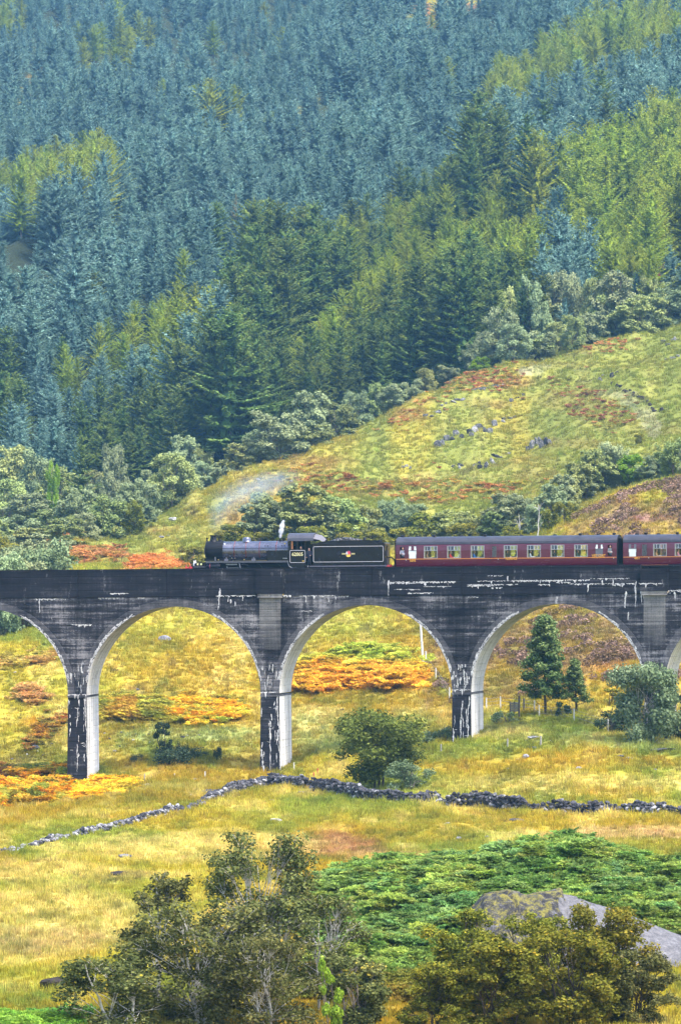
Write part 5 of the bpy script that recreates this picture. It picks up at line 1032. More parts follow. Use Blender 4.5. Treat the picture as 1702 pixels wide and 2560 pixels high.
def broadleaf(seed, H, W, stems=2, clumps=16, leaves=3000, leaf=.4, low=.25, droop=.2, trunk_r=.12, lean=.15, gaps=.0, shape=1.0, twigs=3, rc=None, offs=.4):
    rng = np.random.default_rng(seed); segs = []; ctr = []
    bases = [(rng.normal(0, offs) if stems > 1 else 0, rng.normal(0, offs) if stems > 1 else 0) for _ in range(stems)]
    tops = []
    for bx, by_ in bases:
        n = 7; t = np.linspace(0, 1, n); h = H * rng.uniform(.72, .9); lx, ly = bx * .9 + rng.normal(0, lean * H * .35), by_ * .9 + rng.normal(0, lean * H * .35)
        w = np.cumsum(rng.normal(0, .018 * H, (n, 2)), 0); w[0] = 0
        p = np.stack([bx + lx * t ** 1.2 + w[:, 0], by_ + ly * t ** 1.2 + w[:, 1], h * t], 1); p[0, 2] = -.3
        r = trunk_r * (1 - t) ** .8 * rng.uniform(.75, 1.1) + .015; segs.append((p, r)); tops.append((p, r))
    for k in range(clumps):
        p, r = tops[k % stems]; f = np.clip(rng.uniform(low, 1.0), .15, 1); i = f * (len(p) - 1); a = p[int(i)] + (p[min(int(i) + 1, len(p) - 1)] - p[int(i)]) * (i % 1)
        th = rng.uniform(0, 6.28); hz = low + (1 - low) * rng.random() ** .9
        env = W * .5 * (np.sin(math.pi * np.clip((hz - low * .6) / (1.06 - low * .6), 0, 1)) ** (.55 * shape) + .04); rr = env * math.sqrt(rng.uniform(.12, 1))
        mid = np.array([np.mean([q[0][-2, 0] for q in tops]) * hz, np.mean([q[0][-2, 1] for q in tops]) * hz]) if stems > 1 else p[int(hz * (len(p) - 1)), :2]
        e = np.array([mid[0] + rr * math.cos(th), mid[1] + rr * math.sin(th), H * hz - .02 * H]); a = p[min(int(min(f, hz * .85) * (len(p) - 1)), len(p) - 1)]
        m_ = (a + e) / 2 + np.array([0, 0, .08 * np.linalg.norm(e - a)]) + rng.normal(0, .03 * H, 3) * .5; tt = np.linspace(0, 1, 5)[:, None]
        c = a * (1 - tt) ** 2 + 2 * m_ * tt * (1 - tt) + e * tt ** 2; r0 = max(.018, trunk_r * .42 * (1 - f * .6)); segs.append((c, np.linspace(r0, .012, 5))); ctr.append((e, 1.0))
        for q in range(twigs):
            e2 = e + unit(rng, 1)[0] * np.array([1, 1, .7]) * W * .13; segs.append((np.stack([c[3], (c[3] + e2) / 2 + [0, 0, .05], e2]), np.array([.016, .012, .008]))); ctr.append((e2, .75))
    E = np.array([c[0] for c in ctr]); sz = np.array([c[1] for c in ctr]) * rng.uniform(.5, 1.4, len(ctr)); rc = rc or W * .17
    pr = sz ** 3 * (rng.random(len(ctr)) > gaps); pr /= pr.sum(); ci = rng.choice(len(ctr), leaves, p=pr)
    d = unit(rng, leaves); rad_ = rng.random(leaves) ** (1 / 2.3)
    off = d * (rad_ * rc * sz[ci])[:, None] * np.array([1, 1, .72]); off[:, 2] -= droop * np.abs(rng.normal(0, 1, leaves)) * rc * .8
    cen = E[ci] + off; cen[:, 2] = np.maximum(cen[:, 2], .05)
    nr = d * .55 + np.array([0, 0, .55]) + rng.normal(0, .45, (leaves, 3)); nr /= np.linalg.norm(nr, axis=1, keepdims=True); tg = rng.normal(size=(leaves, 3)) + np.array([0, 0, -droop * 2])
    l = leaf * (rng.uniform(.6, 1.35, leaves) if leaf > .25 else rng.uniform(.4, 1.7, leaves)); v, q = quads_from(cen, nr, tg, l * .78, l)
    ct = rng.normal(0, .11, len(ctr)); tint = np.clip(.45 + ct[ci] + rng.normal(0, .10 if leaf > .25 else .15, leaves), 0, 1)
    return tubes(segs, 5), (v, q, np.repeat(tint, 4))

M_bark = plain('grey_bark', (.13, .11, .09), .9, vary=.5, nscale=5); M_dbark = plain('dark_bark', (.055, .042, .032), .9, vary=.4, nscale=5)
def birch_bark():
    t = NT('birch_bark'); p = t.pos(); n = t.noise(t.scale(p, (3, 3, 9)), 1.0, 4, .7)
    return t.principled(t.ramp(n, [(.34, (.10, .085, .075)), (.46, (.50, .47, .43)), (.7, (.68, .65, .60))]), .8, spec=.2)
M_birch = birch_bark()
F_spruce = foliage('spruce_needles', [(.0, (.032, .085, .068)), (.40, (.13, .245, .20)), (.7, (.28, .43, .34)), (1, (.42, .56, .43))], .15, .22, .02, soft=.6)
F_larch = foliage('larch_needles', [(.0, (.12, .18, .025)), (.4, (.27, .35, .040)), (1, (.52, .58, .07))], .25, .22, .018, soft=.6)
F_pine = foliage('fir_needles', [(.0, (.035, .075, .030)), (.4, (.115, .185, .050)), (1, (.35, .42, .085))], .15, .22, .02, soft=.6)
F_gold = foliage('dead_needles', [(.0, (.20, .15, .06)), (1, (.52, .42, .20))], .2, .1, .01)
F_wood = foliage('woodland_leaves', [(.0, (.16, .20, .065)), (.5, (.31, .36, .12)), (1, (.47, .50, .18))], .25, .26, .025, soft=.5)
F_grey = foliage('grey_green_leaves', [(.0, (.16, .20, .095)), (.5, (.29, .35, .165)), (1, (.42, .48, .24))], .25, .22, .025, soft=.5)
F_lime = foliage('lime_leaves', [(.0, (.10, .20, .02)), (1, (.33, .48, .05))], .3, .1, .01)
F_olive = foliage('olive_leaves', [(.0, (.03, .04, .012)), (.45, (.12, .135, .042)), (.8, (.26, .26, .085)), (1, (.48, .36, .05))], .25, .15, .02)
F_autumn = foliage('autumn_leaves', [(.0, (.05, .06, .008)), (.4, (.155, .165, .024)), (.75, (.30, .265, .032)), (1, (.52, .33, .03))], .28, .15, .02)
F_rowan = foliage('rowan_leaves', [(.0, (.035, .07, .02)), (.5, (.12, .19, .06)), (1, (.36, .42, .16))], .25, .08, .01)
F_willow = foliage('willow_leaves', [(.0, (.06, .09, .045)), (.5, (.165, .225, .11)), (1, (.36, .42, .24))], .25, .08, .01)
F_oakg = foliage('bush_leaves', [(.0, (.035, .055, .012)), (.5, (.12, .15, .03)), (1, (.28, .30, .065))], .25, .08, .01)
F_juniper = foliage('juniper_leaves', [(.0, (.015, .028, .018)), (.5, (.042, .068, .038)), (1, (.11, .145, .08))], .15, .12, .01)
F_scrub = foliage('scrub_leaves', [(.0, (.08, .10, .015)), (.5, (.23, .235, .040)), (1, (.42, .38, .07))], .25, .2, .02)

def tree_meshes(kind, parts, mt, mc):
    (tv, tq), (cv, cq, ti) = parts
    return np_mesh(kind + '_trunk', tv, tq, mt, smooth=True), np_mesh(kind + '_crown', cv, cq, mc, tint=ti)
def tree_thing(name, meshes, loc, rz, s, label, cat='tree', group=None):
    o = empty(name, loc, rz, label, cat, group); o.scale = s if isinstance(s, tuple) else (s, s, s)
    link('trunk', meshes[0], o); link('crown', meshes[1], o); return o
def one_mesh(name, parts, mt, mc):
    (tv, tq), (cv, cq, ti) = parts
    return np_mesh(name, np.concatenate([tv, cv]), np.concatenate([tq, cq + len(tv)]), [mt, mc], np.concatenate([np.zeros(len(tq)), np.ones(len(cq))]), tint=np.concatenate([np.full(len(tv), .3), ti]))
# ---------------------------------------------------------------- the plantation on the mountain side
rng = np.random.default_rng(11)
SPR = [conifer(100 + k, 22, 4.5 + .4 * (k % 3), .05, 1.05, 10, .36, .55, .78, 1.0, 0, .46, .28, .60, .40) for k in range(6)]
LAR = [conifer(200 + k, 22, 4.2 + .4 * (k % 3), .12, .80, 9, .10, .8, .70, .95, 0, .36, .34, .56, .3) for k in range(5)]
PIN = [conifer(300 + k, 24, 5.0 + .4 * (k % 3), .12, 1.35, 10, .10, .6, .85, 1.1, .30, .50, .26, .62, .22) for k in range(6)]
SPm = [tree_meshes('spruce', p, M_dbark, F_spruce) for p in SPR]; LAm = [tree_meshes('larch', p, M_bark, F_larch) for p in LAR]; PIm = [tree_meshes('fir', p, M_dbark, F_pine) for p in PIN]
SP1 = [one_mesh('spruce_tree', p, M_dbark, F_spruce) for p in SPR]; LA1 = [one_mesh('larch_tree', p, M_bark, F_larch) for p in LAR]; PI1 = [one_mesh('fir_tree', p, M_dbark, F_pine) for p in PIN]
LARCH = [[(880, 650), (1000, 560), (1150, 500), (1230, 470), (1330, 540), (1345, 640), (1200, 600), (1050, 640), (960, 700), (880, 760), (760, 860), (690, 860), (790, 760)],
         [(1250, 400), (1420, 290), (1710, 215), (1760, 215), (1760, 420), (1640, 640), (1560, 690), (1500, 560), (1420, 480), (1330, 440), (1180, 440)],
         [(1180, 190), (1330, 80), (1480, -10), (1760, -10), (1760, 50), (1560, 115), (1400, 170), (1240, 215)],
         [(140, 880), (330, 755), (480, 670), (530, 730), (450, 800), (300, 870), (160, 925)],
         [(80, 365), (200, 315), (300, 330), (315, 370), (150, 420), (-30, 470), (-30, 400)],
         [(780, 560), (880, 520), (1100, 460), (1230, 430), (1240, 470), (1100, 500), (900, 590)],
         [(-20, 0), (60, 0), (50, 60), (-20, 60)], [(470, 200), (620, 210), (600, 250), (480, 240)], [(200, 60), (380, 30), (330, 120), (230, 130)]]
FIRS = [[(590, 850), (700, 790), (800, 700), (900, 610), (1000, 560), (1180, 500), (1330, 560), (1350, 700), (1340, 860), (1230, 940), (1000, 1020), (870, 1060), (740, 1110), (560, 1170), (540, 900)],
        [(180, 1060), (330, 980), (470, 900), (560, 870), (560, 1120), (300, 1180)], [(0, 930), (90, 900), (60, 1010), (-30, 1050)]]
pts = []
Yrow = 868.0
while Yrow < 2330:
    st = 6.6 + (Yrow - 868) * .0010; x0, x1 = (-130 - U0) / F * Yrow, (1840 - U0) / F * Yrow; n = int((x1 - x0) / st) + 1
    xs = x0 + (np.arange(n) + rng.uniform(-.38, .38, n)) * st; ys = Yrow + rng.uniform(-.4, .4, n) * st
    pts.append(np.stack([xs, ys], 1)); Yrow += st * .92
pts = np.concatenate(pts); Zt = zwood(pts[:, 0], pts[:, 1]); N = len(pts)
hgt = np.interp(pts[:, 1], [868, 1050, 1300, 2300], [.94, .90, .76, .70]) * (0.86 + .34 * fbm(pts[:, 0] * .05, pts[:, 1] * .02, 71)) * rng.uniform(.72, 1.18, N)
_w = fbm(pts[:, 0] * .02, pts[:, 1] * .008, 81, 3) - .5; _d = (pts[:, 0] * .977 - pts[:, 1] * .213) / 24 + _w * 2.2; _l = (pts[:, 0] * .213 + pts[:, 1] * .977) / 150 + _w * 1.5 + vhash(np.floor(_d), np.floor(_d) * 0, 83)
hgt = hgt * (.60 + .66 * vhash(np.floor(_d), np.floor(_l), 85))                 # stands planted in different years
u, vb_ = proj(pts[:, 0], pts[:, 1], Zt); _, vm = proj(pts[:, 0], pts[:, 1], Zt + 15 * hgt); _, vt_ = proj(pts[:, 0], pts[:, 1], Zt + 20.5 * hgt)
keep = np.ones(N, bool)
for poly in CLEARINGS: keep &= ~inpoly(u, vb_ - 15, poly)
keep &= ~((fbm(pts[:, 0] * .035, pts[:, 1] * .016, 73, 3) > .66) & (pts[:, 1] > 1000)) & (rng.random(N) > .03)
jit = rng.normal(0, 9, (N, 2)); la = np.zeros(N, bool); fi = np.zeros(N, bool)
for p in LARCH: la |= inpoly(u + jit[:, 0], vt_ + jit[:, 1] * .6, p)
for p in FIRS: fi |= inpoly(u + jit[:, 0], vm + jit[:, 1], p)
la |= (rng.random(N) < .012); fi |= inpoly(u, vb_ - 5, FIRS[0]); fi |= (rng.random(N) < .02) & (pts[:, 1] < 1200); fi &= ~la
kind = np.where(la, 1, np.where(fi, 2, 0)); idx = np.where(keep)[0]
inv = (u > -40) & (u < 1742) & (vm > -60)
order = idx[np.argsort(pts[idx, 1])]
single = np.zeros(N, bool); quota = {0: 285, 1: 200, 2: 260}; cnt = {0: 0, 1: 0, 2: 0}
for i in order:
    if inv[i] and cnt[kind[i]] < quota[kind[i]]: single[i] = True; cnt[kind[i]] += 1
NAMES = {0: ('spruce_tree', SPm, SP1, 'blue green spruce among others in the conifer plantation', 'blue green spruces of the plantation'),
         1: ('larch_tree', LAm, LA1, 'light yellow green larch in a bright band of the plantation', 'light green larches of the plantation'),
         2: ('fir_tree', PIm, PI1, 'olive green tiered fir at the lower edge of the plantation', 'olive green firs of the plantation')}
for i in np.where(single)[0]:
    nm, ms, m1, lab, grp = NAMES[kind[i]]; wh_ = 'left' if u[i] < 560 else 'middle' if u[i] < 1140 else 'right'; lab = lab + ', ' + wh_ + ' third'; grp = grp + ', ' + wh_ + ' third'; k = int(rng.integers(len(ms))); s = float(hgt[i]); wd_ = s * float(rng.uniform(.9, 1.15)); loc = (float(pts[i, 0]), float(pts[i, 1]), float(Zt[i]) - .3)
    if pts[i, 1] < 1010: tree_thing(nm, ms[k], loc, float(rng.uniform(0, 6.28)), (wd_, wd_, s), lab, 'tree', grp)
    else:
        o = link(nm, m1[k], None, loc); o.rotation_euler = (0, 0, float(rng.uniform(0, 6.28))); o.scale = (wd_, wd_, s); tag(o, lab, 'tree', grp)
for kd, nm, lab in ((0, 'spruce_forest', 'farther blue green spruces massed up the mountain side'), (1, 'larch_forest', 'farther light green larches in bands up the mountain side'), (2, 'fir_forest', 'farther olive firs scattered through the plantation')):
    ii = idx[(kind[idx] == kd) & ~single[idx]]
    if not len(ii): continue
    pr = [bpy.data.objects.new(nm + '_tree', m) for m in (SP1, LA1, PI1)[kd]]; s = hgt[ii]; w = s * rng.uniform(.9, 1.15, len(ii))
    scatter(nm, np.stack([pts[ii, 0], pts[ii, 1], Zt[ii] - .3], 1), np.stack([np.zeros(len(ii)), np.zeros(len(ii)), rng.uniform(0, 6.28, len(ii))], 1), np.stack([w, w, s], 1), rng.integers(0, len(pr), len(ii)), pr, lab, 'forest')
def on_wood(u_, v_):
    X, Y = hit([u_], [v_], zwood, 850, 2300, 2.0); X, Y = float(X[0]), float(Y[0]); return X, Y, float(zwood(np.array([X]), np.array([Y]))[0])
gx = on_wood(592, 640); o = tree_thing('spruce_tree', tree_meshes('dead_spruce', conifer(391, 22, 3.2, .05, .8, 7, .2, .5, .55, .9, .2, .28, .25), M_bark, F_gold), (gx[0], gx[1] - 8, gx[2]), 1, .62, 'pale golden dead spruce standing out among the blue green ones')
# ---------------------------------------------------------------- broadleaved trees and bushes
def ground(X, Y):
    a = zmoor(np.array([X]), np.array([Y]))[0] if Y < 1000 else -99; b = zwood(np.array([X]), np.array([Y]))[0] if Y > 805 else -99
    return float(max(a, b))
rng = np.random.default_rng(23)
BR = [broadleaf(400 + k, 9, [6.5, 7.5, 6.0, 7.0, 5.6, 8.0][k], 1 + k % 3, 36 + 4 * (k % 3), 15000, .32, .10, .30, .10, .12, .0, [.8, .7, .95, .75, .85, .6][k], 3, [6.5, 7.5, 6.0, 7.0, 5.6, 8.0][k] * .125) for k in range(6)]
BU = [broadleaf(450 + k, 3.4, 4.4, 4, 18, 6500, .27, .08, .05, .07, .25, 0, .7, 2) for k in range(3)]
BRm = {m: [tree_meshes('birch', p, M_bark, f) for p in BR] for m, f in (('wood', F_wood), ('grey', F_grey), ('lime', F_lime), ('scrub', F_scrub))}
BUm = {m: [tree_meshes('bush', p, M_bark, f) for p in BU] for m, f in (('wood', F_wood), ('grey', F_grey), ('scrub', F_scrub))}
G_LOW = 'broadleaved trees at the foot of the plantation'; G_CREST = 'broadleaved trees along the crest of the grassy hill'; G_RIGHT = 'broadleaved trees above the right end of the grassy hill'; G_GULLY = 'trees in the hollow right behind the train'
L_ = {('wood', 'low'): 'green birch in the wood left of the grassy hill', ('grey', 'low'): 'grey green birch in the wood left of the grassy hill', ('scrub', 'low'): 'yellowish bush at the edge of the wood, left above the parapet',
      ('wood', 'crest'): 'green birch showing over the crest of the grassy hill', ('grey', 'crest'): 'grey green tree showing over the crest of the grassy hill', ('wood', 'right'): 'green birch in the wood above the right end of the grassy hill', ('grey', 'right'): 'greyish birch in the wood above the right end of the grassy hill',
      ('wood', 'gully'): 'green tree in the hollow behind the train', ('grey', 'gully'): 'grey green tree in the hollow behind the train', ('scrub', 'gully'): 'yellow green bush in the hollow close behind the train', ('wood', 'fold'): 'dark green tree by the stream on the right of the grassy hill', ('grey', 'fold'): 'greyish tree by the stream on the right of the grassy hill', ('scrub', 'fold'): 'yellowish bush by the stream on the right of the grassy hill'}
GR = {'low': G_LOW, 'crest': G_CREST, 'right': G_RIGHT, 'gully': G_GULLY, 'fold': 'trees by the stream on the right of the grassy hill'}
def wood_tree(u, vt, vbase, w, m, where, Y=None, dY=0.0, bush=False, label=None, kind=None, group=True):
    if Y is None:
        X, Yh = hit([u], [vbase]); Y = float(Yh[0]) if not np.isnan(Yh[0]) else 850.0
    Y += dY; X = (u - U0) / F * Y; z = ground(X, Y); Hh = max(1.2, -(vt - V0) / F * Y - z); Wm = w / F * Y
    lst, pr, nm, hh = (BUm[m], BU, 'bush', 3.4) if bush else (BRm[m], BR, 'birch_tree', 9.0)
    k = int(rng.integers(len(lst))); pw = [4.4] * 3 if bush else [6.5, 7.5, 6.0, 7.0, 5.6, 8.0]
    tree_thing(kind or nm, lst[k], (X, Y, z - .1), float(rng.uniform(0, 6.28)), (Wm / pw[k] * .92, Wm / pw[k] * .92, Hh / hh / .98), label or L_[(m, where)], 'bush' if bush else 'tree', GR[where] if (label is None and group) else None)
for a in [(40, 1120, 1300, 120, 'wood'), (95, 1122, 1300, 110, 'grey'), (-20, 1150, 1310, 120, 'grey'), (20, 1205, 1330, 120, 'wood'), (145, 1175, 1320, 130, 'wood'), (75, 1235, 1345, 120, 'grey'), (190, 1215, 1340, 100, 'grey'), (262, 1238, 1352, 115, 'wood'), (425, 1140, 1275, 130, 'wood'), (395, 1160, 1280, 90, 'grey'),
          (282, 1122, 1262, 78, 'grey'), (455, 1095, 1200, 85, 'grey'), (365, 1195, 1300, 80, 'grey'), (500, 1120, 1215, 70, 'wood'), (520, 1150, 1215, 70, 'grey'), (120, 1270, 1355, 110, 'wood'), (215, 1285, 1360, 90, 'grey'), (170, 1290, 1362, 90, 'wood'), (40, 1290, 1370, 120, 'grey'), (-10, 1300, 1380, 90, 'wood'), (310, 1280, 1345, 70, 'grey'), (80, 1320, 1380, 110, 'wood'), (-40, 1230, 1330, 110, 'wood'), (350, 1255, 1330, 80, 'grey'), (230, 1180, 1300, 90, 'wood'), (480, 1180, 1235, 80, 'grey'), (320, 1210, 1310, 70, 'grey'), (110, 1195, 1320, 110, 'wood')]: wood_tree(*a, 'low', dY=float(rng.uniform(0, 14)))
wood_tree(336, 1248, 1335, 62, 'scrub', 'low', label='bright yellow green birch at the foot of the wood beside the grassy slope'); wood_tree(133, 1160, 1330, 36, 'lime', 'low', label='thin bright yellow tree top rising in the wood on the left')
for a in [(25, 1360, 1400, 100), (75, 1375, 1412, 90), (150, 1385, 1416, 90), (-5, 1330, 1395, 60), (60, 1395, 1430, 120), (130, 1398, 1432, 100), (200, 1352, 1372, 50)]: wood_tree(a[0], a[1], a[2], a[3], 'scrub', 'low', bush=True)
for a in [(100, 1335, 1372, 90, 'widest of three above the left parapet'), (180, 1350, 1375, 60, 'beside the red brown bracken'), (20, 1340, 1385, 80, 'close to the left picture edge')]: wood_tree(a[0], a[1], a[2], a[3], 'grey', 'low', bush=True, label='grey green bush at the edge of the wood, ' + a[4])
for a in [(700, 1030, 1165, 150, 'grey'), (770, 985, 1135, 115, 'grey'), (835, 1005, 1110, 120, 'wood'), (660, 1075, 1170, 100, 'grey'), (890, 985, 1085, 90, 'grey'), (940, 962, 1055, 66, 'wood'), (985, 962, 1035, 66, 'grey'), (1060, 925, 1000, 66, 'wood'), (1085, 892, 975, 60, 'grey'), (1120, 912, 965, 66, 'grey'), (1180, 860, 935, 56, 'grey'), (600, 1110, 1195, 90, 'wood'), (630, 1100, 1190, 80, 'grey'), (1030, 945, 1010, 60, 'grey'), (790, 1060, 1125, 110, 'wood'), (560, 1150, 1210, 60, 'grey')]: wood_tree(*a, 'crest', dY=float(rng.uniform(18, 34)))
wood_tree(1203, 893, 932, 54, 'lime', 'crest', dY=12, bush=False, label='small fresh green tree where the sandy track tops the grassy hill')
for a in [(1395, 688, 850, 95, 'grey'), (1440, 690, 850, 80, 'grey'), (1335, 700, 850, 80, 'grey'), (1310, 838, 925, 130, 'wood'), (1350, 755, 890, 100, 'wood'), (1500, 738, 872, 90, 'wood'), (1530, 688, 860, 120, 'grey'), (1600, 735, 850, 130, 'wood'), (1660, 718, 830, 110, 'grey'), (1710, 735, 812, 90, 'wood'), (1250, 775, 930, 90, 'grey'), (1225, 815, 935, 80, 'grey'), (1280, 815, 930, 90, 'grey'), (1470, 780, 880, 90, 'grey'), (1550, 775, 858, 100, 'grey'), (1640, 770, 832, 90, 'wood'), (1390, 810, 900, 90, 'wood'), (1275, 725, 900, 80, 'wood'), (1565, 730, 850, 90, 'grey'), (1680, 690, 815, 80, 'grey'), (1620, 690, 830, 80, 'wood'), (1480, 705, 860, 80, 'wood'), (1345, 830, 915, 90, 'grey'), (1750, 700, 800, 90, 'grey'), (1240, 850, 928, 60, 'wood')]: wood_tree(*a, 'right', dY=float(rng.uniform(14, 30)))
wood_tree(1430, 790, 884, 66, 'wood', 'right', dY=4, label='pale stemmed birch at the edge of the right hand wood above the red bracken'); wood_tree(1590, 685, 850, 60, 'lime', 'right', dY=40, label='bright lime tree top in the wood above the right end of the grassy hill')
F_orange = foliage('orange_leaves', [(.0, (.30, .07, .02)), (1, (.62, .24, .05))], .25, .1, .01); BRm['orange'] = [tree_meshes('rowan', p, M_bark, F_orange) for p in BR[:2]]
X, Y = (1668 - U0) / F * 905, 905; z = ground(X, Y); tree_thing('rowan_tree', BRm['orange'][1], (X, Y, z), .4, (.5, .5, (-(655 - V0) / F * Y - z) / 9.0), 'orange rowan standing out at the right end of the wood under the firs', 'tree')
for a in [(690, 1228, 1352, 150, 'wood'), (765, 1215, 1352, 150, 'wood'), (840, 1240, 1352, 120, 'wood'), (640, 1262, 1352, 90, 'grey'), (1000, 1248, 1350, 115, 'grey'), (955, 1272, 1352, 90, 'grey'), (1145, 1275, 1350, 120, 'wood'), (1205, 1285, 1350, 100, 'wood'), (1262, 1238, 1348, 110, 'grey'), (1312, 1242, 1345, 110, 'grey'), (1040, 1265, 1350, 80, 'grey'), (910, 1260, 1352, 90, 'wood'), (1375, 1212, 1318, 84, 'grey'), (725, 1255, 1356, 110, 'grey'), (810, 1275, 1358, 110, 'grey'), (1240, 1280, 1355, 80, 'wood'), (1340, 1262, 1335, 70, 'grey')]: wood_tree(*a, 'gully')
for a in [(600, 1312, 1350, 90), (785, 1318, 1362, 80), (1080, 1288, 1356, 130), (1020, 1320, 1362, 90), (650, 1330, 1362, 90), (880, 1310, 1362, 90), (1180, 1310, 1360, 90), (475, 1368, 1418, 80), (960, 1325, 1362, 80), (730, 1335, 1368, 100), (1280, 1318, 1358, 60), (1130, 1318, 1364, 80), (840, 1330, 1368, 90), (920, 1330, 1366, 90), (560, 1325, 1352, 50)]: wood_tree(a[0], a[1], a[2], a[3], 'scrub', 'gully', bush=True)
for a in [(1480, 1128, 1235, 95, 'wood'), (1530, 1108, 1215, 90, 'grey'), (1635, 1140, 1200, 70, 'grey'), (1685, 1098, 1195, 95, 'wood'), (1440, 1160, 1262, 90, 'wood'), (1400, 1190, 1292, 80, 'grey'), (1505, 1165, 1228, 80, 'wood'), (1425, 1200, 1285, 70, 'wood'), (1550, 1130, 1205, 60, 'wood'), (1735, 1110, 1195, 80, 'grey'), (1460, 1190, 1255, 70, 'grey'), (1610, 1160, 1200, 60, 'wood'), (1660, 1150, 1196, 60, 'grey')]: wood_tree(*a, 'fold')
wood_tree(1573, 1138, 1210, 84, 'lime', 'fold', label='vivid lime green tree among the dark ones below the stony track')
for a in [(1410, 1255, 1310, 50), (1370, 1275, 1325, 50), (1600, 1085, 1110, 30)]: wood_tree(a[0], a[1], a[2], a[3], 'scrub', 'fold', bush=True)
for k, (u_, Y) in enumerate([(-30, 512), (6, 505), (34, 520), (60, 510), (86, 525), (118, 515)]):
    X = (u_ - U0) / F * Y; z = ground(X, Y); tree_thing('birch_tree', BRm['grey'][k % 6], (X, Y, z), k * 1.3, (.85, .85, 1.0), 'shaded birch with pale trunk behind the rise, seen through the leftmost arch', 'tree', 'birches seen through the leftmost arch')
# bare white birches behind the coach
def bare(u_, vt, vb_, label, seed):
    rg = np.random.default_rng(seed); X, Y, z = hit1(u_, vb_); Y -= 8; z = ground(X, Y); H = -(vt - V0) / F * Y - z; sg = []; t = np.linspace(0, 1, 7); w = np.cumsum(rg.normal(0, .12, (7, 2)), 0); p = np.stack([w[:, 0], w[:, 1] * .3, H * t], 1); sg.append((p, .06 * (1 - t) + .03))
    br = []
    for k in range(6):
        i = int(rg.integers(2, 6)); e = p[i] + np.array([rg.uniform(-.8, .8), rg.uniform(-.4, .4), rg.uniform(.5, 1.4)]); br.append((np.stack([p[i], (p[i] + e) / 2 + [0, 0, .2], e]), np.array([.035, .03, .015])))
    o = empty('dead_tree', (X, Y, z), 0, label, 'tree'); v, q = tubes(sg, 6); link('trunk', np_mesh('dead_trunk', v, q, M_dead, smooth=True), o); v, q = tubes(br, 5); link('bare_branches', np_mesh('dead_branches', v, q, M_dead, smooth=True), o)
M_dead = plain('bleached_wood', (.45, .43, .40), .8, vary=.15)
bare(1288, 1285, 1352, 'bare bleached tree trunk close above the coach roof, left of the forked one', 1); bare(1338, 1262, 1345, 'bare bleached forked tree at the foot of the yellow slope', 5)
# light spruce standing free at the left edge of the plantation
X, Y = (205 - U0) / F * 800, 800; z = ground(X, Y); tree_thing('fir_tree', PIm[1], (X, Y, z), .3, (.62, .62, (-(1092 - V0) / F * Y - z) / 24), 'pointed light green fir standing clear of the plantation among birches on the left')

# --- trees near the viaduct and the wall
def near(name, u_, vb_, vt, w, Y, part, mt, mc, H0_, W0_, label, cat='tree', rz=0.0, dz=.05):
    if Y is None: X, Y, z = hit1(u_, vb_)
    else: X = (u_ - U0) / F * Y; z = ground(X, Y)
    Hh = -(vt - V0) / F * Y - z; return tree_thing(name, tree_meshes(name, part, mt, mc), (X, Y, z - dz), rz, (w / F * Y / W0_, w / F * Y / W0_, Hh / H0_), label, cat)
near('willow_tree', 952, 1985, 1790, 215, 366, broadleaf(511, 6.6, 6.6, 3, 36, 21000, .20, .26, .12, .10, .22, .0, .7), M_dbark, F_oakg, 6.5, 7.0, 'round dark green tree with several stems growing behind the stone wall')
near('willow_bush', 1020, 1992, 1903, 120, 362.5, broadleaf(514, 3, 3.6, 5, 16, 6500, .13, .06, .05, .05, .2, 0, .6), M_bark, F_willow, 3.0, 3.9, 'pale grey green bush at the right foot of the round dark tree', 'bush')
def cone_leaves(seed, H, W, n, leaf):
    rg = np.random.default_rng(seed); sg = []; t = np.linspace(0, 1, 8); p = np.stack([np.cumsum(rg.normal(0, .03, 8)), np.cumsum(rg.normal(0, .03, 8)), H * t], 1); sg.append((p, .13 * (1 - t) + .02)); ctr = []
    for k in range(46):
        f = .16 + .84 * (k + rg.random()) / 46; a = k * 2.4 + rg.normal(0, .3); L = W * .5 * (1 - f) ** .75 * rg.uniform(.6, 1.15) + .15; b = p[int(f * 7)]; e = np.array([b[0] + L * math.cos(a), b[1] + L * math.sin(a), f * H + .25 * L])
        sg.append((np.stack([[b[0], b[1], f * H - .2], (b + e) / 2, e]), np.array([.035, .025, .01]))); ctr += [(e, .55), ((e + [b[0], b[1], e[2]]) / 2, .6), (e * .8 + np.array([b[0], b[1], e[2]]) * .2 + [0, 0, -.1], .5)]
    E = np.array([c[0] for c in ctr]); s = np.array([c[1] for c in ctr]); ci = rg.integers(0, len(E), n); d = unit(rg, n); cen = E[ci] + d * (rg.random(n) ** .45 * s[ci] * W * .23)[:, None] * [1, 1, .65]
    nr = d * .5 + [0, 0, .6] + rg.normal(0, .4, (n, 3)); nr /= np.linalg.norm(nr, axis=1, keepdims=True); l = leaf * rg.uniform(.7, 1.4, n); v, q = quads_from(cen, nr, rg.normal(size=(n, 3)), l * .6, l); ct = rg.normal(0, .12, len(E))
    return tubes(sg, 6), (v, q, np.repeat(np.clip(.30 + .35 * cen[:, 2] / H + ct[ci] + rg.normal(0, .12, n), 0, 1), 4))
near('rowan_tree', 1362, 1788, 1540, 150, 409, cone_leaves(521, 9, 5.4, 15000, .25), M_dbark, F_rowan, 9.1, 5.6, 'tall pointed rowan with fresh green leaves standing in the right arch')
near('rowan_tree', 1440, 1800, 1648, 78, 408, cone_leaves(522, 5.6, 3.2, 8000, .2), M_dbark, F_rowan, 5.7, 3.2, 'smaller dark tree right of the tall pointed rowan in the arch')
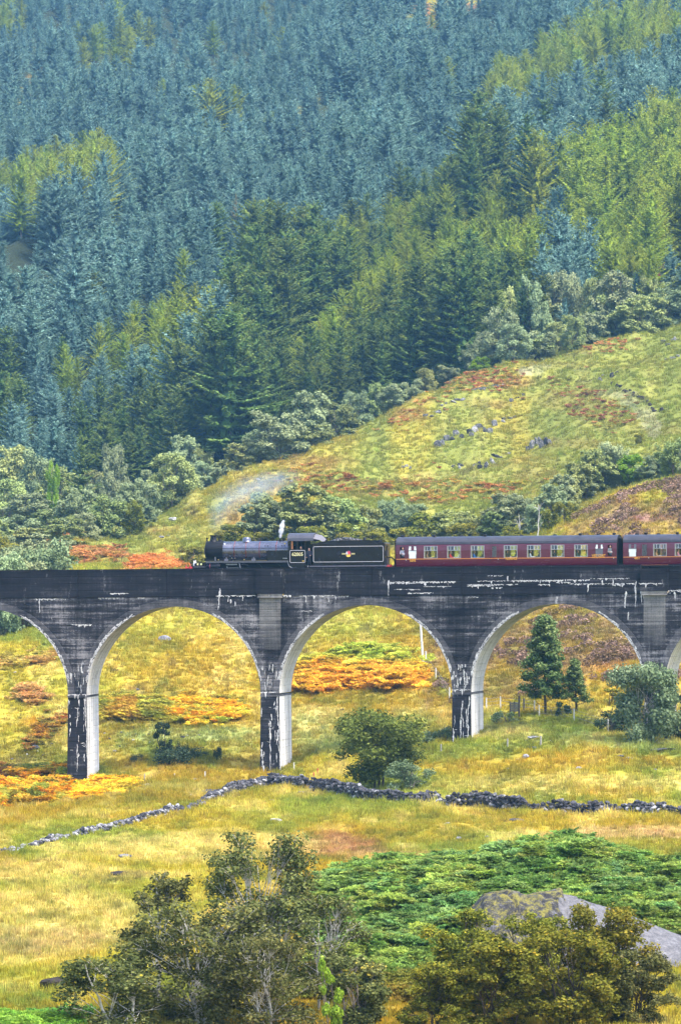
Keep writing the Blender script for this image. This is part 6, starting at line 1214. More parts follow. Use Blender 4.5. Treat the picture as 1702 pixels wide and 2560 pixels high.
near('willow_tree', 1608, 1838, 1664, 165, 383, broadleaf(531, 6, 6, 5, 36, 20000, .20, .12, .1, .05, .12, 0, .62), M_birch, F_willow, 6.0, 6.4, 'bushy grey green willow in front of the rightmost pier')
near('willow_tree', 1700, 1838, 1735, 90, 386, broadleaf(533, 4, 4, 4, 14, 5500, .19, .1, .1, .06, .12, 0, .7), M_dbark, F_juniper, 4.0, 4.3, 'dark leafy tree at the picture edge beside the rightmost pier')
near('bush', 1535, 1832, 1782, 90, 392, broadleaf(535, 2, 3.4, 5, 10, 3200, .17, .05, .0, .04, .2, 0, .6), M_dbark, F_juniper, 2.0, 3.6, 'low dark bush under the trees left of the grey green willow', 'bush')
near('bush', 1522, 1795, 1715, 52, 412, broadleaf(536, 3, 2.0, 3, 10, 2600, .17, .15, .1, .04, .1, 0, .8), M_bark, F_scrub, 3.0, 2.2, 'yellow green sapling behind the grey green willow', 'bush')
near('bush', 1395, 1792, 1755, 46, 405, broadleaf(537, 1.4, 1.8, 4, 8, 1500, .15, .05, .0, .03, .2, 0, .6), M_dbark, F_juniper, 1.4, 2.0, 'small dark bush at the foot of the tall pointed rowan', 'bush')
near('juniper_tree', 421, 1880, 1800, 46, None, broadleaf(541, 3, 1.9, 2, 11, 3000, .14, .12, .0, .05, .1, 0, .9), M_dbark, F_juniper, 3.0, 2.0, 'slim dark little tree rising from the dark shrub between the two left piers')
for a, lab in [((415, 1918, 1878, 130), 'broad dark juniper shrub at the foot of the slim little tree'), ((352, 1908, 1888, 52), 'low dark juniper shrub left of the slim little tree'), ((502, 1898, 1880, 46), 'small juniper shrub right of the slim little tree'), ((543, 1902, 1872, 24), 'narrow upright juniper shrub between the two left piers'), ((465, 1892, 1862, 46), 'grey green juniper shrub just right of the slim little tree')]:
    near('juniper_bush', a[0], a[1], a[2], a[3], None, broadleaf(550 + a[0], 1.5, 4.4, 7, 14, 3000, .14, .05, .0, .03, .3, 0, .5, 2), M_dbark, F_juniper, 1.4, 4.6, lab, 'bush')
for a, lab in [((1075, 1858, 1832, 56), 'grey green scrub behind the third pier foot, left side'), ((1110, 1850, 1822, 46), 'grey green scrub pressed against the left of the third pier foot'), ((1270, 1808, 1782, 70), 'grey green scrub on the grassy rise right of the third pier')]:
    near('scrub_bush', a[0], a[1], a[2], a[3], None, broadleaf(580 + a[0], 1.2, 2.8, 6, 10, 1800, .15, .05, .0, .03, .3, 0, .5, 2), M_bark, F_willow, 1.2, 3.0, lab, 'bush')

# --- the nearest trees, at the foot of the picture
def front(name, u_, vt, w, Y, part, mt, mc, H0_, W0_, label, rz=0.0, cat='tree'): return near(name, u_, 0, vt, w, Y, part, mt, mc, H0_, W0_, label, cat, rz)
front('birch_tree', 408, 2168, 200, 190, broadleaf(601, 7.6, 3.2, 1, 26, 6500, .12, .40, .25, .08, .1, .1, .9, 5, .42), M_birch, F_olive, 7.6, 3.5, 'slender open topped birch with pale trunk, leftmost of the tall ones at the bottom', .6)
front('birch_tree', 668, 2088, 300, 189, broadleaf(602, 9, 4.8, 4, 60, 20000, .12, .25, .25, .09, .22, .08, 1.0, 6, .62), M_birch, F_olive, 8.9, 5.2, 'tallest dark olive birch with forked pale stems at the bottom of the picture', 1.0)
front('birch_tree', 490, 2268, 370, 186, broadleaf(603, 6, 5.6, 4, 58, 25000, .125, .08, .2, .07, .24, .0, .65, 5, .62), M_birch, F_olive, 6.0, 5.8, 'broad dense dark birch in front of the tall ones at the bottom', 2.0)
front('birch_tree', 320, 2385, 300, 184, broadleaf(604, 4.2, 4, 3, 30, 10500, .12, .08, .1, .06, .2, .0, .7), M_birch, F_olive, 4.2, 4.4, 'low dark birch at the left foot of the birch clump', .2)
front('birch_tree', 800, 2232, 230, 191, broadleaf(605, 6.6, 4, 2, 36, 9500, .12, .22, .3, .07, .15, .12, .9, 6, .5), M_birch, F_olive, 6.6, 4.4, 'thin leaved olive birch at the right side of the birch clump', 2.6)
front('birch_tree', 700, 2330, 260, 183, broadleaf(606, 5, 4.4, 3, 38, 13000, .12, .1, .2, .07, .2, .05, .7, 5, .55), M_birch, F_olive, 5.0, 4.6, 'shorter dark birch in the middle front of the birch clump', 1.7)
front('birch_tree', 905, 2395, 190, 184, broadleaf(607, 4, 3, 3, 26, 13000, .13, .06, .15, .05, .2, .05, .8), M_bark, F_olive, 4.0, 3.3, 'low olive birch in the dip between the dark clump and the autumn trees', .9)
front('lime_sapling', 838, 2398, 56, 181.5, broadleaf(608, 3, 1.6, 2, 16, 4000, .12, .3, .1, .03, .1, .1, .9), M_bark, F_lime, 3.0, 1.7, 'bright lime leaved sapling at the right side of the dark birch clump', .4)
for k, (u_, vt, w, Y, lab) in enumerate([(1150, 2284, 215, 191, 'rounded yellow olive birch, leftmost of the autumn trees at the bottom right'), (1330, 2290, 215, 190, 'rusty golden birch in the middle of the autumn trees at the bottom right'), (1515, 2272, 240, 192, 'greenish gold birch, tallest on the right among the autumn trees'),
                                          (1245, 2345, 260, 185, 'low ochre birch in front, between the left and middle autumn trees'), (1420, 2325, 270, 186, 'orange tinted birch in front, between the middle and right autumn trees'), (1600, 2372, 190, 187, 'dull olive birch at the right end of the autumn trees'), (1085, 2405, 180, 184, 'low yellow olive birch at the left foot of the autumn trees')]):
    front('birch_tree', u_, vt, w, Y, broadleaf(620 + k, 5.2, 3.9, 3, 44, 24000, .12, .06, .2, .045, .18, .0, .62, 5, .46), M_dbark, F_autumn if k != 5 else F_olive, 5.2, 4.3, lab, k * 1.1)
# ---------------------------------------------------------------- grass, bracken, heather
rng = np.random.default_rng(37)
def blade_mesh(name, seed, n, h, spread, w, mat, bend=.5):
    rg = np.random.default_rng(seed); V = []; Q = []; T = []
    for k in range(n):
        a, r = rg.uniform(0, 6.28), spread * math.sqrt(rg.random()); b = np.array([r * math.cos(a), r * math.sin(a), -.03]); d = np.array([math.cos(a), math.sin(a), 0]) * rg.uniform(.2, 1) + rg.normal(0, .2, 3) * [1, 1, 0]; hh = h * rg.uniform(.55, 1.15)
        f = rg.uniform(0, 6.28); s = np.array([math.cos(f), math.sin(f), 0]) * w * rg.uniform(.7, 1.3); m = b + [0, 0, hh * .6] + d * bend * hh * .22; e = b + [0, 0, hh] + d * bend * hh * .75; i = len(V)
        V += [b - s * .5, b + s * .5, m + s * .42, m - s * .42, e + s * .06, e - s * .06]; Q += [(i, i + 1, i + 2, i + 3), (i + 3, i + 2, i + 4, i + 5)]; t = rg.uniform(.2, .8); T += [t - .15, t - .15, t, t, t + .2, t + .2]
    return np_mesh(name, np.array(V), np.array(Q), mat, tint=np.clip(T, 0, 1))
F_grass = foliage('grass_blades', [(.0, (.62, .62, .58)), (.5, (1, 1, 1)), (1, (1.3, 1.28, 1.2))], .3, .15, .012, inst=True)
GP = [bpy.data.objects.new('grass_tuft', blade_mesh('grass_tuft', 700 + k, [26, 22, 34, 18][k], [.22, .32, .18, .42][k], [.24, .22, .30, .2][k], [.035, .035, .04, .03][k], F_grass, [.6, .5, .9, .35][k])) for k in range(4)]
def field(name, y0, y1, dens, lo, hi, label, smin, smax):
    Ys = []; Xs = []
    for y in np.arange(y0, y1, 4.0):
        xa, xb = (-220 - U0) / F * y, (1950 - U0) / F * y; n = int((xb - xa) * 4 * np.interp(y, [y0, y1], dens)); Xs.append(rng.uniform(xa, xb, n)); Ys.append(y + rng.uniform(0, 4, n))
    X = np.concatenate(Xs); Y = np.concatenate(Ys); Z = zmoor(X, Y); c = ground_col(X, Y, Z)
    lum = c.max(1); ok = (lum > .06) & ~((c[:, 2] > .22)); X, Y, Z, c = X[ok], Y[ok], Z[ok], c[ok]; n = len(X)
    s = rng.uniform(smin, smax, n) * (.7 + .7 * fbm(X * .5, Y * .3, 95, 2)); c = c * rng.uniform(.82, 1.22, (n, 1)) * (1 + rng.normal(0, .05, (n, 3)))
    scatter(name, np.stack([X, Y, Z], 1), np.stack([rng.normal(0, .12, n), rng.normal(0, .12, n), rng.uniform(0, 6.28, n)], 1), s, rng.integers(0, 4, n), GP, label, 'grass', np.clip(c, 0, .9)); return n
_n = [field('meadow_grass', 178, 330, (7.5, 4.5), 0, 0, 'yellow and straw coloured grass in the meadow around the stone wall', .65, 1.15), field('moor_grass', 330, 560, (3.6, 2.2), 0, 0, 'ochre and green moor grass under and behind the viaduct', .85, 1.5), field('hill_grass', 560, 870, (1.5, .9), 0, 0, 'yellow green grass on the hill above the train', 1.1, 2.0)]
print('grass', _n)
def fern_mesh(name, seed, n, L, mat):
    rg = np.random.default_rng(seed); C = []; Nn = []; T = []; Wd = []; Ln = []; Ti = []
    for k in range(n):
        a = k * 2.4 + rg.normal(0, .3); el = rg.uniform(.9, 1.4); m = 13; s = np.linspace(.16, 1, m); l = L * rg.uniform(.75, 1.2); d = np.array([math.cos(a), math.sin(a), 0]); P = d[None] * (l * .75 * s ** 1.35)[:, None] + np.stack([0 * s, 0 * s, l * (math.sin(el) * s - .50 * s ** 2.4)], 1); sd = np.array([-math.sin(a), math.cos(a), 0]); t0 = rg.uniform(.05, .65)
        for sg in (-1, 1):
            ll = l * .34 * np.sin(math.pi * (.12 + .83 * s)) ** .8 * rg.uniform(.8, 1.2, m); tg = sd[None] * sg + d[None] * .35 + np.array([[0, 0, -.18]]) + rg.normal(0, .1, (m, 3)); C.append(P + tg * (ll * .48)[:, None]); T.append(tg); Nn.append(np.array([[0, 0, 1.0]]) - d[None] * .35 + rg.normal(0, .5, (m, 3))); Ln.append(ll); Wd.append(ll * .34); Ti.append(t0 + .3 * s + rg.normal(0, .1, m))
    nr = np.concatenate(Nn); nr /= np.linalg.norm(nr, axis=1, keepdims=True); v, q = quads_from(np.concatenate(C), nr, np.concatenate(T), np.concatenate(Wd), np.concatenate(Ln)); return np_mesh(name, v, q, mat, tint=np.repeat(np.clip(np.concatenate(Ti), 0, 1), 4))
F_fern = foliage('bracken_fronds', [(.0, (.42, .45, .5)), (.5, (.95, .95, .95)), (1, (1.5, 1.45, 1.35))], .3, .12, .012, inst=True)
FP = [bpy.data.objects.new('bracken_frond', fern_mesh('bracken_frond', 720 + k, 7 + k % 3, .95, F_fern)) for k in range(4)]
def bracken(name, X, Y, colf, label, smin=.8, smax=1.3, cat='bracken', lump=.5):
    Z = zmoor(X, Y); Z = Z + lump * (fbm(X * .8, Y * .8, 97, 2) - .4) * 1.5; n = len(X); c = colf(X, Y, Z) * rng.uniform(.75, 1.25, (n, 1)) * (1 + rng.normal(0, .06, (n, 3)))
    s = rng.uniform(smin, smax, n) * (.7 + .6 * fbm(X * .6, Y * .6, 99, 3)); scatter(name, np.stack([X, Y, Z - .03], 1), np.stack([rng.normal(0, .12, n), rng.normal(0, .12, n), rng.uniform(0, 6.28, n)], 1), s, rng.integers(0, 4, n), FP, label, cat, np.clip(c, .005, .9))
def mixc(*cs):
    cs = np.array(cs, float)
    def f(X, Y, Z):
        n = fbm(X * .45, Y * .3, 103, 3); t = np.clip((n - .3) / .4, 0, .999) * (len(cs) - 1); i = t.astype(int); fr = (t - i)[:, None]; return cs[i] * (1 - fr) + cs[i + 1] * fr
    return f
# green bracken on the foreground knoll, round its back too
X = rng.uniform(-4, 30, 30000); Y = rng.uniform(199, 256, 30000); u, v = proj(X, Y, zmoor(X, Y) + .3)
edge = fbm(X * .3, Y * .3, 105, 3) - .5
yb_lo = np.interp(X, [-4, 0, 3, 5.5, 7.5, 9, 13, 17, 30], [206, 205, 205, 207, 216, 217, 217, 217, 217]); ok = (Y > yb_lo + edge * 6) & (Y < 251 + edge * 8) & (X > -1.2 + edge * 5) 
bracken('green_bracken', X[ok], Y[ok], mixc((.13, .23, .05), (.20, .31, .065), (.28, .34, .06), (.16, .28, .09), (.21, .31, .065)), 'bright green bracken covering the foreground knoll round the bare rock', .62, 1.0, lump=1.3)
X = rng.uniform(-2, 9, 2600); Y = rng.uniform(196, 210, 2600); bracken('olive_bracken', X, Y, mixc((.12, .17, .03), (.20, .19, .03), (.26, .19, .03)), 'thin yellowing bracken below the green bracken of the knoll', .5, .9)
X = (rng.uniform(-60, 190, 700) - U0) / F * 184; Y = 184 + rng.uniform(-3, 4, 700); bracken('fern_patch', X, Y, mixc((.14, .30, .035), (.22, .38, .05), (.10, .24, .04)), 'fresh bright green ferns in the bottom left corner', .6, 1.0, 'ferns')
def patch(name, poly, dens, cf, label, smin=.7, smax=1.2, hump=.5):
    us = [p[0] for p in poly]; vs = [p[1] for p in poly]; n = dens; u = rng.uniform(min(us), max(us), n); v = rng.uniform(min(vs), max(vs), n); wob = (fbm(u * .03, v * .06, 111, 3) - .5) * 26; k = inpoly(u + wob, v + wob * .4, poly); X, Y = hit(u[k], v[k]); g = ~np.isnan(Y); bracken(name, X[g] + rng.normal(0, 1, g.sum()) * np.interp(Y[g], [400, 480, 700], [.25, .5, 1.6]), Y[g] + rng.normal(0, 1, g.sum()) * np.interp(Y[g], [400, 480, 700], [.7, 1.5, 4.5]), cf, label, smin, smax, lump=hump)
patch('orange_bracken', [(-40, 2010), (10, 1975), (80, 1945), (150, 1925), (175, 1945), (165, 1995), (120, 2015), (40, 2018), (-40, 2025)], 1500, mixc((.34, .36, .05), (.62, .26, .02), (.80, .38, .02), (.44, .40, .05), (.72, .34, .02), (.28, .34, .06)), 'bright orange bracken left of the foot of the first pier', .8, 1.5, hump=1.6)
patch('orange_bracken', [(205, 1950), (260, 1960), (335, 1958), (335, 1975), (270, 1985), (250, 2000), (205, 1985)], 500, mixc((.88, .46, .03), (.80, .52, .04), (.6, .48, .05)), 'bright orange bracken right of the foot of the first pier', .6, 1.1)
patch('orange_bracken', [(180, 1980), (215, 1980), (215, 2000), (180, 2000)], 90, mixc((.88, .46, .03), (.80, .52, .04)), 'small orange bracken tuft in front of the first pier', .8, 1.2)
patch('rusty_bracken', [(-30, 1935), (60, 1925), (170, 1920), (165, 1935), (60, 1945), (-30, 1950)], 420, mixc((.42, .14, .05), (.36, .20, .05), (.22, .24, .06)), 'rusty brown bracken behind the bright orange patch', .5, .9)
patch('ochre_bracken', [(238, 1762), (330, 1758), (430, 1765), (430, 1805), (330, 1800), (238, 1795)], 1100, mixc((.40, .36, .05), (.32, .34, .06), (.52, .40, .05), (.54, .34, .05)), 'ochre green bracken bank between the first two piers, left half', .8, 1.4)
patch('orange_bracken', [(430, 1765), (520, 1765), (600, 1775), (602, 1800), (520, 1808), (430, 1812)], 1000, mixc((.46, .44, .06), (.82, .44, .03), (.78, .52, .04), (.54, .50, .06)), 'orange bracken bank between the first two piers, right half', .8, 1.4)
def mound_c(X, Y, Z):
    u, v = proj(X, Y, Z); t = np.clip((v - 1643) / 55 + (fbm(X * .5, Y * .3, 121, 3) - .5) * 1.6, 0, 1)[:, None]; return np.array([.40, .46, .06]) * (1 - t) + np.array([.82, .46, .05]) * t
patch('bracken_bank', [(715, 1728), (760, 1690), (830, 1655), (900, 1640), (970, 1645), (1030, 1665), (1060, 1700), (1045, 1722), (960, 1730), (880, 1722), (800, 1735)], 2600, mound_c, 'green and orange bracken bank seen through the second full arch', .9, 1.7, hump=1.5)
patch('orange_bracken', [(-30, 1648), (60, 1650), (155, 1632), (155, 1652), (60, 1668), (-30, 1672)], 420, mixc((.58, .36, .12), (.54, .40, .10), (.46, .42, .08)), 'salmon orange bracken strip seen left of the first pier, near the rise', .6, 1.1)
patch('orange_bracken', [(42, 1745), (60, 1722), (85, 1722), (100, 1745), (90, 1755), (50, 1755)], 200, mixc((.60, .36, .14), (.58, .40, .12)), 'round salmon orange bracken tuft left of the first pier', .6, 1.1)
patch('rusty_bracken', [(60, 1865), (100, 1820), (170, 1790), (170, 1810), (110, 1850), (70, 1880)], 380, mixc((.40, .16, .04), (.26, .24, .05), (.46, .24, .04)), 'rusty bracken along the eroded bank left of the first pier', .5, .9)
patch('rusty_bracken', [(112, 1388), (180, 1379), (290, 1383), (285, 1392), (180, 1397), (112, 1395)], 700, mixc((.46, .20, .08), (.54, .26, .09), (.42, .26, .07)), 'long red brown bracken strip left of the engine, above the parapet', .9, 1.4)
patch('rusty_bracken', [(335, 1416), (360, 1403), (410, 1402), (445, 1415), (445, 1425), (335, 1425)], 420, mixc((.60, .24, .07), (.68, .32, .08)), 'orange brown bracken heap peeping over the parapet in front of the engine', .9, 1.4)
patch('rusty_bracken', [(145, 1340), (200, 1332), (215, 1345), (150, 1352)], 200, mixc((.48, .21, .08), (.56, .28, .08)), 'red brown bracken patch at the foot of the wood on the left', .9, 1.4)
patch('red_bracken', [(700, 1180), (760, 1165), (830, 1195), (900, 1205), (1000, 1208), (1120, 1198), (1115, 1212), (1000, 1225), (900, 1245), (790, 1222), (690, 1200)], 700, mixc((.42, .19, .07), (.52, .26, .08), (.36, .32, .05)), 'red brown bracken strip across the lower grassy hill', .6, 1.1)
patch('red_bracken', [(1010, 1235), (1100, 1228), (1220, 1215), (1300, 1205), (1300, 1235), (1200, 1245), (1080, 1262)], 420, mixc((.42, .19, .07), (.54, .27, .08), (.36, .34, .05)), 'red brown bracken below the pale grass ridge of the hill', .6, 1.1)
patch('red_bracken', [(1380, 950), (1450, 960), (1520, 1010), (1580, 1060), (1560, 1078), (1480, 1040), (1400, 990)], 420, mixc((.34, .15, .09), (.42, .2, .09), (.30, .28, .06)), 'dark red bracken beside the stony track', .6, 1.1)
patch('red_bracken', [(1100, 962), (1180, 925), (1240, 930), (1310, 950), (1330, 972), (1250, 965), (1150, 980)], 380, mixc((.44, .19, .09), (.50, .26, .09), (.36, .32, .06)), 'red bracken at the top of the grassy hill by the sandy track', .6, 1.1)
patch('red_bracken', [(1450, 885), (1490, 868), (1560, 850), (1570, 862), (1500, 882)], 150, mixc((.48, .21, .1), (.54, .28, .1)), 'red bracken line along the skyline of the hill below the wood', .6, 1.1)
patch('red_bracken', [(960, 1062), (1040, 1015), (1100, 985), (1110, 1000), (1050, 1040), (980, 1072)], 180, mixc((.5, .24, .09), (.56, .32, .09)), 'red bracken on the left skyline of the grassy hill', .6, 1.1)
# heather
F_heath = foliage('heather_sprigs', [(.0, (.6, .55, .6)), (.5, (1, 1, 1)), (1, (1.4, 1.3, 1.4))], .2, .2, .02, inst=True)
HP = [bpy.data.objects.new('heather_clump', np_mesh('heather_clump', *(lambda p: (p[0], p[1]))(quads_from((lambda d: d * [.42, .42, .26] * .9 + [0, 0, .12])(unit(np.random.default_rng(740 + k), 70)), unit(np.random.default_rng(741 + k), 70), unit(np.random.default_rng(742 + k), 70), np.full(70, .10), np.full(70, .2))), F_heath, tint=np.repeat(np.random.default_rng(k).random(70), 4))) for k in range(3)]
for (y0, y1, ua, ub, n, nm, lab) in ((425, 520, 1080, 1760, 4200, 'heather', 'purple brown heather on the slope seen through the right arches'), (500, 552, 1440, 1760, 1500, 'heather', 'pinkish heather on the slope right above the coach roofs')):
    Y = rng.uniform(y0, y1, n); X = (rng.uniform(ua, ub, n) - U0) / F * Y; k = fbm(X * .32, Y * .2, 131, 3) > (.58 if nm == 'heather' else .54); X, Y = X[k], Y[k]; Z = zmoor(X, Y); m = len(X); c = mixc((.16, .11, .06), (.24, .16, .10), (.28, .19, .14), (.20, .15, .04))(X, Y, Z) * rng.uniform(.7, 1.3, (m, 1))
    scatter(nm, np.stack([X, Y, Z], 1), np.stack([0 * X, 0 * X, rng.uniform(0, 6.28, m)], 1), rng.uniform(.8, 2.0, m), rng.integers(0, 3, m), HP, lab, 'heather', np.clip(c, .01, .9))
# ---------------------------------------------------------------- dry stone wall, rocks, fences
import bmesh
rng = np.random.default_rng(51)
def stone_mat(name, lo, mid, hi, moss=0.0):
    t = NT(name); p = t.pos(); r = t.rnd(); n = t.noise(p, 2.6, 6, .75); n2 = t.noise(p, 9.0, 5, .8)
    v = t.math('ADD', t.math('MULTIPLY', n, .55), t.math('ADD', t.math('MULTIPLY', n2, .35), t.math('MULTIPLY', t.math('SUBTRACT', r, .5), .27)))
    c = t.ramp(v, [(.33, lo), (.50, mid), (.60, hi)])
    if moss: c = t.mix(t.math('MULTIPLY', t.ramp(t.math('ADD', t.noise(p, 2.2, 8, .8), t.math('MULTIPLY', t.sep(t.n('ShaderNodeNewGeometry').outputs['Normal'])[2], .16)), [(.60, 0.0), (.70, 1.0)]), moss), c, t.ramp(n2, [(.35, (.10, .095, .03)), (.65, (.30, .26, .05))]))
    return t.principled(c, .9, 0, t.bump(t.math('ADD', n, n2), .8, .12), spec=.25)
M_stone = stone_mat('wall_stone', (.016, .016, .021), (.115, .112, .125), (.46, .45, .45)); M_boul = stone_mat('lichened_rock', (.05, .05, .058), (.24, .235, .245), (.58, .57, .56)); M_rock = stone_mat('outcrop_rock', (.025, .025, .03), (.15, .148, .155), (.42, .41, .42), .55); M_slab = stone_mat('bare_slab_rock', (.07, .068, .073), (.17, .166, .175), (.27, .265, .275)); M_peat = plain('peat_face', (.022, .016, .012), .95, vary=.5)
def rock_mesh(name, seed, mat, sub=2, flat=.65, rough=.3):
    rg = random.Random(seed); bm = bmesh.new(); bmesh.ops.create_icosphere(bm, subdivisions=sub, radius=.5); pl = [(Vector((rg.gauss(0, 1), rg.gauss(0, 1), rg.gauss(0, 1))).normalized(), rg.uniform(.27, .44)) for _ in range(9)]
    for v in bm.verts:
        for n, d in pl:
            e = v.co.dot(n) - d
            if e > 0: v.co -= n * e
        v.co += Vector((rg.gauss(0, 1), rg.gauss(0, 1), rg.gauss(0, 1))) * rough * .05; v.co.z *= flat
    me = bpy.data.meshes.new(name); bm.to_mesh(me); bm.free(); me.materials.append(mat); return me
STN = [rock_mesh('stone', 900 + k, M_stone, 1 if k < 0 else 2, .8, .35) for k in range(7)]
def stones_raw(k): me = STN[k]; v = np.empty(len(me.vertices) * 3); me.vertices.foreach_get('co', v); f = np.empty(len(me.polygons) * 3, int); me.polygons.foreach_get('vertices', f); return v.reshape(-1, 3), f.reshape(-1, 3)
RAW = [stones_raw(k) for k in range(7)]
def wall(path, label, quota=300):
    """path: (column, row of the foot, height in metres)"""
    P = []; 
    for u_, v_, h in path: X, Y, z = hit1(u_, v_); P.append((X, Y, h))
    w = empty('stone_wall', (P[0][0], P[0][1], float(zmoor(np.array([P[0][0]]), np.array([P[0][1]]))[0])), 0, label, 'wall'); L0 = Vector(w.location); stones = []
    for (xa, ya, ha), (xb, yb_, hb) in zip(P[:-1], P[1:]):
        Ln = math.hypot(xb - xa, yb_ - ya); n = max(1, int(Ln / .30)); dx, dy = (xb - xa) / Ln, (yb_ - ya) / Ln
        for i in range(n):
            t = (i + .5) / n; h = (ha + (hb - ha) * t) * (.75 + .5 * fbm(np.array([xa + (xb - xa) * t]), np.array([3.0]), 141, 3)[0])
            if h < .12: continue
            for c in range(max(1, round(h / .23))):
                for f in ((0, 1) if c < h / .23 - 1 else (0.4,)):
                    s = rng.uniform(.30, .50) * (1.12 if c == 0 else 1); q = t + rng.normal(0, .1) / n * 3; off = (f - .5) * .42 + rng.normal(0, .05); x = xa + (xb - xa) * q - dy * off; y = ya + (yb_ - ya) * q + dx * off; z = float(zmoor(np.array([x]), np.array([y]))[0]) + .10 + c * .225 + rng.normal(0, .03); stones.append((f < .5, s, x, y, z))
    fr = sorted([s for s in stones if s[0]], key=lambda s: -s[1]); single = fr[:quota]; rest = fr[quota:] + [s for s in stones if not s[0]]
    for _, s, x, y, z in single:
        o = link('stone', STN[int(rng.integers(7))], w, Vector((x, y, z)) - L0); o.rotation_euler = (rng.normal(0, .35), rng.normal(0, .35), rng.uniform(0, 6.28)); o.scale = (s * 1.1, s, s * rng.uniform(.75, 1.1))
    V = []; Q = []; b = 0
    for _, s, x, y, z in rest:
        v, f = RAW[int(rng.integers(7))]; a = rng.uniform(0, 6.28); R = np.array([[math.cos(a), -math.sin(a), 0], [math.sin(a), math.cos(a), 0], [0, 0, 1]]); V.append(v @ R.T * s + np.array([x, y, z]) - np.array(L0)); Q.append(f + b); b += len(v)
    if V: o = link('stone_core', np_mesh('stone_core', np.concatenate(V), np.concatenate(Q), M_stone), w); o['kind'] = 'stuff'
wall([(-60, 2152, .2), (10, 2132, .32), (60, 2122, .2), (125, 2106, .34), (180, 2094, .22), (250, 2078, .45), (320, 2062, .45), (390, 2044, .5), (445, 2033, .65), (462, 2027, .15)], 'low tumbled dry stone wall running down to the left edge')
wall([(475, 2022, .35), (505, 2010, .4), (530, 2000, .75), (600, 1978, .85), (660, 1966, .95), (720, 1966, 1.05), (762, 1972, 1.1)], 'stretch of dry stone wall left of the gap, rising to a squared end')
wall([(782, 1978, 1.0), (850, 1990, 1.1), (940, 2003, 1.0), (1040, 2012, .85), (1090, 2008, .75), (1118, 2014, .35), (1128, 2018, 1.1), (1180, 2020, 1.2), (1250, 2026, 1.15), (1310, 2032, 1.0), (1370, 2028, .55), (1383, 2032, .9), (1480, 2040, 1.05), (1545, 2032, .6), (1562, 2034, .75), (1640, 2038, .85), (1702, 2042, .7), (1790, 2050, .7)], 'long dry stone wall right of the gap, running past the round tree to the right edge')
# boulders
RK = [rock_mesh('boulder', 930 + k, M_boul, 3, .62, .22) for k in range(5)]; RO = [rock_mesh('outcrop', 950 + k, M_rock, 3, .7, .5) for k in range(4)]
def boulder(u_, v_, w, label, hr=.6, meshes=RK, group=None, name='boulder', rz=None, dl=1.0):
    X, Y, z = hit1(u_, v_); s = w / F * Y; k = int(rng.integers(len(meshes))); o = link(name, meshes[k], None, (X, Y, z + s * .34 * hr)); o.scale = (s * 1.1, s * .8 * dl, s * hr * 1.5); o.rotation_euler = (rng.normal(0, .1), rng.normal(0, .1), rng.uniform(-.4, .4) if rz is None else rz); return tag(o, label, 'rock', group)
for a in [(412, 1606, 30, 'large grey boulder on the slope seen through the first full arch', .75), (92, 1874, 20, 'grey rounded boulder on the eroded bank left of the first pier', .8), (515, 2006, 20, 'grey boulder near the ruined wall end'), (690, 2056, 30, 'grey flat boulder alone in the meadow below the squared wall end', .45), (678, 2008, 14, 'small grey boulder just below the wall left of the gap', .6), (760, 1986, 40, 'flat slab lying at the gap in the stone wall', .25), (523, 1984, 38, 'flat grey rocks left of the stone wall, in the grass', .35),
          (365, 1970, 24, 'grey stones by the orange bracken right of the first pier', .6), (1312, 1902, 18, 'pale boulder, largest of three on the right meadow', .8), (1293, 1903, 10, 'pale stone left of the largest pale boulder on the right meadow'), (1322, 1914, 8, 'small pale stone below the largest pale boulder on the right meadow'), (1335, 1876, 12, 'pale stone just above the pale boulders on the right meadow'), (1379, 1857, 11, 'grey stone near the thin post on the right meadow'), (1270, 1926, 12, 'grey stone left of the pale boulders on the right meadow'), (1445, 1924, 16, 'dark mossy stone in the middle of the right meadow', .6),
          (1550, 1897, 18, 'grey stone, left one of a close pair on the right meadow', .5), (1572, 1898, 14, 'grey stone, right one of a close pair on the right meadow', .5), (1636, 1925, 9, 'small white stone at the right of the meadow'), (1660, 1882, 66, 'long grey rock slab flush with the grass at the right edge', .22), (1288, 2058, 40, 'long grey stone in the grass below the right wall', .32), (1116, 2062, 17, 'grey stone below the wall, right of the round tree', .5), (1146, 2100, 20, 'grey flat stone near the green bracken knoll', .5), (1216, 2098, 13, 'grey stone between two others above the bracken knoll'), (1274, 2096, 12, 'pale stone above the bracken knoll', .7), (1295, 2084, 9, 'tiny stone right of the pale one above the bracken knoll'),
          (315, 2146, 34, 'grey stone bedded in the straw grass on the left', .4), (480, 1990, 9, 'small grey stone left of the stone wall'), (487, 1952, 14, 'pale stone in the green grass between the left piers'), (1332, 1850, 26, 'dark low rock under the trees in the right arch', .35), (855, 1782, 10, 'pale stone below the bracken bank in the middle arch', .7), (859, 1922, 9, 'pale stone left of the round tree')]: boulder(a[0], a[1], a[2], a[3], a[4] if len(a) > 4 else .6)
for k, (u_, v_, w) in enumerate([(302, 1836, 9), (340, 1842, 10), (287, 1884, 11), (334, 1857, 9), (457, 1847, 12), (372, 1840, 7), (497, 1842, 8), (468, 1842, 6), (375, 1858, 7), (275, 1848, 6), (480, 1836, 6), (318, 1862, 6), (262, 1835, 6), (70, 1888, 9), (52, 1897, 8), (110, 1890, 8), (130, 1862, 8), (150, 1855, 7), (30, 1905, 8), (95, 1886, 7), (300, 1870, 6), (354, 1868, 6)]): boulder(u_, v_, w, 'small pale stone scattered on the eroded bank between and left of the left piers', .7, group='stones on the eroded bank')
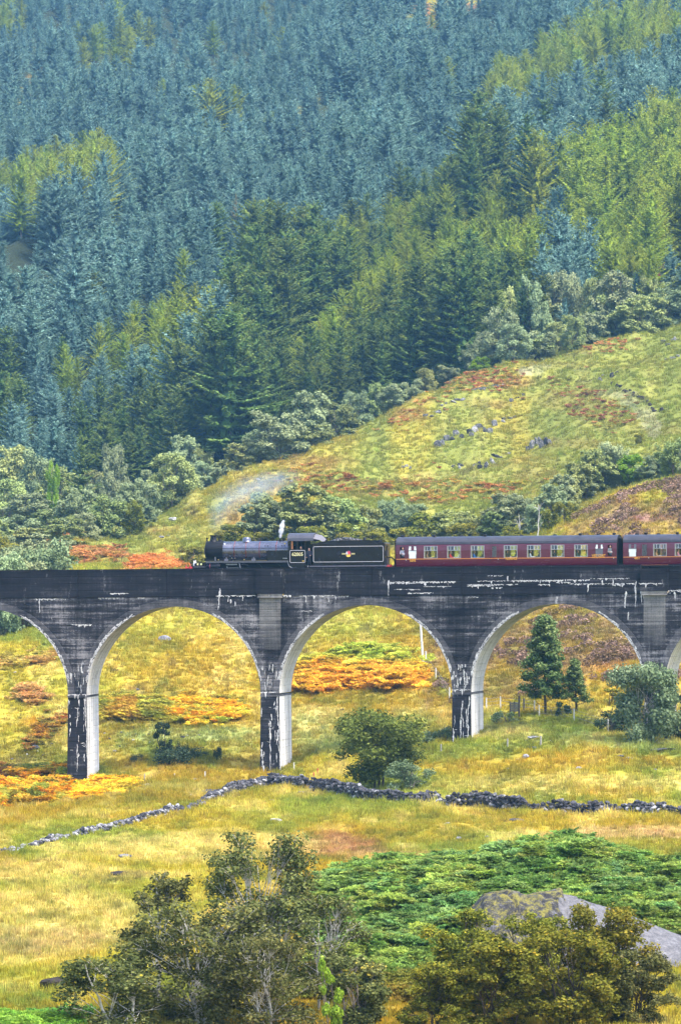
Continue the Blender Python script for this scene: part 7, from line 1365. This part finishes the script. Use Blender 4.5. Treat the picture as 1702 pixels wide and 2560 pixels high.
for k, (u_, v_, w) in enumerate([(345, 1730, 10), (580, 1757, 7), (372, 1757, 6), (38, 1690, 9), (1005, 1160, 8), (728, 1208, 9), (645, 1202, 12), (405, 1348, 12), (420, 1342, 8), (432, 1304, 18), (442, 1362, 7)]): boulder(u_, v_, w, 'pale stone dotting the grass slopes behind the viaduct', .7, group='stones on the slopes behind')
def crag(u0_, v0_, u1_, v1_, n, hpx, label, meshes=None, name='rock_outcrop', part='rock'):
    """a broken outcrop: rocks along a line on the slope, parts of one thing"""
    X, Y, z = hit1((u0_ + u1_) / 2, (v0_ + v1_) / 2); o = empty(name, (X, Y, z), 0, label, 'rock'); L0 = Vector((X, Y, z)); hpx *= 1.25; ml = meshes or RO
    for k in range(n):
        t = (k + .5) / n; x, y, zz = hit1(u0_ + (u1_ - u0_) * t + rng.normal(0, 3), v0_ + (v1_ - v0_) * t + rng.normal(0, hpx * .22)); s = (u1_ - u0_) / n / F * y * rng.uniform(1.1, 2.1); h = hpx / F * y * rng.uniform(.5, 1.2)
        q = link(part, ml[int(rng.integers(len(ml)))], o, Vector((x, y, zz + h * .12)) - L0); q.scale = (s, s * .8, h * 1.3); q.rotation_euler = (rng.normal(0, .12), rng.normal(0, .2) - .12, rng.uniform(-.5, .5))
for a in [(1092, 1112, 1240, 1072, 13, 20, 'long grey crag of broken rock slanting across the upper grassy hill'), (1180, 1168, 1232, 1160, 6, 24, 'grey blocky crag below the long slanting crag on the hill'), (1306, 1124, 1380, 1112, 8, 26, 'grey crag right of the long slanting one on the hill'), (1002, 1172, 1030, 1164, 3, 15, 'small pale crag low on the left of the hill'), (1275, 1004, 1318, 994, 6, 9, 'ring of pale rock near the top of the hill'), (1062, 1042, 1118, 1030, 6, 10, 'thin dark rock ledge on the left shoulder of the hill'),
          (1180, 978, 1262, 966, 9, 8, 'long thin rock ledge near the top of the hill'), (1500, 952, 1545, 932, 5, 16, 'pale rock right of the hill top above the peat bank'), (1655, 862, 1690, 848, 4, 12, 'grey rock on the far right hill slope'), (1660, 900, 1702, 894, 4, 6, 'flat grey rock below the one on the far right hill slope'), (1130, 1172, 1160, 1166, 3, 12, 'dark rock left of the blocky crag on the hill'), (1228, 1146, 1270, 1136, 5, 10, 'rock knobs between the two big crags on the hill'), (1100, 1016, 1160, 1002, 6, 7, 'thin rock ledge left below the hill top'), (1250, 1056, 1290, 1042, 5, 7, 'rock ledge above the long slanting crag on the hill')]: crag(*a)
for a in [(235, 2440, 60, 'dark peat edge with overhanging turf at the lower left', .35), (130, 2478, 56, 'dark broken rock under turf at the lower left', .7), (300, 2190, 46, 'dark peat hollow edge in the straw grass on the left', .3)]: boulder(a[0], a[1], a[2], a[3], a[4], [rock_mesh('peat', 971, M_peat, 3, .6, .6)], name='peat_bank')
crag(1528, 958, 1652, 1034, 16, 11, 'dark eroded peat face along the top of the stony track', [rock_mesh('peat', 975, M_peat, 3, .7, .6)], 'peat_bank', 'peat_block')
# bare rock dome in the foreground bracken
def dome():
    M_dome = stone_mat('mossy_dome_rock', (.012, .012, .014), (.05, .048, .052), (.19, .185, .19), 1.0)
    o = empty('rock_dome', ((1330 - U0) / F * 214, 214, -19.3), 0, 'big smooth grey rock dome with moss rising from the green bracken', 'rock'); V = []; nx, ny = 200, 90; xs = np.linspace(-3.6, 9.6, nx); ys = np.linspace(-6, 7, ny); XX, YY = np.meshgrid(xs, ys)
    crest = np.interp(XX, [-3.6, -3.3, -2.9, -2.3, -1.2, -.3, 1.3, 2.4, 3.6, 5.0, 6.6, 8.2, 9.6], [-.4, .9, 2.5, 3.2, 3.4, 3.15, 3.3, 3.05, 2.7, 2.2, 1.55, .95, .5]); prof = np.where(YY < 1, np.clip(1 - ((1 - YY) / 5.2) ** 2.4, -.4, 1), 1 - ((YY - 1) / 7) ** 2)
    wx = XX + o.location.x; wy = YY + o.location.y; Z = crest * prof + .16 * (fbm(wx * .9, wy * .9, 151, 4) - .5) + .5 * (fbm(wx * .45, wy * .45, 153, 4) - .5) * (XX < 2.2) + .35 * np.round(fbm(wx * .5, wy * .3, 157, 3) * 4) / 4 * (XX < 1.5)
    Z -= .2; Z -= .22 * np.exp(-((((XX * .8 + YY * .5 + 1.2 * fbm(wx * .5, wy * .5, 161, 3)) % 2.1) - 1.05) / .07) ** 2) * (XX < 3); idx = np.arange(nx * ny).reshape(ny, nx); f = np.stack([idx[:-1, :-1], idx[:-1, 1:], idx[1:, 1:], idx[1:, :-1]], -1).reshape(-1, 4); fx = xs[(f[:, 0] % nx)]; fy = (f[:, 0] // nx) * .45
    V = np.stack([XX.ravel(), YY.ravel(), Z.ravel()], 1); m = (fx + (fbm(fx * 2, fy * .3, 159, 3) - .5) * 1.6 > 1.4)
    link('mossy_rock', np_mesh('mossy_rock', V, f[~m], M_dome, smooth=True), o); link('bare_slab', np_mesh('bare_slab', V, f[m], M_slab, smooth=True), o)
dome()
boulder(1190, 2385, 90, 'dark rock foot peeping between the autumn trees below the dome', .7, [rock_mesh('dark_rock', 981, M_stone, 3, .7, .5)], name='boulder'); boulder(1065, 2400, 50, 'small grey rock in the grass left of the autumn trees', .4)
# fences and posts
M_post = plain('weathered_post', (.30, .28, .25), .9, vary=.3); M_wpost = plain('pale_post', (.60, .58, .54), .8, vary=.2); M_dpost = plain('dark_post', (.06, .05, .05), .9, vary=.3); M_wire = plain('fence_wire', (.25, .25, .25), .5, .8); M_rpost = plain('red_marker', (.40, .05, .04), .6)
def post_mesh(h, r, lean=0.0): return MB().tube([(0, 0, -.2), (lean, 0, h)], [r, r * .85], 7)
def at_ground(u_, v_, Y=None):
    if Y is None: return hit1(u_, v_)
    X = (u_ - U0) / F * Y; return X, Y, float(zmoor(np.array([X]), np.array([Y]))[0])
def single_post(u_, v_, hpx, label, mat=M_post, r=.06, Y=None, lean=0.0, name='fence_post'):
    X, Y, z = at_ground(u_, v_, Y); o = post_mesh(hpx / F * Y, r, lean).build(name, mat, None); o.location = (X, Y, z); return tag(o, label, 'post')
single_post(1058, 1668, 118, 'tall pale pole standing at the heather edge in the middle arch', M_wpost, .13, lean=-.35, name='pole'); single_post(1064, 1665, 34, 'short pale post at the foot of the tall pale pole', M_wpost, .09)
def fence(pts, label, h=1.15):
    P = [at_ground(*p) for p in pts]; o = empty('wire_fence', P[0], 0, label, 'fence'); L0 = Vector(P[0])
    for (X, Y, z) in P: q = post_mesh(h, .07).build('post', M_wpost, o); q.location = Vector((X, Y, z)) - L0
    for zz in (.4, .75, 1.05):
        m = MB(); m.tube([Vector((X, Y, z + zz)) - L0 for X, Y, z in P], .012, 4); m.build('wire', M_wire, o)
fence([(1064, 1668), (1089, 1702), (1123, 1748)], 'wire fence running down the slope to the third pier')
fence([(1215, 1775), (1250, 1772), (1335, 1782), (1347, 1794), (1434, 1805), (1519, 1832), (1600, 1838)], 'wire fence with pale posts under the trees in the right arch')
for a in [(1297, 1797, 56, 'tall dark post beside the grey gate in the right arch', M_dpost, .10), (1309, 1780, 30, 'shorter dark post right of the grey gate', M_dpost, .09), (1102, 1882, 18, 'thin post on the grass in front of the third pier', M_post, .06), (1268, 1870, 22, 'thin weathered post on the slope right of the third pier', M_post, .07), (1351, 1870, 26, 'dark topped post by the pale stones on the right meadow', M_post, .09), (513, 1947, 18, 'pale thin post between the two left piers', M_wpost, .05), (437, 1945, 12, 'short pale post left between the two left piers', M_wpost, .05), (660, 1932, 16, 'pale post in front of the second pier', M_wpost, .05), (735, 1932, 24, 'pale post right of the second pier', M_wpost, .05), (362, 1955, 20, 'grey post by the stones near the orange bracken', M_post, .05)]: single_post(*a[:4], a[4], a[5])
for u_ in (784, 794): single_post(u_, 1950 - (u_ - 784), 16 + (u_ - 784) * .2, 'slim red marker post behind the gap in the wall, %s one' % ('left' if u_ == 784 else 'right'), M_rpost, .06, name='marker_post')
X, Y, z = at_ground(1285, 1790); g = empty('field_gate', (X, Y, z), 0, 'grey boarded field gate at the fence in the right arch', 'gate'); M_gate = plain('grey_boards', (.20, .195, .20), .85, vary=.3)
for k in range(5): MB().box((-.42, -.03, .35 + k * .17), (.42, .03, .49 + k * .17)).build('board', M_gate, g)
for xx in (-.40, .0, .40): MB().box((xx - .05, .03, .05), (xx + .05, .09, 1.25)).build('gate_stile', M_dpost, g)
# ---------------------------------------------------------------- smoke, steam and the haze of the glen
def vol(name, ob_mesh, parent_loc, dens, label, col, scale=1.0, nscale=1.0, stretch=(1, 1, 1)):
    m = bpy.data.materials.new(name); m.use_nodes = True; t = m.node_tree; t.nodes.clear(); out = t.nodes.new('ShaderNodeOutputMaterial'); pv = t.nodes.new('ShaderNodeVolumePrincipled'); pv.inputs['Color'].default_value = (*col, 1); pv.inputs['Anisotropy'].default_value = .1
    tc = t.nodes.new('ShaderNodeTexCoord'); vl = t.nodes.new('ShaderNodeVectorMath'); vl.operation = 'LENGTH'; t.links.new(tc.outputs['Object'], vl.inputs[0])
    nz = t.nodes.new('ShaderNodeTexNoise'); nz.inputs['Scale'].default_value = nscale; nz.inputs['Detail'].default_value = 4; t.links.new(tc.outputs['Object'], nz.inputs['Vector'])
    a = t.nodes.new('ShaderNodeMath'); a.operation = 'SUBTRACT'; a.inputs[0].default_value = 1.0; t.links.new(vl.outputs['Value'], a.inputs[1]); b = t.nodes.new('ShaderNodeMapRange'); b.inputs['From Min'].default_value = .36; b.inputs['From Max'].default_value = .62; t.links.new(nz.outputs['Fac'], b.inputs['Value'])
    c = t.nodes.new('ShaderNodeMath'); c.operation = 'MULTIPLY'; c.use_clamp = True; t.links.new(a.outputs[0], c.inputs[0]); t.links.new(b.outputs[0], c.inputs[1]); d = t.nodes.new('ShaderNodeMath'); d.operation = 'MULTIPLY'; d.inputs[1].default_value = dens; t.links.new(c.outputs[0], d.inputs[0]); t.links.new(d.outputs[0], pv.inputs['Density']); t.links.new(pv.outputs[0], out.inputs['Volume'])
    return m
def puff_mesh(name):
    bm = bmesh.new(); bmesh.ops.create_icosphere(bm, subdivisions=3, radius=1.0); me = bpy.data.meshes.new(name); bm.to_mesh(me); bm.free(); return me
Ysm = w1(s_at(535), DC, 0)[1]
root = empty('chimney_smoke', tuple(px(537, 1336, Ysm)), 0, 'thin bluish smoke drifting up and back from the chimney', 'smoke'); root['kind'] = 'stuff'; L0 = Vector(root.location)
m1 = vol('blue_smoke', None, None, .15, '', (.46, .70, 1.0), nscale=1.6); pm = puff_mesh('smoke_puff'); pm.materials.append(m1)
for u_, v_, rx, rz, dy in [(538, 1312, .9, 1.2, 0), (545, 1285, 1.4, 1.6, .4), (562, 1258, 2.1, 1.7, .8), (600, 1235, 2.9, 1.7, 1.2), (645, 1215, 3.2, 1.6, 1.6), (690, 1205, 2.8, 1.3, 2)]:
    o = link('smoke_puff', pm, root, Vector(px(u_, v_, Ysm + dy)) - L0); o.scale = (rx, rx * .8, rz); o.rotation_euler = (0, -.3, 0); o['kind'] = 'stuff'
root = empty('steam_plume', tuple(px(701, 1345, Ysm - 1)), 0, 'short white jet of steam from the safety valve', 'steam'); root['kind'] = 'stuff'; L0 = Vector(root.location)
m2 = vol('white_steam', None, None, 26.0, '', (.98, .98, .99), nscale=1.1); pm2 = puff_mesh('steam_puff'); pm2.materials.append(m2)
for u_, v_, rx, rz in [(701.5, 1338, .16, .36), (703, 1326, .27, .42), (705, 1314, .27, .36), (708, 1304, .16, .18)]: o = link('steam_puff', pm2, root, Vector(px(u_, v_, Ysm - 1)) - L0); o.scale = (rx, rx, rz); o.rotation_euler = (0, .2, 0); o['kind'] = 'stuff'
if HAZE > 0:
    hb = MB().box((-440, -300, -27), (440, 2460, 420)); hm = bpy.data.materials.new('haze_air'); hm.use_nodes = True; ht = hm.node_tree; ht.nodes.clear(); ho = ht.nodes.new('ShaderNodeOutputMaterial'); hv = ht.nodes.new('ShaderNodeVolumePrincipled'); hv.inputs['Color'].default_value = (.24, .58, 1.0, 1); hv.inputs['Density'].default_value = HAZE; hv.inputs['Anisotropy'].default_value = .0; ht.links.new(hv.outputs[0], ho.inputs['Volume'])
    h = hb.build('haze', hm); tag(h, 'pale blue haze filling the glen towards the mountain side', 'haze', kind='stuff')
